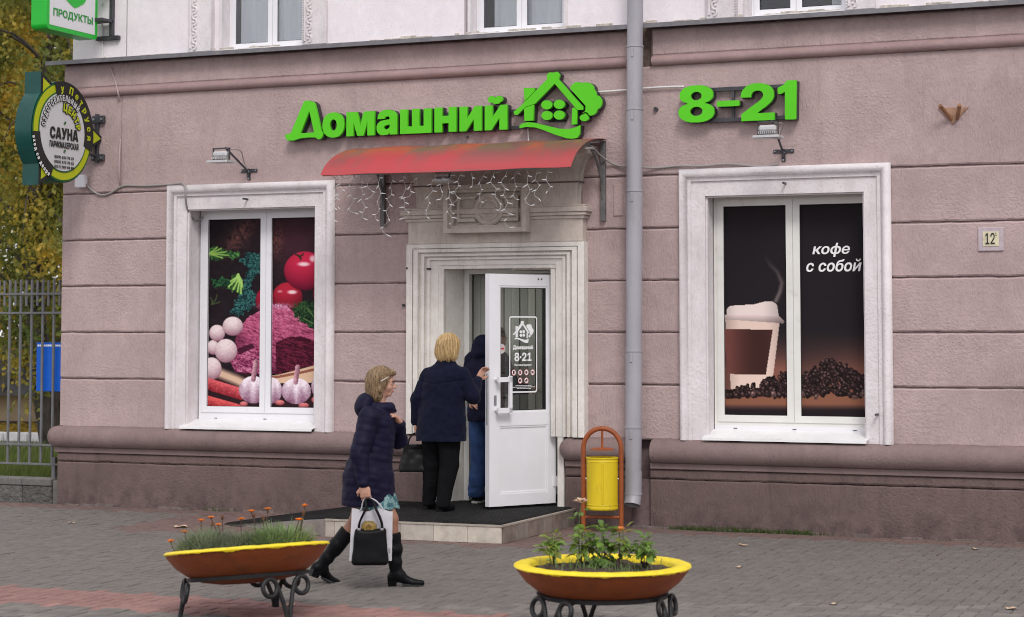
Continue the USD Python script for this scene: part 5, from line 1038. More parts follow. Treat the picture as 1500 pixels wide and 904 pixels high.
seam = bp(0.02, 0, -rB - 0.002); obj(drum, "seam", MB().box(seam[0] - 0.006, seam[0] + 0.006, seam[1] - 0.004, seam[1] + 0.01, 0.27, 0.655, 0.001).get(), yellow)
obj(bn, "pivot", MB().tube([bp(-hw, 0.50), bp(-rB + 0.005, 0.50)], 0.012, 8).tube([bp(hw, 0.50), bp(rB - 0.005, 0.50)], 0.012, 8).get(), galv)
# ------------------------------------------------------------------ planters
bowl_m = M("brown_orange_planter_paint", (0.20, 0.050, 0.014), 0.55, spec=0.3, var=0.25, vscale=5, bump=0.35, bscale=38, dirt=((0.085, 0.028, 0.012), 5.0, 0.46, 0.68, 0.75))
rim_m = M("yellow_rim_paint", (0.80, 0.62, 0.015), 0.45, var=0.08, vscale=8, bump=0.5, bscale=45, dirt=((0.42, 0.27, 0.03), 9.0, 0.55, 0.75, 0.7))
iron = M("black_wrought_iron", (0.018, 0.018, 0.019), 0.5, spec=0.4, metal=0.2, var=0.3, vscale=14)
soil = M("planter_soil", (0.075, 0.052, 0.04), 0.95, var=0.6, vscale=26, bump=1.0, bscale=55, bdist=0.03)
def rotmat(ax, deg):
    a = math.radians(deg); c, s = math.cos(a), math.sin(a)
    return np.array([[c, 0, s], [0, 1, 0], [-s, 0, c]]) if ax == "y" else np.array([[c, -s, 0], [s, c, 0], [0, 0, 1]])
def planter(loc, label, tilt, turn, seed, back=0.0):
    t = thing("flower_planter", label, "planter", loc=loc, group="bowl planters on the pavement")
    L = np.array(loc); c0_ = np.array([0, 0, 0.24]); Rm = rotmat("y", -tilt)
    if back:
        a_ = math.radians(back); ax = np.array([math.cos(YAW), math.sin(YAW), 0]); K_ = np.array([[0, -ax[2], ax[1]], [ax[2], 0, -ax[0]], [-ax[1], ax[0], 0]]); Rm = (np.eye(3) - math.sin(a_) * K_ + (1 - math.cos(a_)) * K_ @ K_) @ Rm
    def pl(v): return (np.asarray(v) - c0_) @ Rm.T + c0_ + L
    prof = [(0.0005, 0.215), (0.18, 0.220), (0.31, 0.243), (0.41, 0.293), (0.482, 0.350), (0.533, 0.415), (0.547, 0.442)]
    v, f = lathe(prof, 72); k = np.arctan2(v[:, 1], v[:, 0]); v *= (1 + 0.004 * np.sin(3 * k + seed) + 0.003 * np.sin(11 * k))[:, None] ** np.array([1, 1, 0])
    obj(t, "bowl", (pl(v), f), bowl_m, smooth=50)
    S_ = 160; a = np.arange(S_) * 2 * np.pi / S_; nn = lambda q, s: meshkit.fbm(np.stack([np.cos(a) * q, np.sin(a) * q, a * 0 + s], 1), 3, seed) - 0.5
    drip = 0.004 + 0.010 * np.clip(nn(9, 1) * 2.2, -0.15, 1) + 0.010 * np.clip(nn(26, 3) * 2, 0, 1); lump = 0.006 * nn(14, 5)
    ring_ = []
    for rad, z in ((0.552 - 0.02, None), (0.556, 0.442), (0.553, 0.452), (0.535, 0.459), (0.50, 0.462), (0.465, 0.456), (0.452, 0.44), (0.448, 0.40)):
        if z is None: zz = 0.442 - drip; rr_ = 0.5485 - drip * 0.75 + 0.004
        else: zz = z + lump * (0.46 < rad < 0.55); rr_ = rad + lump * 0.6 + (0.006 * nn(20, 8) if rad < 0.47 else 0)
        ring_.append(np.stack([rr_ * np.cos(a), rr_ * np.sin(a), np.broadcast_to(zz, a.shape)], 1))
    v = np.concatenate(ring_); n = len(ring_); i, j = np.meshgrid(np.arange(n - 1), np.arange(S_), indexing="ij"); j2 = (j + 1) % S_
    q = np.stack([i * S_ + j, i * S_ + j2, (i + 1) * S_ + j2, (i + 1) * S_ + j], -1).reshape(-1, 4); obj(t, "rim", (pl(v), np.vstack([q[:, [0, 1, 2]], q[:, [0, 2, 3]]])), rim_m, smooth=60)
    gx, gy = np.meshgrid(np.linspace(-1, 1, 60), np.linspace(-1, 1, 60)); dd = np.sqrt(gx ** 2 + gy ** 2); sc = np.where(dd > 0, np.maximum(np.abs(gx), np.abs(gy)) / np.maximum(dd, 1e-9), 1) * 0.452
    X, Y = gx * sc, gy * sc; Z = 0.415 + 0.045 * (meshkit.fbm(np.stack([X * 14, Y * 14, X * 0], -1), 4, seed) - 0.4) + 0.015 * (1 - (X ** 2 + Y ** 2) / 0.2)
    v = np.stack([X, Y, Z], -1).reshape(-1, 3); i, j = np.meshgrid(np.arange(59), np.arange(59), indexing="ij"); q = np.stack([i * 60 + j, i * 60 + j + 1, (i + 1) * 60 + j + 1, (i + 1) * 60 + j], -1).reshape(-1, 4)
    obj(t, "soil", (pl(v), np.vstack([q[:, [0, 1, 2]], q[:, [0, 2, 3]]])), soil, smooth=True)
    st = obj(t, "stand", (pl(lathe([(0.350, 0.252), (0.408, 0.252), (0.414, 0.276), (0.385, 0.280), (0.350, 0.252)], 64)[0]), lathe([(0, 0)] * 5, 64)[1]), iron, smooth=30)
    for kk in range(3):
        ph = math.radians(turn + 120 * kk); rd, tg = np.array([math.cos(ph), math.sin(ph), 0]), np.array([-math.sin(ph), math.cos(ph), 0]); b = MB()
        dz = 0.42 * math.cos(ph) * math.tan(math.radians(tilt))
        for s in (-1, 1):
            cen = (0.128, 0.205 + dz); lo = [(cen[0] + 0.056 * math.cos(w), cen[1] + 0.056 * math.sin(w)) for w in np.radians(np.linspace(118, -225, 22))]
            path = [(0.012, 0.0), (0.016, 0.06), (0.040, 0.14 + dz * 0.6), (0.074, 0.222 + dz)] + lo
            pts = [L + rd * (0.455 - 0.045 * min(1, z / 0.26)) + tg * s * u + np.array([0, 0, z]) for u, z in path]
            b.tube(bez(pts, 60), 0.0155, 8)
        obj(t, "leg", b.get(), iron, smooth=True)
    return pl
plL = planter((6.30, -6.65, 0), "left planter, tilted orange brown bowl of grey green tufts and small orange flowers", 4.6, -24, 3, 4.3)
plR = planter((8.81, -6.60, 0), "right planter, level orange brown bowl of dark soil with leafy green plants", 0.0, 2, 8)
stem_m = M("green_stem", (0.09, 0.14, 0.035), 0.6, var=0.3, vscale=30); stem_b = M("brown_stem", (0.07, 0.04, 0.028), 0.7, var=0.3, vscale=30)
tuftm = M("grey_green_foliage", (0.31, 0.37, 0.22), 0.7, var=0.35, vscale=7, island=0.4, trans=0.25); tuftm2 = M("fresh_green_foliage", (0.30, 0.42, 0.17), 0.7, var=0.35, vscale=7, island=0.4, trans=0.25)
petal_o = M("orange_petals", (0.80, 0.22, 0.02), 0.6, var=0.35, vscale=30, trans=0.25); petal_p = M("pale_pink_petals", (0.85, 0.60, 0.50), 0.6, var=0.2, vscale=40, trans=0.25); seed_m = M("dry_seed_head", (0.12, 0.05, 0.025), 0.9, var=0.4, vscale=40)
petal_s = M("salmon_petals", (0.85, 0.33, 0.10), 0.6, var=0.2, vscale=40, trans=0.25)
def tuft(c, rx, ry, h, n, mat, label, seed):
    r = np.random.default_rng(seed); a = r.uniform(0, 2 * np.pi, n); q = np.sqrt(r.random(n))
    bx_, by_ = c[0] + rx * q * np.cos(a), c[1] + ry * q * np.sin(a); hh = h * (1 - 0.55 * q ** 2) * r.uniform(0.45, 1.1, n); aa = a + r.normal(0, 0.9, n); l = hh * r.uniform(0.1, 1.25, n); aa = r.uniform(0, 2 * np.pi, n) * 0.5 + aa * 0.5; hh *= 0.75 + 0.5 * meshkit.noise(np.stack([bx_ * 14, by_ * 14, 0 * bx_ + seed], 1))
    d = np.stack([np.cos(aa), np.sin(aa), 0 * a], 1); s = np.stack([-np.sin(aa), np.cos(aa), 0 * a], 1) * (0.0034 * r.uniform(0.6, 1.5, n))[:, None]; b = np.stack([bx_, by_, 0 * a + 0.40], 1); up = np.array([0, 0, 1.0])
    m_ = b + d * (l * 0.4)[:, None] + up * (hh * 0.6)[:, None]; v = np.stack([b - s, b + s, m_ + s * 1.3, m_ - s * 1.3, b + d * l[:, None] + up * hh[:, None]], 1).reshape(-1, 3); k = np.arange(n)[:, None] * 5
    t = thing("leafy_tuft", label, "plant", loc=tuple(plL(np.array([[c[0], c[1], 0.41]]))[0]), group="grey green tufts in the left planter")
    obj(t, "foliage", (plL(v), np.vstack([k + [[0, 1, 2]], k + [[0, 2, 3]], k + [[3, 2, 4]]])), mat)
tuft((-0.25, -0.08), 0.19, 0.22, 0.19, 2400, tuftm, "grey green tuft at the left end of the left planter", 31)
tuft((0.02, -0.02), 0.17, 0.26, 0.175, 2400, tuftm, "middle grey green tuft of the left planter", 32)
tuft((0.27, 0.0), 0.16, 0.24, 0.215, 2400, tuftm2, "fresher green tuft at the right end of the left planter", 33)
def flower_head(c, r0, petals, n, mat, cmat, t, seed, cup=0.3):
    r = np.random.default_rng(seed); m = MB()
    for k in range(n):
        a = k * 2 * np.pi / petals + r.normal(0, 0.08); ring_ = k // petals; rr_ = r0 * (1 - 0.22 * ring_) * r.uniform(0.85, 1.1); el = cup + 0.35 * ring_ + r.normal(0, 0.08)
        d = np.array([math.cos(a) * math.cos(el), math.sin(a) * math.cos(el), math.sin(el)]); s = np.array([-math.sin(a), math.cos(a), 0]) * rr_ * 0.32; u_ = np.array([0, 0, 0.12 * rr_])
        m.add([c, c + d * rr_ * 0.55 - s + u_, c + d * rr_ + u_ * 0.3, c + d * rr_ * 0.55 + s + u_], [[0, 1, 2, 3]])
    obj(t, "flower", m.get(), mat)
    v, f, _ = meshkit.arrays(trimesh.creation.icosphere(2, r0 * 0.3)); obj(t, "flower_centre", (v * [1, 1, 0.7] + c + [0, 0, r0 * 0.15], f), cmat, smooth=True)
FL = [(-0.52, -0.12, 0.075, 1, "orange flower drooping at the left rim of the left planter"), (-0.43, -0.08, 0.13, 1, "low orange flower near the left end of the left planter"), (-0.335, -0.02, 0.20, 1, "brightest orange flower above the left tuft"), (-0.30, 0.05, 0.215, 1, "tall orange flower standing behind the left tuft"), (-0.265, 0.0, 0.175, 0, "brown seed head above the left tuft"), (-0.205, 0.04, 0.215, 0, "tall brown seed head right of the left tuft's flowers"), (-0.19, -0.04, 0.16, 1, "small orange flower over the gap between left and middle tufts"),
      (-0.005, -0.05, 0.185, 1, "low orange flower above the middle tuft"), (0.01, 0.06, 0.235, 1, "tall orange flower above the middle tuft"), (0.065, 0.0, 0.21, 0, "brown seed head above the middle tuft"), (0.145, 0.05, 0.24, 1, "tall orange flower between middle and right tufts"), (0.155, -0.03, 0.185, 0, "brown seed head between middle and right tufts"), (0.43, 0.05, 0.24, 1, "orange flower at the right end of the left planter"), (0.425, -0.03, 0.15, 1, "lower orange flower at the right end of the left planter"), (0.445, 0.0, 0.20, 0, "brown seed head at the right end of the left planter")]
for k, (x, y, h, o, lab) in enumerate(FL):
    r = np.random.default_rng(60 + k); b0 = np.array([x * 0.85, y, 0.41]); tip = np.array([x, y, 0.455 + h]); P0, P1 = plL(np.array([b0, tip]))
    t = thing("small_flower", lab, "flower", loc=tuple(P0), group="small flowers in the left planter")
    mid = (P0 + P1) / 2 + [r.normal(0, 0.012), r.normal(0, 0.012), 0]; obj(t, "stem", tubevf(bez([P0, mid, P1], 7), [0.0032] * 7, 5), stem_b, smooth=True)
    if o: flower_head(P1, 0.032, 9, 18, petal_o, seed_m, t, 80 + k)
    else:
        v, f, _ = meshkit.arrays(trimesh.creation.icosphere(2, 0.013)); obj(t, "seed_head", (v * [0.8, 0.8, 1.4] + P1, f), seed_m, smooth=True)
    lf = MB()
    for w in range(5):
        z = r.uniform(0.2, 0.85); p = P0 + (P1 - P0) * z; a = r.uniform(0, 6.28); d = np.array([math.cos(a), math.sin(a), 0.5]) * 0.03; s = np.array([-math.sin(a), math.cos(a), 0]) * 0.005; lf.add([p, p + d * 0.5 - s, p + d, p + d * 0.5 + s], [[0, 1, 2, 3]])
    tag(stage.GetPrimAtPath(obj(t, "foliage", lf.get(), tuftm)), kind="stuff")
leaf_g = [M(f"plant_leaf_{k}", c, 0.5, spec=0.4, var=0.3, vscale=14, island=0.25, trans=0.28) for k, c in (("fresh", (0.22, 0.36, 0.065)), ("mid", (0.16, 0.28, 0.06)), ("yellowish", (0.28, 0.33, 0.07)))]
wilt = M("wilted_leaf", (0.035, 0.02, 0.02), 0.8, var=0.4, vscale=30)
def leaf_vf(p, d, up, L_, w):
    d = d / np.linalg.norm(d); s = np.cross(d, up); s /= np.linalg.norm(s) + 1e-9; n = np.cross(s, d)
    pts = [(0, 0, 0), (0.22, 0.7, 0.10), (0.5, 1.0, 0.06), (0.78, 0.62, -0.06), (1.0, 0.0, -0.18), (0.78, -0.62, -0.06), (0.5, -1.0, 0.06), (0.22, -0.7, 0.10), (0.25, 0, 0.0), (0.52, 0, -0.03), (0.78, 0, -0.10)]
    v = np.array([p + d * a * L_ + s * b * w * 0.5 + n * c * L_ for a, b, c in pts])
    return v, np.array([[0, 8, 1], [1, 8, 9], [1, 9, 2], [2, 9, 10], [2, 10, 3], [3, 10, 4], [0, 7, 8], [7, 9, 8], [7, 6, 9], [6, 10, 9], [6, 5, 10], [5, 4, 10]])
def plant(xy, h, nst, spread, nleaf, lsize, label, seed, mats=(0, 1), low=0.25, flower=None, dark_low=False):
    r = np.random.default_rng(seed); base = np.array([8.81 + xy[0], -6.60 + xy[1], 0.415])
    t = thing("leafy_plant", label, "plant", loc=tuple(base), group="leafy plants in the right planter")
    lf = [MB(), MB()]; wl = MB(); tops = []
    for k in range(nst):
        a = r.uniform(0, 6.28); off = np.array([math.cos(a), math.sin(a), 0]) * spread * r.uniform(0.3, 1.0); hh = h * r.uniform(0.7, 1.0) if k else h
        if k == 0: off *= 0.3
        p0 = base + off * 0.35; p1 = base + off + [0, 0, hh]; mid = (p0 + p1) / 2 + r.normal(0, 0.012, 3) * [1, 1, 0.2]; cur = bez([p0, mid, p1], 10)
        obj(t, "stem", tubevf(cur, np.linspace(0.0048, 0.0022, 10), 5), stem_b if r.random() < 0.5 else stem_m, smooth=True); tops.append(p1)
        for q in range(nleaf):
            z = r.uniform(low, 1.0) if q > 3 else 1.0; p = cur[min(9, int(z * 9))]; aa = r.uniform(0, 6.28); el = r.uniform(-0.45, 0.45) if z < 1 else r.uniform(0.1, 0.9)
            d = np.array([math.cos(aa) * math.cos(el), math.sin(aa) * math.cos(el), math.sin(el)]); pet = r.uniform(0.008, 0.04); L_ = lsize * r.uniform(0.65, 1.25) * (1.15 - 0.35 * z)
            lf[int(r.random() < 0.4)].add(*leaf_vf(p + d * pet, d + [0, 0, r.uniform(-0.35, 0.1)], np.array([r.normal(0, 0.3), r.normal(0, 0.3), 1.0]), L_, L_ * r.uniform(0.5, 0.7)))
        if dark_low:
            for q in range(5):
                p = cur[int(r.integers(1, 4))]; aa = r.uniform(0, 6.28); d = np.array([math.cos(aa), math.sin(aa), -1.0]); wl.add(*leaf_vf(p, d, np.array([0.2, 0.1, 1.0]), 0.04, 0.022))
    for m_, k in zip(lf, mats):
        if m_.n: obj(t, "foliage", m_.get(), leaf_g[k])
    if wl.n: obj(t, "wilted_leaves", wl.get(), wilt)
    if flower: flower_head(tops[0] + [0, 0, 0.01], *flower[:5], t, seed, flower[5])
plant((-0.33, 0.02), 0.20, 3, 0.05, 26, 0.072, "leftmost leafy plant in the right planter", 1, (0, 2), 0.55)
plant((-0.165, 0.06), 0.40, 1, 0.02, 24, 0.055, "tallest plant in the right planter, with a pale pink flower on top", 2, (1, 0), 0.12, (0.052, 9, 36, petal_p, petal_p, 0.25))
plant((-0.14, -0.02), 0.235, 4, 0.085, 22, 0.070, "bushy plant at the foot of the pale pink flower", 3, (0, 2), 0.5, None, True)
plant((0.0, -0.05), 0.26, 5, 0.10, 19, 0.070, "densest green plant in the middle of the right planter", 4, (1, 0), 0.1)
plant((0.115, 0.0), 0.245, 2, 0.04, 26, 0.070, "plant with an orange flower right of the middle in the right planter", 5, (0, 2), 0.5, (0.042, 8, 32, petal_s, petal_s, 0.3), True)
plant((0.28, 0.03), 0.205, 3, 0.055, 24, 0.074, "rightmost leafy plant in the right planter", 6, (0, 1), 0.55, None, True)
plant((0.40, -0.02), 0.095, 1, 0.01, 4, 0.025, "tiny sprout at the right edge of the right planter", 7, (2, 0), 0.7)
plant((-0.28, -0.16), 0.055, 2, 0.02, 5, 0.03, "tiny green sprout at the front of the right planter's soil", 8, (0, 1), 0.3)
sl = blades(260, lambda r, n: 8.81 + r.normal(0.0, 0.16, n), lambda r, n: -6.65 + r.normal(0, 0.09, n), lambda x, y: 0.41 + 0 * x, 0.03, 0.10, 0.003, 41, 0.8)
single("planter_weeds", sl, tuftm2, "thin grass weeds among the leafy plants of the right planter", "weeds", kind="stuff")

# ------------------------------------------------------------------ fence on its low block wall
bar_m = M("grey_fence_paint", (0.155, 0.157, 0.163), 0.55, metal=0.2, var=0.15, vscale=12)
fence = thing("bar_fence", "grey steel bar fence on a low block wall left of the building", "fence", loc=(-2.0, 0.2, 0.25))
k = 0; x = -0.245
while x > -4.6:
    obj(fence, "bar", tubevf([(x, 0.2, 0.42), (x, 0.2, 2.50)], 0.0155, 8), bar_m, smooth=40)
    obj(fence, "short_bar", tubevf([(x + 0.075, 0.2, 2.20), (x + 0.075, 0.2, 2.49)], 0.014, 8), bar_m, smooth=40); x -= 0.151
for z in (0.42, 0.635, 2.12, 2.335):
    obj(fence, "rail", boxvf(-4.7, -0.03, 0.178, 0.19, z - 0.012, z + 0.012, 0.003), bar_m)
obj(fence, "post", boxvf(-0.235, -0.19, 0.18, 0.225, 0.22, 0.50), bar_m); obj(fence, "post", boxvf(-3.05, -2.99, 0.18, 0.24, 0.22, 2.45), bar_m)
blockm = [M(f"rough_block_{k}", c, 0.95, var=0.3, vscale=12, bump=1.0, bscale=26, bdist=0.04) for k, c in (("dark", (0.105, 0.10, 0.092)), ("grey", (0.13, 0.125, 0.115)))]
capm = M("block_cap", (0.14, 0.135, 0.125), 0.9, var=0.2, vscale=14, bump=0.4, bscale=70)
bw = thing("low_block_wall", "low wall of rough grey concrete blocks under the bar fence", "wall", loc=(-2.0, 0.2, 0))
x = -0.165; k = 0
while x > -4.7:
    obj(bw, "block", boxvf(x - 0.395, x, 0.09, 0.33, -0.05, 0.185, 0.012), blockm[k % 2]); obj(bw, "cap_stone", boxvf(x - 0.397, x - 0.003, 0.08, 0.34, 0.187, 0.265, 0.008), capm); x -= 0.40; k += 1
obj(bw, "end_pier", boxvf(-0.16, -0.035, 0.10, 0.33, -0.05, 0.25, 0.01), capm)
bb = thing("blue_notice_board", "plain blue notice board fixed to the bar fence by the building corner", "notice board", loc=(-0.34, 0.26, 1.5))
obj(bb, "panel", boxvf(-0.50, -0.10, 0.235, 0.25, 1.235, 1.785, 0.003), M("blue_board_paint", lin(10, 88, 190), 0.4, var=0.04, vscale=4))
tl = MB(); r = np.random.default_rng(9); u = -0.485
while u < -0.12: l = r.uniform(0.012, 0.024); tl.box(u, u + l, 0.2335, 0.236, 1.742, 1.762); u += l + 0.007
obj(bb, "heading", tl.get(), white_print)
# basement entrance at the back of the courtyard
shed = thing("courtyard_shed", "low beige courtyard shed with grey sheet metal front behind the fence", "shed", loc=(-14, 15, 0))
obj(shed, "wall", boxvf(-24, -8.0, 14.8, 18, 0.0, 0.62), M("beige_shed_wall", (0.42, 0.33, 0.22), 0.85, var=0.15, vscale=3, bump=0.2, bscale=40))
obj(shed, "base", boxvf(-24, -7.98, 14.76, 14.8, 0.0, 0.10), M("dark_shed_base", (0.05, 0.045, 0.05), 0.8))
obj(shed, "roof", MB().mesh(sweep_x([(14.55, 0.62), (14.55, 0.70), (15.6, 1.62), (18.3, 1.75), (18.3, 0.62)], -24.2, -7.9)).get(), M("grey_shed_roof", (0.135, 0.135, 0.14), 0.6, var=0.25, vscale=1.5))
for sx in np.arange(-23.5, -8, 0.9): obj(shed, "roof_seam", MB().tube([(sx, 14.53, 0.70), (sx, 15.6, 1.645), (sx, 18.3, 1.775)], 0.018, 5).get(), M("roof_seam_metal", (0.10, 0.10, 0.105), 0.6))
# ------------------------------------------------------------------ trees
bark = M("grey_bark", (0.075, 0.066, 0.058), 0.95, spec=0.1, var=0.5, vscale=8, bump=0.8, bscale=25, stretch=(1, 1, 0.3))
leafmats = {}
def leafmat(name, stops):
    leafmats[name] = usdkit.material(stage, "/World/Looks/" + name, {"g": ("geometry", {}), "r": ("rgb_ramp", {"ramp": stops}), "n": ("noise_texture", {"scale": 0.9, "detail": 2.0}), "a": ("math", {"math_type": "multiply_add", "value2": 0.45}), "nm": ("math", {"math_type": "multiply_add", "value2": 1.5, "value3": -0.45}),
        "p": ("principled_bsdf", {"roughness": 0.6, "specular_ior_level": 0.3}), "t": ("translucent_bsdf", {}), "mx": ("mix_closure", {"fac": 0.35})},
        [("g.position", "n.vector"), ("n.fac", "nm.value1"), ("g.random_per_island", "a.value1"), ("nm.value", "a.value3"), ("a.value", "r.fac"), ("r.color", "p.base_color"), ("r.color", "t.color"), ("p.BSDF", "mx.closure1"), ("t.BSDF", "mx.closure2")], surface="mx.closure"); return leafmats[name]
autumn = leafmat("autumn_birch_leaves", [(0.0, (0.07, 0.10, 0.02)), (0.3, (0.16, 0.17, 0.03)), (0.52, (0.40, 0.30, 0.045)), (0.75, (0.68, 0.40, 0.055)), (1.0, (0.62, 0.25, 0.035))])
greeny = leafmat("green_olive_leaves", [(0.0, (0.035, 0.06, 0.012)), (0.4, (0.10, 0.13, 0.025)), (0.7, (0.24, 0.22, 0.035)), (1.0, (0.46, 0.30, 0.04))])
def tree(base, h, cr, n, mat, label, seed, droop=0.6, z0=0.25, lsize=0.05):
    r = np.random.default_rng(seed); base = np.array(base, float)
    t = thing("birch_tree", label, "tree", loc=tuple(base), group="autumn trees behind the fence")
    trunk = bez([base, base + [r.normal(0, 0.2), r.normal(0, 0.2), h * 0.4], base + [r.normal(0, 0.4), r.normal(0, 0.4), h * 0.97]], 14)
    obj(t, "trunk", tubevf(trunk, np.linspace(0.022 * h, 0.02, 14), 10), bark, smooth=True)
    tips, lim = [], MB()
    for k in range(46):
        f_ = r.uniform(z0, 0.97); p0 = trunk[int(f_ * 13)]; a = r.uniform(0, 6.28); reach = cr * (1 - 0.65 * max(0, (f_ - 0.45) / 0.55)) * r.uniform(0.5, 1.05) * (0.65 + 0.35 * min(1, (f_ - z0) / 0.15 + 0.3)); d = np.array([math.cos(a), math.sin(a), 0])
        p1 = p0 + d * reach * 0.55 + [0, 0, reach * 0.35]; p2 = p0 + d * reach + [0, 0, reach * (0.35 - droop * 0.55)]; c = bez([p0, p1, p2], 10); lim.tube(c, np.linspace(0.032, 0.005, 10) * h / 10, 5)
        for q in range(9):
            s = c[int(r.integers(3, 10))] + r.normal(0, 0.18, 3); L_ = r.uniform(0.4, 1.5) * droop; tips.append((s, L_))
    obj(t, "limbs", lim.get(), bark, smooth=True)
    ti = r.integers(0, len(tips), n); s = np.array([tips[i][0] for i in ti]); L_ = np.array([tips[i][1] for i in ti]); u = r.random(n); c = s + r.normal(0, 0.16, (n, 3)) - np.stack([0 * u, 0 * u, u * L_], 1); c[:, 2] = np.maximum(c[:, 2], 0.3)
    d = r.normal(size=(n, 3)) + [0, 0, -0.8]; d /= np.linalg.norm(d, axis=1, keepdims=True); w = np.cross(d, r.normal(size=(n, 3))); w /= np.linalg.norm(w, axis=1, keepdims=True); sz = lsize * r.uniform(0.6, 1.4, n)[:, None]
    v = np.stack([c - d * sz, c - w * sz * 0.62, c + d * sz, c + w * sz * 0.62], 1).reshape(-1, 3); k = np.arange(n)[:, None] * 4
    obj(t, "crown", (v, np.vstack([k + [[0, 1, 2]], k + [[0, 2, 3]]])), mat)
tree((-6.8, 9.3, 0), 9.5, 2.6, 28000, autumn, "nearest autumn birch, yellow and olive, right behind the blue notice board", 101, 0.9, 0.16)
tree((-9.5, 13.2, 0), 12.5, 3.2, 24000, autumn, "tall orange yellow tree filling the gap left of the round sign", 102, 0.8, 0.12, 0.06)
tree((-11.5, 18.5, 0), 14, 3.8, 19000, greeny, "darker olive green tree standing behind the yellow ones", 103, 0.7, 0.08, 0.075)
tree((-12.3, 14.0, 0), 11, 3.0, 24000, autumn, "yellow tree at the left edge of the photograph", 104, 0.8, 0.15, 0.06)
tree((-15.5, 22, 0), 15, 4.2, 22000, greeny, "farthest tree beyond the courtyard shed", 105, 0.6, 0.08, 0.09)
# ------------------------------------------------------------------ people: smooth bodies and clothes from distance fields
def cap(P, a, b, ra, rb):
    a, b = np.asarray(a, float), np.asarray(b, float); ab = b - a; h = np.clip((P - a) @ ab / (ab @ ab + 1e-12), 0, 1)
    return np.linalg.norm(P - a - h[:, None] * ab, axis=1) - (ra + (rb - ra) * h)
def ell(P, c, r, rot=None):
    q = P - np.asarray(c, float)
    if rot is not None: q = q @ rot
    r = np.asarray(r, float); k0 = np.linalg.norm(q / r, axis=1); k1 = np.linalg.norm(q / (r * r), axis=1); return k0 * (k0 - 1) / np.maximum(k1, 1e-9)
def smin(a, b, k):
    h = np.clip(0.5 + 0.5 * (b - a) / k, 0, 1); return b + (a - b) * h - k * h * (1 - h)
def smax(a, b, k): return -smin(-a, -b, k)
def chain(P, pts, rs, k=0.02):
    d = None
    for i in range(len(pts) - 1):
        e = cap(P, pts[i], pts[i + 1], rs[i], rs[i + 1]); d = e if d is None else smin(d, e, k)
    return d
def loft(P, secs):
    """Stack of ellipses (z, cx, cy, rx, ry)."""
    from scipy.interpolate import PchipInterpolator
    s = np.array(sorted(secs), float); z = np.clip(P[:, 2], s[0, 0], s[-1, 0]); I = PchipInterpolator(s[:, 0], s[:, 1:])(z)
    q = np.sqrt(((P[:, 0] - I[:, 0]) / I[:, 2]) ** 2 + ((P[:, 1] - I[:, 1]) / I[:, 3]) ** 2); d = (q - 1) * np.minimum(I[:, 2], I[:, 3])
    return np.maximum(d, np.maximum(s[0, 0] - P[:, 2], P[:, 2] - s[-1, 0]))
def nz(P, s, seed=0): return meshkit.noise(P * s, seed) - 0.5
def mesh_sdf(fn, lo, hi, h):
    """Surface nets over the blocks near the surface."""
    B = 5; lo = np.asarray(lo, float); nb = np.ceil((np.asarray(hi) - lo) / (h * B)).astype(int) + 1; N = nb * B
    bi = np.stack(np.meshgrid(*[np.arange(n) for n in nb], indexing="ij"), -1).reshape(-1, 3); cen = lo + (bi * B + (B - 1) / 2) * h
    dc = fn(cen); act = np.abs(dc) < B * h * 1.0 + 0.012
    V = np.repeat(np.repeat(np.repeat(np.where(dc.reshape(nb) < 0, -1.0, 1.0), B, 0), B, 1), B, 2)
    off = np.stack(np.meshgrid(*[np.arange(B)] * 3, indexing="ij"), -1).reshape(-1, 3); ab = bi[act]
    idx = (ab[:, None] * B + off[None]).reshape(-1, 3); V[idx[:, 0], idx[:, 1], idx[:, 2]] = fn(lo + idx * h)
    S_ = V < 0; c = np.zeros(np.array(N) - 1, int)
    for a in np.ndindex(2, 2, 2): c += S_[a[0]:N[0] - 1 + a[0], a[1]:N[1] - 1 + a[1], a[2]:N[2] - 1 + a[2]]
    cells = np.argwhere((c > 0) & (c < 8)); ids = -np.ones(c.shape, int); ids[tuple(cells.T)] = np.arange(len(cells))
    acc, cnt = np.zeros((len(cells), 3)), np.zeros(len(cells)); co = np.array(list(np.ndindex(2, 2, 2)))
    for a in co:
        for ax in range(3):
            if a[ax]: continue
            b = a.copy(); b[ax] = 1; pa, pb = cells + a, cells + b; va, vb = V[tuple(pa.T)], V[tuple(pb.T)]; m = (va < 0) != (vb < 0)
            t = np.where(m, va / np.where(va == vb, 1, va - vb), 0); p = pa.astype(float); p[:, ax] += t; acc[m] += p[m]; cnt[m] += 1
    verts = lo + acc / cnt[:, None] * h; F = []
    for ax in range(3):
        u, w = (ax + 1) % 3, (ax + 2) % 3; n = np.array(N); n[ax] -= 1; sl0 = [slice(0, N[i]) for i in range(3)]; sl1 = list(sl0); sl0[ax] = slice(0, N[ax] - 1); sl1[ax] = slice(1, N[ax])
        A_, B_ = S_[tuple(sl0)], S_[tuple(sl1)]; e = np.argwhere(A_ != B_); e = e[(e[:, u] > 0) & (e[:, w] > 0) & (e[:, u] < N[u] - 1) & (e[:, w] < N[w] - 1)]
        q = []
        for du, dw in ((-1, -1), (0, -1), (0, 0), (-1, 0)): k = e.copy(); k[:, u] += du; k[:, w] += dw; q.append(ids[tuple(k.T)])
        q = np.stack(q, 1); fl_ = ~A_[tuple(e.T)]; q[fl_] = q[fl_][:, ::-1]; F.append(q)
    F = np.vstack(F); return verts, np.vstack([F[:, [0, 1, 2]], F[:, [0, 2, 3]]])
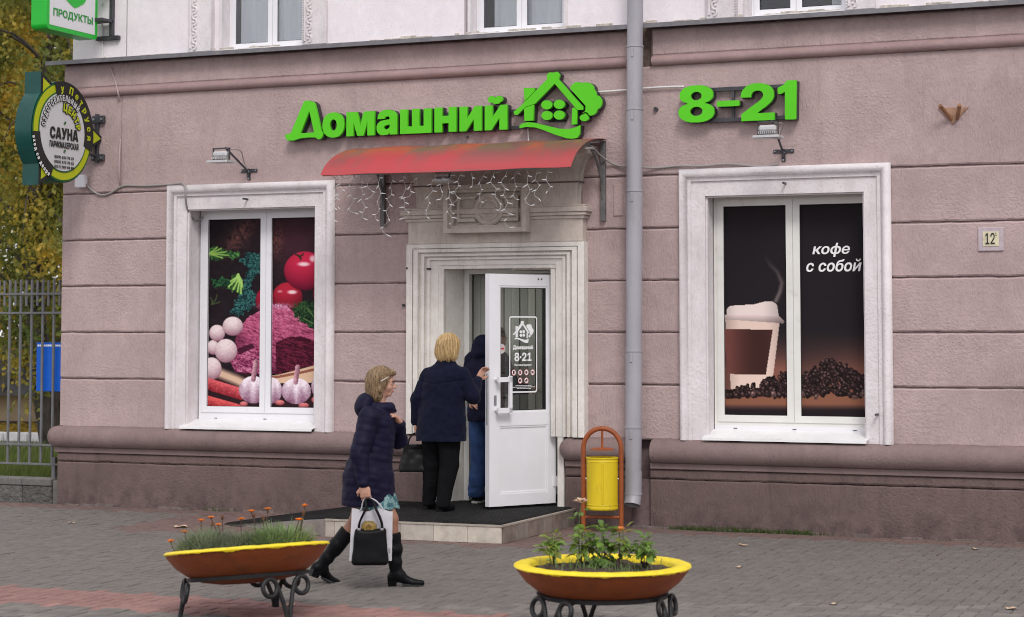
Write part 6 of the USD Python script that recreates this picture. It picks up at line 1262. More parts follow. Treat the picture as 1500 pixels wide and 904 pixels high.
skin = M("skin", (0.47, 0.255, 0.185), 0.5, spec=0.35, var=0.06, vscale=20); lips = M("lips", (0.42, 0.15, 0.13), 0.45); brow = M("eyebrow", (0.14, 0.085, 0.055), 0.8); eye_w = M("eye_white", (0.7, 0.68, 0.66), 0.3); iris = M("eye_iris", (0.05, 0.045, 0.04), 0.2)
navy_q = M("navy_quilted_nylon", (0.0065, 0.0055, 0.022), 0.6, spec=0.15, var=0.25, vscale=10, sheen=0.0); navy_w = M("navy_wool_coat", (0.0055, 0.007, 0.021), 0.9, spec=0.12, var=0.3, vscale=30, bump=0.4, bscale=170, sheen=0.03); navy_j = M("dark_navy_jacket", (0.0065, 0.007, 0.023), 0.8, spec=0.15, var=0.25, vscale=14)
black_t = M("black_trouser_cloth", (0.006, 0.006, 0.007), 0.9, spec=0.1, var=0.25, vscale=14); denim = M("blue_denim", (0.028, 0.058, 0.150), 0.85, spec=0.2, var=0.35, vscale=9, bump=0.3, bscale=240)
leather = M("black_leather", (0.004, 0.004, 0.005), 0.42, spec=0.12, var=0.2, vscale=20, bump=0.15, bscale=90); sole = M("shoe_sole", (0.02, 0.02, 0.02), 0.8); tights = M("tan_stockings", (0.28, 0.135, 0.085), 0.5, spec=0.4); hair_a = M("ash_blonde_hair", (0.27, 0.18, 0.095), 0.5, spec=0.45, var=0.45, vscale=42, stretch=(1, 1, 0.12), bump=0.7, bscale=150); hair_b = M("golden_blonde_hair", (0.56, 0.40, 0.19), 0.5, spec=0.45, var=0.4, vscale=42, stretch=(1, 1, 0.12), bump=0.7, bscale=150); hair_c = M("dark_brown_hair", (0.035, 0.022, 0.016), 0.55, var=0.4, vscale=60)
silver = M("silver_fitting", (0.6, 0.6, 0.6), 0.25, metal=1.0)
def unit(v): v = np.asarray(v, float); return v / np.linalg.norm(v)
def hand(P, wrist, fwd, palm_n, curl, thumb_side=1, size=1.0, spread=0.10):
    """Palm, four fingers of different lengths bent at two knuckles, and a thumb from the side of the palm."""
    f_, n_ = unit(fwd), unit(np.asarray(palm_n) - unit(fwd) * (np.asarray(palm_n) @ unit(fwd))); s_ = np.cross(n_, f_) * thumb_side; w = np.asarray(wrist, float); z = size
    d = smin(cap(P, w, w + f_ * 0.05 * z, 0.023 * z, 0.022 * z), cap(P, w + f_ * 0.03 * z + s_ * 0.018 * z, w + f_ * 0.078 * z + s_ * 0.027 * z, 0.017 * z, 0.014 * z), 0.02)
    for o in (-0.027, -0.009, 0.009): d = smin(d, cap(P, w + f_ * 0.03 * z + s_ * o * z, w + f_ * 0.08 * z + s_ * o * z, 0.015 * z, 0.0125 * z), 0.015)
    for o, L_, c_ in ((0.027, 0.070, 0.95), (0.009, 0.078, 1.0), (-0.009, 0.072, 1.05), (-0.027, 0.056, 1.1)):
        p0 = w + f_ * 0.08 * z + s_ * o * z; dr = unit(f_ + s_ * o * spread * 40); a = 0; p = p0; r0 = 0.0098 * z
        for seg, fr in enumerate((0.45, 0.30, 0.25)):
            a += curl * c_ * (0.75, 1.0, 0.6)[seg]; q = p + (dr * math.cos(a) + n_ * math.sin(a)) * L_ * fr * z; d = smin(d, cap(P, p, q, r0, r0 * 0.92), 0.006); p = q; r0 *= 0.92
    t0 = w + f_ * 0.018 * z + s_ * 0.024 * z; t1 = t0 + unit(f_ * 0.7 + s_ * 0.75 + n_ * 0.3) * 0.042 * z; t2 = t1 + unit(f_ * 0.9 + s_ * 0.2 + n_ * (0.35 + curl * 0.5)) * 0.032 * z
    return smin(d, chain(P, [t0, t1, t2], [0.015 * z, 0.0125 * z, 0.0095 * z], 0.008), 0.012)
def head_sdf(P, c, f_, up=(0, 0, 1), s=1.0):
    """A head about 0.23 m tall with brow, nose, lips, chin and ears; f_ is where the face looks."""
    f_ = unit(f_); up = unit(np.asarray(up) - f_ * (np.asarray(up) @ f_)); l = np.cross(up, f_); R_ = np.stack([f_, l, up], 1); q = (P - np.asarray(c)) @ R_ / s
    d = ell(q, (-0.012, 0, 0.022), (0.098, 0.077, 0.094)); d = smin(d, ell(q, (0.030, 0, -0.035), (0.060, 0.056, 0.074)), 0.03); d = smin(d, ell(q, (0.066, 0, -0.092), (0.022, 0.026, 0.020)), 0.025)
    d = smin(d, cap(q, (0.080, -0.034, 0.020), (0.080, 0.034, 0.020), 0.010, 0.010), 0.018); d = smin(d, cap(q, (0.086, 0, 0.012), (0.112, 0, -0.028), 0.008, 0.0125), 0.010)
    for t in (-1, 1):
        d = smax(d, -ell(q, (0.094, t * 0.032, 0.004), (0.016, 0.019, 0.012)), 0.012); d = smin(d, ell(q, (0.078, t * 0.034, 0.002), (0.014, 0.015, 0.011)), 0.003); d = smin(d, cap(q, (0.099, t * 0.010, -0.030), (0.094, t * 0.012, -0.030), 0.0075, 0.007), 0.006)
        d = smin(d, ell(q, (-0.008, t * 0.078, -0.012), (0.020, 0.008, 0.031)), 0.006); d = smin(d, ell(q, (0.062, t * 0.036, -0.035), (0.024, 0.022, 0.024)), 0.02)
    d = smin(d, cap(q, (0.088, -0.018, -0.057), (0.088, 0.018, -0.057), 0.008, 0.008), 0.008); return smin(d, cap(q, (0.085, -0.015, -0.070), (0.085, 0.015, -0.070), 0.008, 0.008), 0.008) * s
def face_parts(t, c, f_, s=1.0, up=(0, 0, 1)):
    f_ = unit(f_); up = unit(np.asarray(up) - f_ * (np.asarray(up) @ f_)); l = np.cross(up, f_); R_ = np.stack([f_, l, up], 1)
    def put(v): return np.asarray(v) * s @ R_.T + np.asarray(c)
    ico, fc, _ = meshkit.arrays(trimesh.creation.icosphere(2, 1.0))
    for k in (-1, 1):
        e = obj(t, "eye", (put(ico * [0.009, 0.013, 0.0075] + [0.087, k * 0.033, 0.003]), fc), eye_w, smooth=True); obj(e, "iris", (put(ico * [0.004, 0.0058, 0.0062] + [0.0942, k * 0.033, 0.003]), fc), iris, smooth=True)
        obj(t, "eyelid", tubevf([put(p) for p in ((0.088, k * 0.019, 0.004), (0.096, k * 0.032, 0.0105), (0.087, k * 0.048, 0.005))], 0.0028, 6), brow); obj(t, "eyebrow", tubevf([put(p) for p in ((0.097, k * 0.014, 0.022), (0.098, k * 0.032, 0.028), (0.086, k * 0.052, 0.024))], [0.004, 0.0045, 0.002], 6), brow)
    m = MB()
    for z, r in ((-0.0595, 0.0048), (-0.0675, 0.0056)): m.tube([put(p) for p in ((0.088, -0.023, -0.063), (0.0965, -0.010, z), (0.0975, 0, z - 0.001), (0.0965, 0.010, z), (0.088, 0.023, -0.063))], [0.001, r, r * 0.9, r, 0.001], 8)
    obj(t, "mouth", m.get(), lips, smooth=True)

# ---- the woman walking past, facing local +x
LW_POS, LW_ROT = (6.365, -4.86, 0.0), 24.0
w1 = thing("person", "woman in navy quilted coat and black boots walking right with bags", "person", local=LW_POS, rot=LW_ROT)
hc = np.array([0.040, 0.0, 1.520]); FW = unit((1, -0.14, -0.12))
nearS, farS = np.array([-0.055, -0.165, 1.27]), np.array([0.0, 0.165, 1.27]); nearE, nearW = np.array([-0.125, -0.235, 0.995]), np.array([-0.085, -0.262, 0.765]); farE, farW = np.array([0.155, 0.20, 1.075]), np.array([0.165, 0.055, 1.215])
K1, A1, K2, A2 = np.array([0.108, -0.085, 0.50]), np.array([0.150, -0.085, 0.10]), np.array([-0.150, 0.075, 0.485]), np.array([-0.425, 0.085, 0.135])
def body1(P):
    d = head_sdf(P, hc, FW, s=0.89); d = smin(d, cap(P, (-0.005, 0, 1.30), (0.018, 0, 1.45), 0.056, 0.05), 0.03)
    d = smin(d, loft(P, [(0.78, -0.05, 0, 0.11, 0.15), (0.9, -0.05, 0, 0.11, 0.155), (1.05, -0.03, 0, 0.09, 0.12), (1.2, -0.01, 0, 0.105, 0.145), (1.3, -0.01, 0, 0.07, 0.11), (1.34, 0, 0, 0.05, 0.06)]), 0.03)
    d = smin(d, chain(P, [nearS, nearE, nearW], [0.05, 0.04, 0.027]), 0.02); d = smin(d, chain(P, [farS, farE, farW], [0.05, 0.04, 0.027]), 0.02)
    d = smin(d, hand(P, nearW, (0.15, -0.02, -1), (0.1, 1, 0), 0.95, 1), 0.012); d = smin(d, hand(P, farW, (-0.35, -0.55, 0.55), (-0.7, -0.3, -0.5), 0.35, 1, spread=0.16), 0.012)
    d = smin(d, chain(P, [(-0.03, -0.085, 0.82), K1, A1], [0.085, 0.052, 0.022]), 0.03); return smin(d, chain(P, [(-0.07, 0.075, 0.82), K2, A2], [0.085, 0.052, 0.022]), 0.03)
obj(w1, "body", mesh_sdf(body1, (-0.55, -0.42, 0.05), (0.45, 0.36, 1.72), 0.0055), skin, smooth=True)
def legs1(P): return smin(chain(P, [(-0.03, -0.085, 0.82), K1, A1], [0.080, 0.054, 0.026]), chain(P, [(-0.07, 0.075, 0.82), K2, A2], [0.092, 0.058, 0.026]), 0.02)
obj(w1, "stockings", mesh_sdf(legs1, (-0.55, -0.3, 0.05), (0.4, 0.3, 0.95), 0.009), tights, smooth=True)
face_parts(w1, hc, FW, 0.89)
def hair1(P):
    q = (P - hc) / 0.92; ang = np.arctan2(q[:, 1], q[:, 0]); st = 0.005 * np.sin(ang * 34 + 3 * nz(P, 9, 3)) + 0.008 * nz(P * [1, 1, 0.35], 30, 2)
    d = ell(q, (-0.020, 0, 0.034), (0.110, 0.094, 0.100)); d = smin(d, ell(q, (-0.070, 0, -0.055), (0.066, 0.088, 0.110)), 0.05); d = smin(d, ell(q, (-0.045, 0, -0.10), (0.058, 0.084, 0.07)), 0.03)
    d = smin(d, cap(q, (0.030, -0.070, 0.075), (-0.020, -0.086, -0.06), 0.028, 0.020), 0.02); d = smin(d, cap(q, (0.030, 0.070, 0.075), (-0.020, 0.086, -0.06), 0.028, 0.020), 0.02); d = smin(d, cap(q, (0.07, -0.04, 0.083), (0.085, 0.05, 0.065), 0.024, 0.020), 0.02)
    d = smax(d, -ell(q, (0.118, 0.0, -0.035), (0.112, 0.115, 0.118)), 0.012); return (d + st) * 0.92
obj(w1, "hair", mesh_sdf(hair1, hc - [0.2, 0.16, 0.24], hc + [0.18, 0.16, 0.2], 0.0048), hair_a, smooth=True)
def coat1(P):
    z = P[:, 2]
    d = loft(P, [(0.595, -0.060, 0.0, 0.203, 0.205), (0.70, -0.064, 0, 0.200, 0.21), (0.85, -0.065, 0, 0.188, 0.205), (1.0, -0.04, 0, 0.165, 0.180), (1.12, -0.02, 0, 0.152, 0.168), (1.22, -0.012, 0, 0.145, 0.175), (1.29, -0.012, 0, 0.112, 0.160), (1.335, 0.0, 0, 0.082, 0.095), (1.37, 0.01, 0, 0.072, 0.078)])
    quilt = 0.0026 * np.abs(np.sin((z + 0.025 * np.sin(P[:, 0] * 9) + 0.02 * nz(P, 6, 4)) * np.pi / 0.052)) ** 0.6; fold = 0.013 * nz(P, 11, 5) + 0.008 * nz(P, 23, 6)
    a = np.minimum(chain(P, [nearS, nearE, nearW + (nearE - nearW) * 0.10], [0.078, 0.068, 0.050], 0.03), chain(P, [farS, farE, farW + (farE - farW) * 0.12], [0.078, 0.066, 0.048], 0.03))
    t = np.clip((nearS[2] - z) / 0.5, 0, 1); d = smin(d, a, 0.035) - quilt + fold + 0.003
    hood = ell(P, (-0.098, 0, 1.335), (0.078, 0.125, 0.090)); hood = smin(hood, ell(P, (-0.070, 0, 1.395), (0.060, 0.105, 0.055)), 0.04); hood = smax(hood, -ell(P, (0.0, 0, 1.43), (0.098, 0.085, 0.10)), 0.015) + 0.006 * nz(P, 22, 8)
    col = smax(ell(P, (0.03, 0, 1.335), (0.105, 0.10, 0.055)), -ell(P, (0.03, 0, 1.40), (0.075, 0.075, 0.085)), 0.012); lap = cap(P, (0.085, -0.05, 1.325), (0.130, 0.02, 1.305), 0.022, 0.016)
    d = smin(d, smin(hood, smin(col, lap, 0.02), 0.02), 0.018)
    return smax(d, -np.maximum(loft(P, [(0.5, -0.060, 0, 0.183, 0.187), (0.70, -0.06, 0, 0.18, 0.187)]), -0.02 - (P[:, 2] - 0.7) * 0 - 10), 0.006)
obj(w1, "coat", mesh_sdf(coat1, (-0.36, -0.40, 0.56), (0.32, 0.36, 1.47), 0.0055), navy_q, smooth=True)
skirtm = usdkit.material(stage, "/World/Looks/teal_patterned_skirt", {"g": ("geometry", {}), "v": ("noise_texture", {"scale": 26.0, "detail": 2.0}), "r": ("rgb_ramp", {"ramp": [(0.30, (0.015, 0.05, 0.065)), (0.48, (0.05, 0.15, 0.165)), (0.56, (0.22, 0.33, 0.32)), (0.70, (0.04, 0.11, 0.15))]}), "p": ("principled_bsdf", {"roughness": 0.8})}, [("g.position", "v.vector"), ("v.fac", "r.fac"), ("r.color", "p.base_color")], surface="p.BSDF")
def skirt1(P): return loft(P, [(0.575, 0.012, -0.005, 0.158, 0.182), (0.66, -0.004, 0, 0.150, 0.178), (0.85, -0.05, 0, 0.12, 0.155), (0.95, -0.05, 0, 0.10, 0.14)]) + 0.006 * np.sin(np.arctan2(P[:, 1], P[:, 0] + 0.02) * 9) * np.clip((0.75 - P[:, 2]) / 0.2, 0, 1)
obj(w1, "skirt", mesh_sdf(skirt1, (-0.25, -0.25, 0.5), (0.25, 0.25, 1.0), 0.008), skirtm, smooth=True)
def boot(P, knee, ankle, toe_dir, heel=0.065, top=0.74, flat=None):
    kn, an = np.asarray(knee), np.asarray(ankle); td = unit(toe_dir); up = unit(np.cross(np.cross(td, (kn - an)), td)); t0 = an + (kn - an) * top
    d = chain(P, [t0, an + (kn - an) * 0.45, an + (kn - an) * 0.02], [0.064, 0.060, 0.046], 0.02); ball = an + td * 0.125 - up * (0.10 - 0.024); heelp = an - td * 0.028 - up * 0.03
    d = smin(d, cap(P, heelp, an + td * 0.03 - up * 0.02, 0.041, 0.042), 0.02); d = smin(d, cap(P, an + td * 0.02 - up * 0.03, ball, 0.040, 0.029), 0.02); d = smin(d, cap(P, ball, ball + td * 0.065, 0.031, 0.023), 0.015)
    s = (P - an) @ unit(kn - an); d = d + 0.0045 * np.sin(s * 62 + 5 * nz(P, 9, 2)) * np.clip(1 - np.abs(s - 0.13) / 0.16, 0, 1)
    return smax(d, s - np.linalg.norm(t0 - an), 0.004)
def boot_mesh(knee, ankle, td, seed):
    lo, hi = np.minimum(knee, ankle) - 0.26, np.maximum(knee, ankle) + 0.26; return mesh_sdf(lambda P: boot(P, knee, ankle, td), lo, hi, 0.006)
def heel_block(t, parent, an, td, up=(0, 0, 1), h=0.1):
    td = unit(td); up = unit(up); sd = np.cross(up, td); an = np.asarray(an); v = []
    for hh, f0, f1, w_ in ((h, -0.058, -0.002, 0.024), (0.045, -0.064, 0.010, 0.032)):
        for a, b in ((f0, -w_), (f1, -w_), (f1, w_), (f0, w_)): v.append(an + td * a + sd * b - up * hh)
    hull = trimesh.convex.convex_hull(np.array(v)); obj(parent, "heel", hull, leather)
    so = []
    for a, w_, z in ((0.045, 0.03, 0.088), (0.09, 0.036, 0.098), (0.14, 0.036, 0.0995), (0.19, 0.026, 0.099), (0.205, 0.012, 0.097)):
        for b in (-w_, w_):
            for dz in (0, 0.010): so.append(an + td * a + sd * b - up * (z - dz))
    obj(parent, "sole", trimesh.convex.convex_hull(np.array(so)), sole)
b1 = obj(w1, "boot", boot_mesh(K1, A1 + [0, 0, 0], (1, -0.06, 0), 1), leather, smooth=True); heel_block(w1, b1, A1, (1, -0.06, 0))
td2 = unit((0.72, 0.42, -0.34)); up2 = unit(np.cross(np.cross(td2, (0, 0, 1.0)), td2)); b2 = obj(w1, "boot", boot_mesh(K2, A2, td2, 2), leather, smooth=True); heel_block(w1, b2, A2, td2, up2)
obj(w1, "glasses_cord", tubevf(bez([hc + [0.045, -0.083, 0.045], hc + [0.02, -0.098, 0.03], hc + [-0.01, -0.10, 0.012]], 8), 0.0028, 5), M("pale_hair_clip", (0.75, 0.7, 0.65), 0.3))
def strands(t, fn, lo, hi, h, n, length, mat, seed, width=0.0022, keep=None):
    """Loose hair: fine curves that run down over the hair's surface and lift a little at the ends."""
    from scipy.spatial import cKDTree
    v, f = mesh_sdf(fn, lo, hi, h); nrm = np.array(trimesh.Trimesh(v, f, process=False).vertex_normals); T = cKDTree(v); r = np.random.default_rng(seed)
    ids_ = r.choice(len(v), n); p = v[ids_]; P_all = []; lift = r.uniform(0.001, 0.0055, n); L_ = length * r.uniform(0.5, 1.2, n); dev = r.normal(0, 0.16, (n, 3)); fl = r.random(n) < 0.13
    for k in range(8):
        nn = nrm[T.query(p)[1]]; P_all.append(p + nn * (lift * (1 + 0.25 * k * fl))[:, None]); d = np.array([0, 0, -1.0]) + dev; d = d - nn * (d * nn).sum(1, keepdims=True); d /= np.linalg.norm(d, axis=1, keepdims=True) + 1e-9
        q = p + d * (L_ / 7)[:, None]; i_ = T.query(q)[1]; q = q - nrm[i_] * ((q - v[i_]) * nrm[i_]).sum(1, keepdims=True); stop = np.linalg.norm(q - v[i_], axis=1) > 0.02; p = np.where(stop[:, None], p + d * (L_ / 9)[:, None], q)
    C = np.stack(P_all, 1); path = numbered(t + "/hair_strands"); c = UsdGeom.BasisCurves.Define(stage, path); c.CreateTypeAttr("linear"); c.CreateCurveVertexCountsAttr(Vt.IntArray.FromNumpy(np.full(n, 8, np.int32))); c.CreatePointsAttr(Vt.Vec3fArray.FromNumpy(C.reshape(-1, 3).astype(np.float32)))
    c.CreateWidthsAttr(Vt.FloatArray.FromNumpy(np.tile(np.linspace(1, 0.45, 8) * width, n).astype(np.float32))); c.SetWidthsInterpolation("vertex"); UsdShade.MaterialBindingAPI.Apply(c.GetPrim()).Bind(mat); tag(c.GetPrim(), kind="stuff")
strand_a = [M("ash_strand", (0.36, 0.25, 0.14), 0.45, spec=0.5), M("ash_strand_dark", (0.14, 0.085, 0.045), 0.45, spec=0.5)]; strand_b = [M("golden_strand", (0.68, 0.50, 0.26), 0.45, spec=0.5), M("golden_strand_dark", (0.36, 0.22, 0.09), 0.45, spec=0.5)]
for m_, sd in zip(strand_a, (1, 2)): strands(w1, hair1, hc - [0.2, 0.16, 0.24], hc + [0.18, 0.16, 0.2], 0.009, 1300, 0.10, m_, sd)
def toworld(p, pos, rot):
    a = math.radians(rot); return np.array([pos[0] + p[0] * math.cos(a) - p[1] * math.sin(a), pos[1] + p[0] * math.sin(a) + p[1] * math.cos(a), pos[2] + p[2]])
# bags in her hand (same local frame)
bag = thing("handbag", "black leather handbag with silver plate carried by the walking woman", "handbag", local=LW_POS, rot=LW_ROT)
def bag1(P):
    q = P - np.array([-0.035, -0.315, 0.0]); z = P[:, 2]; t = np.clip((z - 0.185) / 0.27, 0, 1); hx, hy = 0.138 - 0.022 * t, 0.062 - 0.030 * t; top = 0.455 - 0.010 * np.cos(q[:, 0] * 20)
    a = np.stack([np.abs(q[:, 0]) - hx + 0.03, np.abs(q[:, 1]) - hy + 0.03, np.abs(z - (0.185 + top) / 2) - (top - 0.185) / 2 + 0.03], 1); return np.linalg.norm(np.maximum(a, 0), axis=1) + np.minimum(a.max(1), 0) - 0.03 + 0.007 * nz(P, 13, 3)
bo = obj(bag, "bag_body", mesh_sdf(bag1, (-0.25, -0.45, 0.14), (0.18, -0.2, 0.52), 0.006), leather, smooth=True)
hnd = nearW + np.array([0.03, -0.012, -0.10])
for dy in (-0.025, 0.02):
    obj(bag, "strap", tubevf(bez([(-0.115, -0.315 + dy, 0.435), (-0.105, -0.308 + dy, 0.52), (-0.068, -0.30 + dy * 0.6, 0.64), hnd + [-0.015, dy * 0.3, 0.0], hnd + [0.015, dy * 0.3, 0.0], (-0.005, -0.30 + dy * 0.6, 0.62), (0.04, -0.308 + dy, 0.52), (0.052, -0.315 + dy, 0.435)], 30), 0.0085, 8), leather, smooth=True)
obj(bag, "maker_plate", boxvf(-0.055, 0.005, -0.352, -0.345, 0.375, 0.392, 0.002), silver)
obj(bag, "strap_ring", MB().box(-0.128, -0.104, -0.352, -0.335, 0.44, 0.456, 0.003).box(0.040, 0.064, -0.352, -0.335, 0.44, 0.456, 0.003).get(), silver)
obj(bag, "tag", MB().box(0.10, 0.112, -0.322, -0.31, 0.27, 0.31, 0.002).get(), silver)
fruit = thing("yellow_packet", "dark yellow round packet peeping out of the black handbag", "packet", local=LW_POS, rot=LW_ROT)
v, f, _ = meshkit.arrays(trimesh.creation.icosphere(3, 1.0)); obj(fruit, "packet", (v * [0.062, 0.022, 0.060] + [-0.045, -0.312, 0.452] + 0.003 * np.sin(v * 17), f), M("yellow_brown_packet", (0.20, 0.13, 0.03), 0.4, var=0.5, vscale=40), smooth=True)
pb = thing("carrier_bag", "white plastic carrier bag hanging behind the black handbag", "carrier bag", local=LW_POS, rot=LW_ROT)
plast_m = M("white_plastic_film", (0.66, 0.65, 0.69), 0.4, spec=0.5, var=0.05, vscale=8, trans=0.25)
n = 26; uu, ww = np.meshgrid(np.linspace(-1, 1, n), np.linspace(0, 1, n)); 
def sheetbag(sgn):
    x = -0.025 + uu * 0.158 * (1 - 0.04 * ww) - 0.012 * (1 - ww); y = -0.225 + sgn * (0.004 + 0.035 * (1 - uu ** 2) * (1 - ww * 0.8)) + 0.020 * (meshkit.fbm(np.stack([uu * 2.2, ww * 3.0, uu * 0 + sgn], -1), 3, 5) - 0.5); z = 0.205 + ww * 0.375 + 0.012 * np.sin(uu * 5) * ww
    return np.stack([x, y, z], -1).reshape(-1, 3)
i, j = np.meshgrid(np.arange(n - 1), np.arange(n - 1), indexing="ij"); q = np.stack([i * n + j, i * n + j + 1, (i + 1) * n + j + 1, (i + 1) * n + j], -1).reshape(-1, 4)
obj(pb, "film", MB().add(sheetbag(-1), q).add(sheetbag(1), q[:, ::-1]).get(), plast_m, smooth=True)
for dy in (-0.01, 0.01): obj(pb, "handle", tubevf(bez([(-0.115, -0.225 + dy, 0.575), (-0.10, -0.235 + dy, 0.62), hnd + [-0.02, 0.012, 0.004], hnd + [0.02, 0.012, 0.004], (0.03, -0.235 + dy, 0.62), (0.06, -0.225 + dy, 0.575)], 20), 0.005, 6), plast_m, smooth=True)

# ---- the woman going in, seen from behind, facing local +y
W2_POS, W2_ROT = (5.095, -0.95, 0.178), -4.0
w2 = thing("person", "golden blonde woman in dark navy coat and black trousers seen from behind", "person", local=W2_POS, rot=W2_ROT)
h2 = np.array([0.085, 0.03, 1.585]); F2 = unit((0.30, 1, -0.12))
lS, rS = np.array([-0.145, 0.0, 1.310]), np.array([0.225, 0.02, 1.310]); lE, lW_ = np.array([-0.245, -0.03, 1.075]), np.array([-0.285, 0.02, 0.845]); rE, rW_ = np.array([0.318, 0.06, 1.10]), np.array([0.285, 0.235, 1.265])
LK, LA, RK, RA = np.array([-0.125, 0.05, 0.45]), np.array([-0.185, 0.12, 0.085]), np.array([0.075, 0.03, 0.45]), np.array([0.045, -0.03, 0.085])
def body2(P):
    d = head_sdf(P, h2, F2, s=0.97); d = smin(d, cap(P, (0.05, 0, 1.38), (0.078, 0.015, 1.50), 0.058, 0.052), 0.03)
    d = smin(d, loft(P, [(0.78, -0.01, 0, 0.16, 0.12), (0.95, 0.0, 0, 0.17, 0.12), (1.1, 0.02, 0, 0.145, 0.10), (1.3, 0.04, 0, 0.16, 0.11), (1.38, 0.04, 0, 0.12, 0.075), (1.42, 0.045, 0, 0.06, 0.05)]), 0.03)
    d = smin(d, chain(P, [lS, lE, lW_], [0.05, 0.042, 0.028]), 0.02); d = smin(d, chain(P, [rS, rE, rW_], [0.05, 0.042, 0.028]), 0.02)
    d = smin(d, hand(P, lW_, (0.02, 0.05, -1), (1, 0.1, 0), 0.9, 1), 0.012); d = smin(d, hand(P, rW_, (0.25, 0.35, 0.75), (0.8, -0.3, -0.1), 0.4, -1), 0.012)
    d = smin(d, chain(P, [(-0.08, 0.0, 0.85), LK, LA], [0.09, 0.06, 0.042]), 0.03); return smin(d, chain(P, [(0.085, 0, 0.85), RK, RA], [0.09, 0.06, 0.042]), 0.03)
obj(w2, "body", mesh_sdf(body2, (-0.42, -0.3, 0.03), (0.58, 0.45, 1.8), 0.0065), skin, smooth=True)
face_parts(w2, h2, F2, 0.97)
def hair2(P):
    q = P - h2; ang = np.arctan2(q[:, 1], q[:, 0]); st = 0.007 * np.sin(ang * 27 + 6 * nz(P, 8, 3)) + 0.020 * nz(P * [1, 1, 0.3], 24, 2)
    d = ell(q, (-0.008, -0.025, 0.030), (0.104, 0.112, 0.102)); d = smin(d, ell(q, (-0.015, -0.045, -0.045), (0.114, 0.088, 0.092)), 0.04); d = smin(d, ell(q, (-0.012, -0.055, -0.09), (0.098, 0.066, 0.060)), 0.03)
    d = smax(d, -ell(q, (0.03, 0.135, -0.04), (0.09, 0.10, 0.11)), 0.012); return smax(d + st, -(q[:, 2] + 0.140 + 0.020 * np.sin(ang * 13 + 2 * nz(P, 20, 9))), 0.008)
obj(w2, "hair", mesh_sdf(hair2, h2 - [0.2, 0.2, 0.22], h2 + [0.2, 0.18, 0.2], 0.0055), hair_b, smooth=True)
for m_, sd in zip(strand_b, (3, 4)): strands(w2, hair2, h2 - [0.2, 0.2, 0.22], h2 + [0.2, 0.18, 0.2], 0.009, 1300, 0.09, m_, sd)
def coat2(P):
    d = loft(P, [(0.675, 0.005, 0.0, 0.262, 0.175), (0.80, 0.005, 0.0, 0.255, 0.172), (0.95, 0.01, 0, 0.243, 0.165), (1.08, 0.02, 0, 0.225, 0.15), (1.2, 0.03, 0, 0.222, 0.150), (1.30, 0.04, 0, 0.222, 0.140), (1.37, 0.045, 0, 0.185, 0.11), (1.42, 0.05, 0, 0.115, 0.085), (1.465, 0.055, 0, 0.085, 0.078)])
    a = np.minimum(chain(P, [lS, lE, lW_ + (lE - lW_) * 0.06], [0.072, 0.064, 0.050], 0.03), chain(P, [rS, rE, rW_ + (rE - rW_) * 0.08], [0.074, 0.066, 0.050], 0.03)); d = smin(d, a, 0.03) + 0.017 * nz(P, 8, 5) + 0.009 * nz(P, 19, 6)
    d = d + 0.006 * np.exp(-((P[:, 0] - 0.03) / 0.006) ** 2) * (P[:, 1] < 0) * (P[:, 2] < 1.38); d = d + 0.006 * np.exp(-((P[:, 2] - 1.25 + 0.02 * np.cos(P[:, 0] * 9)) / 0.006) ** 2) * (P[:, 1] < 0)
    return smax(d, -loft(P, [(0.6, 0.005, 0, 0.24, 0.155), (0.74, 0.005, 0, 0.24, 0.155)]), 0.006)
obj(w2, "coat", mesh_sdf(coat2, (-0.42, -0.3, 0.63), (0.58, 0.42, 1.52), 0.0065), navy_w, smooth=True)
def trous2(P):
    d = np.minimum(chain(P, [(-0.075, 0.0, 0.86), LK, LA + [0, -0.02, 0.0]], [0.130, 0.090, 0.068], 0.02), chain(P, [(0.08, 0, 0.86), RK, RA + [0, -0.01, 0.0]], [0.132, 0.092, 0.070], 0.02)); d = smax(d, 0.045 - P[:, 2], 0.01)
    return d + 0.014 * nz(P * [1, 1, 0.4], 14, 3) + 0.008 * nz(P, 26, 4) * (P[:, 2] < 0.3)
obj(w2, "trousers", mesh_sdf(trous2, (-0.35, -0.25, 0.02), (0.32, 0.3, 1.0), 0.008), black_t, smooth=True)
def shoe(P, an, td, w_=0.04):
    an, td = np.asarray(an, float), unit(td); d = smin(cap(P, an + [0, 0, -0.02] - td * 0.03, an + [0, 0, -0.025] + td * 0.03, 0.045, 0.044), cap(P, an + td * 0.03 + [0, 0, -0.04], an + td * 0.15 + [0, 0, -0.055], 0.042, 0.030), 0.03); return smax(d, (an[2] - 0.085) - P[:, 2], 0.006)
for an, td in ((LA, (-0.25, 1, 0)), (RA, (0.1, 1, 0))): obj(w2, "shoe", mesh_sdf(lambda P: shoe(P, an, td), an - 0.2, an + 0.25, 0.007), leather, smooth=True)
hb2 = thing("handbag", "dark glossy trapezoid handbag held by the woman at the door", "handbag", local=W2_POS, rot=W2_ROT)
hp_ = lW_ + np.array([0.005, 0.01, -0.098])
rb = rotmat("z", 34)
def bagv(v): return np.asarray(v) @ rb.T + np.array([hp_[0] + 0.0, hp_[1] - 0.02, 0.0])
vv = np.array([[-0.155, -0.075, 0.385], [0.155, -0.075, 0.385], [0.155, 0.075, 0.385], [-0.155, 0.075, 0.385], [-0.105, -0.02, 0.625], [0.105, -0.02, 0.625], [0.105, 0.02, 0.625], [-0.105, 0.02, 0.625]])
hull = m3.Manifold.hull_points(np.vstack([vv[:, None] * [1, 1, 1] + 0.012 * np.array(list(np.ndindex(3, 3, 3)))[None] - 0.012][0].reshape(-1, 3)).astype(np.float32)).refine_to_length(0.02); bv, bf, _ = meshkit.arrays(hull)
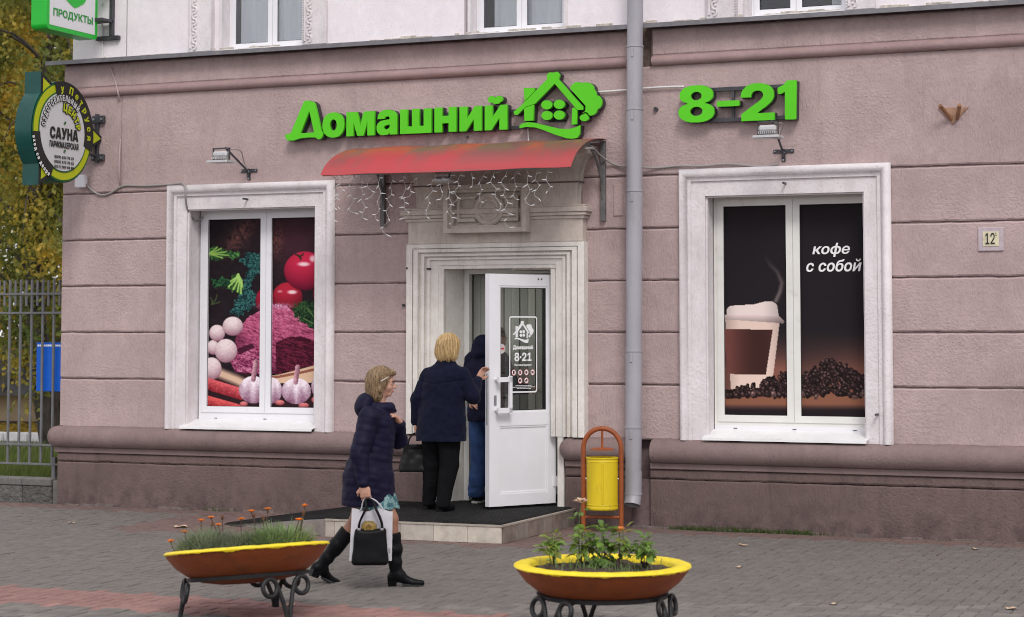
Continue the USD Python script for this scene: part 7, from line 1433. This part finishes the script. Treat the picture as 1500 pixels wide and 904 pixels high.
bv = bv + np.stack([0 * bv[:, 0], (0.010 * (meshkit.noise(bv * 18, 3) - 0.5)) - 0.02 * np.sign(bv[:, 1]) * np.exp(-((bv[:, 0]) / 0.12) ** 2) * (bv[:, 2] < 0.6) * 0.4, 0 * bv[:, 0]], 1)
patent = M("glossy_dark_leather", (0.004, 0.0035, 0.004), 0.30, spec=0.13, coat=0.0, var=0.3, vscale=15)
obj(hb2, "bag_body", (bagv(bv), bf), patent, smooth=40); obj(hb2, "top_band", MB().mesh(trimesh.Trimesh(bagv(boxvf(-0.115, 0.115, -0.028, 0.028, 0.615, 0.632, 0.005)[0]), boxvf(0, 1, 0, 1, 0, 1, 0.1)[1])).get(), leather)
for sy in (-0.024, 0.024): obj(hb2, "strap", tubevf(bez([bagv([[-0.085, sy, 0.615]])[0], bagv([[-0.07, sy, 0.68]])[0], hp_ + [-0.012, sy * 0.4, 0.0], hp_ + [0.012, sy * 0.4, 0.0], bagv([[0.07, sy, 0.68]])[0], bagv([[0.085, sy, 0.615]])[0]], 20), 0.0075, 7), leather, smooth=True)
obj(hb2, "buckle", MB().mesh(trimesh.Trimesh(bagv(boxvf(-0.03, 0.03, -0.034, -0.028, 0.60, 0.622, 0.002)[0]), boxvf(0, 1, 0, 1, 0, 1, 0.1)[1])).get(), silver)

# ---- the man stepping through the doorway, facing local +y
W3_POS, W3_ROT = (5.145, 0.02, 0.178), -22.0
w3 = thing("person", "man in dark navy hooded jacket and blue jeans stepping through the door", "person", local=W3_POS, rot=W3_ROT)
h3 = np.array([0.055, 0.11, 1.665]); F3 = unit((0.15, 1, -0.28))
mS, mE, mW = np.array([-0.185, 0.0, 1.44]), np.array([-0.235, -0.02, 1.15]), np.array([-0.065, -0.155, 1.055]); nS, nE, nW = np.array([0.205, 0.02, 1.44]), np.array([0.28, 0.10, 1.17]), np.array([0.30, 0.30, 1.15])
def body3(P):
    d = head_sdf(P, h3, F3, s=1.02); d = smin(d, cap(P, (0.015, 0.02, 1.46), (0.045, 0.085, 1.58), 0.065, 0.058), 0.03)
    d = smin(d, loft(P, [(0.85, 0, 0, 0.16, 0.12), (1.0, 0, 0, 0.165, 0.12), (1.15, 0, 0, 0.165, 0.11), (1.35, 0.01, 0, 0.185, 0.12), (1.45, 0.01, 0, 0.13, 0.09), (1.5, 0.01, 0.01, 0.07, 0.06)]), 0.03)
    d = smin(d, chain(P, [mS, mE, mW], [0.055, 0.046, 0.031]), 0.02); d = smin(d, chain(P, [nS, nE, nW], [0.055, 0.046, 0.031]), 0.02); d = smin(d, hand(P, mW, (0.85, -0.1, -0.45), (0, 0.8, -0.3), 0.45, 1, 1.08), 0.012); d = smin(d, hand(P, nW, (0.2, 1, 0.1), (-0.6, 0, -0.8), 0.4, 1, 1.08), 0.012)
    d = smin(d, chain(P, [(-0.095, 0, 0.9), (-0.11, 0.03, 0.48), (-0.115, -0.02, 0.09)], [0.1, 0.065, 0.045]), 0.03); return smin(d, chain(P, [(0.095, 0, 0.9), (0.11, 0.16, 0.5), (0.11, 0.22, 0.09)], [0.1, 0.065, 0.045]), 0.03)
obj(w3, "body", mesh_sdf(body3, (-0.4, -0.32, 0.03), (0.45, 0.55, 1.86), 0.0075), skin, smooth=True)
face_parts(w3, h3, F3, 1.02)
def hair3(P):
    q = (P - h3); d = ell(q, (-0.003, -0.015, 0.034), (0.089, 0.108, 0.096)); return smax(d, -ell(q, (0.02, 0.13, -0.035), (0.10, 0.10, 0.11)), 0.01) + 0.008 * nz(P, 40, 3)
obj(w3, "hair", mesh_sdf(hair3, h3 - 0.17, h3 + 0.17, 0.008), hair_c, smooth=True)
def jack3(P):
    d = loft(P, [(0.83, 0, 0.0, 0.205, 0.155), (0.90, 0, 0, 0.212, 0.162), (1.05, 0, 0, 0.218, 0.160), (1.2, 0, 0, 0.222, 0.158), (1.36, 0.01, 0, 0.232, 0.150), (1.45, 0.01, 0, 0.19, 0.115), (1.5, 0.015, 0.015, 0.11, 0.085), (1.55, 0.02, 0.03, 0.09, 0.085)])
    a = np.minimum(chain(P, [mS, mE, mW + (mE - mW) * 0.1], [0.09, 0.075, 0.055], 0.03), chain(P, [nS, nE, nW + (nE - nW) * 0.1], [0.09, 0.075, 0.055], 0.03)); d = smin(d, a, 0.025) + 0.022 * nz(P, 8, 5) + 0.012 * nz(P, 17, 6)
    hd = smin(ell(P, (-0.01, -0.035, 1.575), (0.120, 0.100, 0.125)), ell(P, (0.0, -0.05, 1.51), (0.135, 0.105, 0.065)), 0.03); hd = smax(hd, -ell(P, (0.05, 0.115, 1.66), (0.105, 0.125, 0.13)), 0.015); hd = hd + 0.010 * nz(P, 14, 7)
    return smin(d, hd, 0.02)
obj(w3, "hooded_jacket", mesh_sdf(jack3, (-0.42, -0.34, 0.79), (0.48, 0.45, 1.78), 0.0075), navy_j, smooth=True)
def jeans3(P):
    d = np.minimum(chain(P, [(-0.09, 0, 0.93), (-0.11, 0.03, 0.48), (-0.115, -0.02, 0.11)], [0.125, 0.095, 0.080], 0.02), chain(P, [(0.09, 0, 0.93), (0.11, 0.16, 0.5), (0.11, 0.22, 0.11)], [0.125, 0.095, 0.080], 0.02)); d = smax(d, 0.05 - P[:, 2], 0.01)
    return d + 0.018 * nz(P * [1, 1, 0.5], 12, 3) + 0.020 * nz(P * [1, 1, 2.2], 12, 4) * np.clip((0.35 - P[:, 2]) / 0.25, 0, 1)
obj(w3, "jeans", mesh_sdf(jeans3, (-0.34, -0.25, 0.02), (0.34, 0.42, 1.05), 0.0085), denim, smooth=True)
for an, td in ((np.array([-0.125, 0.0, 0.085]), (-0.45, 1, 0)), (np.array([0.11, 0.24, 0.085]), (0.2, 1, 0))):
    s_ = obj(w3, "shoe", mesh_sdf(lambda P: shoe(P, an, td), an - 0.2, an + 0.25, 0.008), leather, smooth=True)
    tdn = unit(td); sd = np.array([-tdn[1], tdn[0], 0]); so = [an + tdn * a + sd * b * w_ + [0, 0, -0.0855 + z] for a, w_ in ((-0.075, 0.03), (-0.03, 0.045), (0.12, 0.045), (0.18, 0.022)) for b in (-1, 1) for z in (0, 0.02)]
    obj(s_, "sole", trimesh.convex.convex_hull(np.array(so)), M("pale_shoe_sole", (0.35, 0.34, 0.32), 0.7))
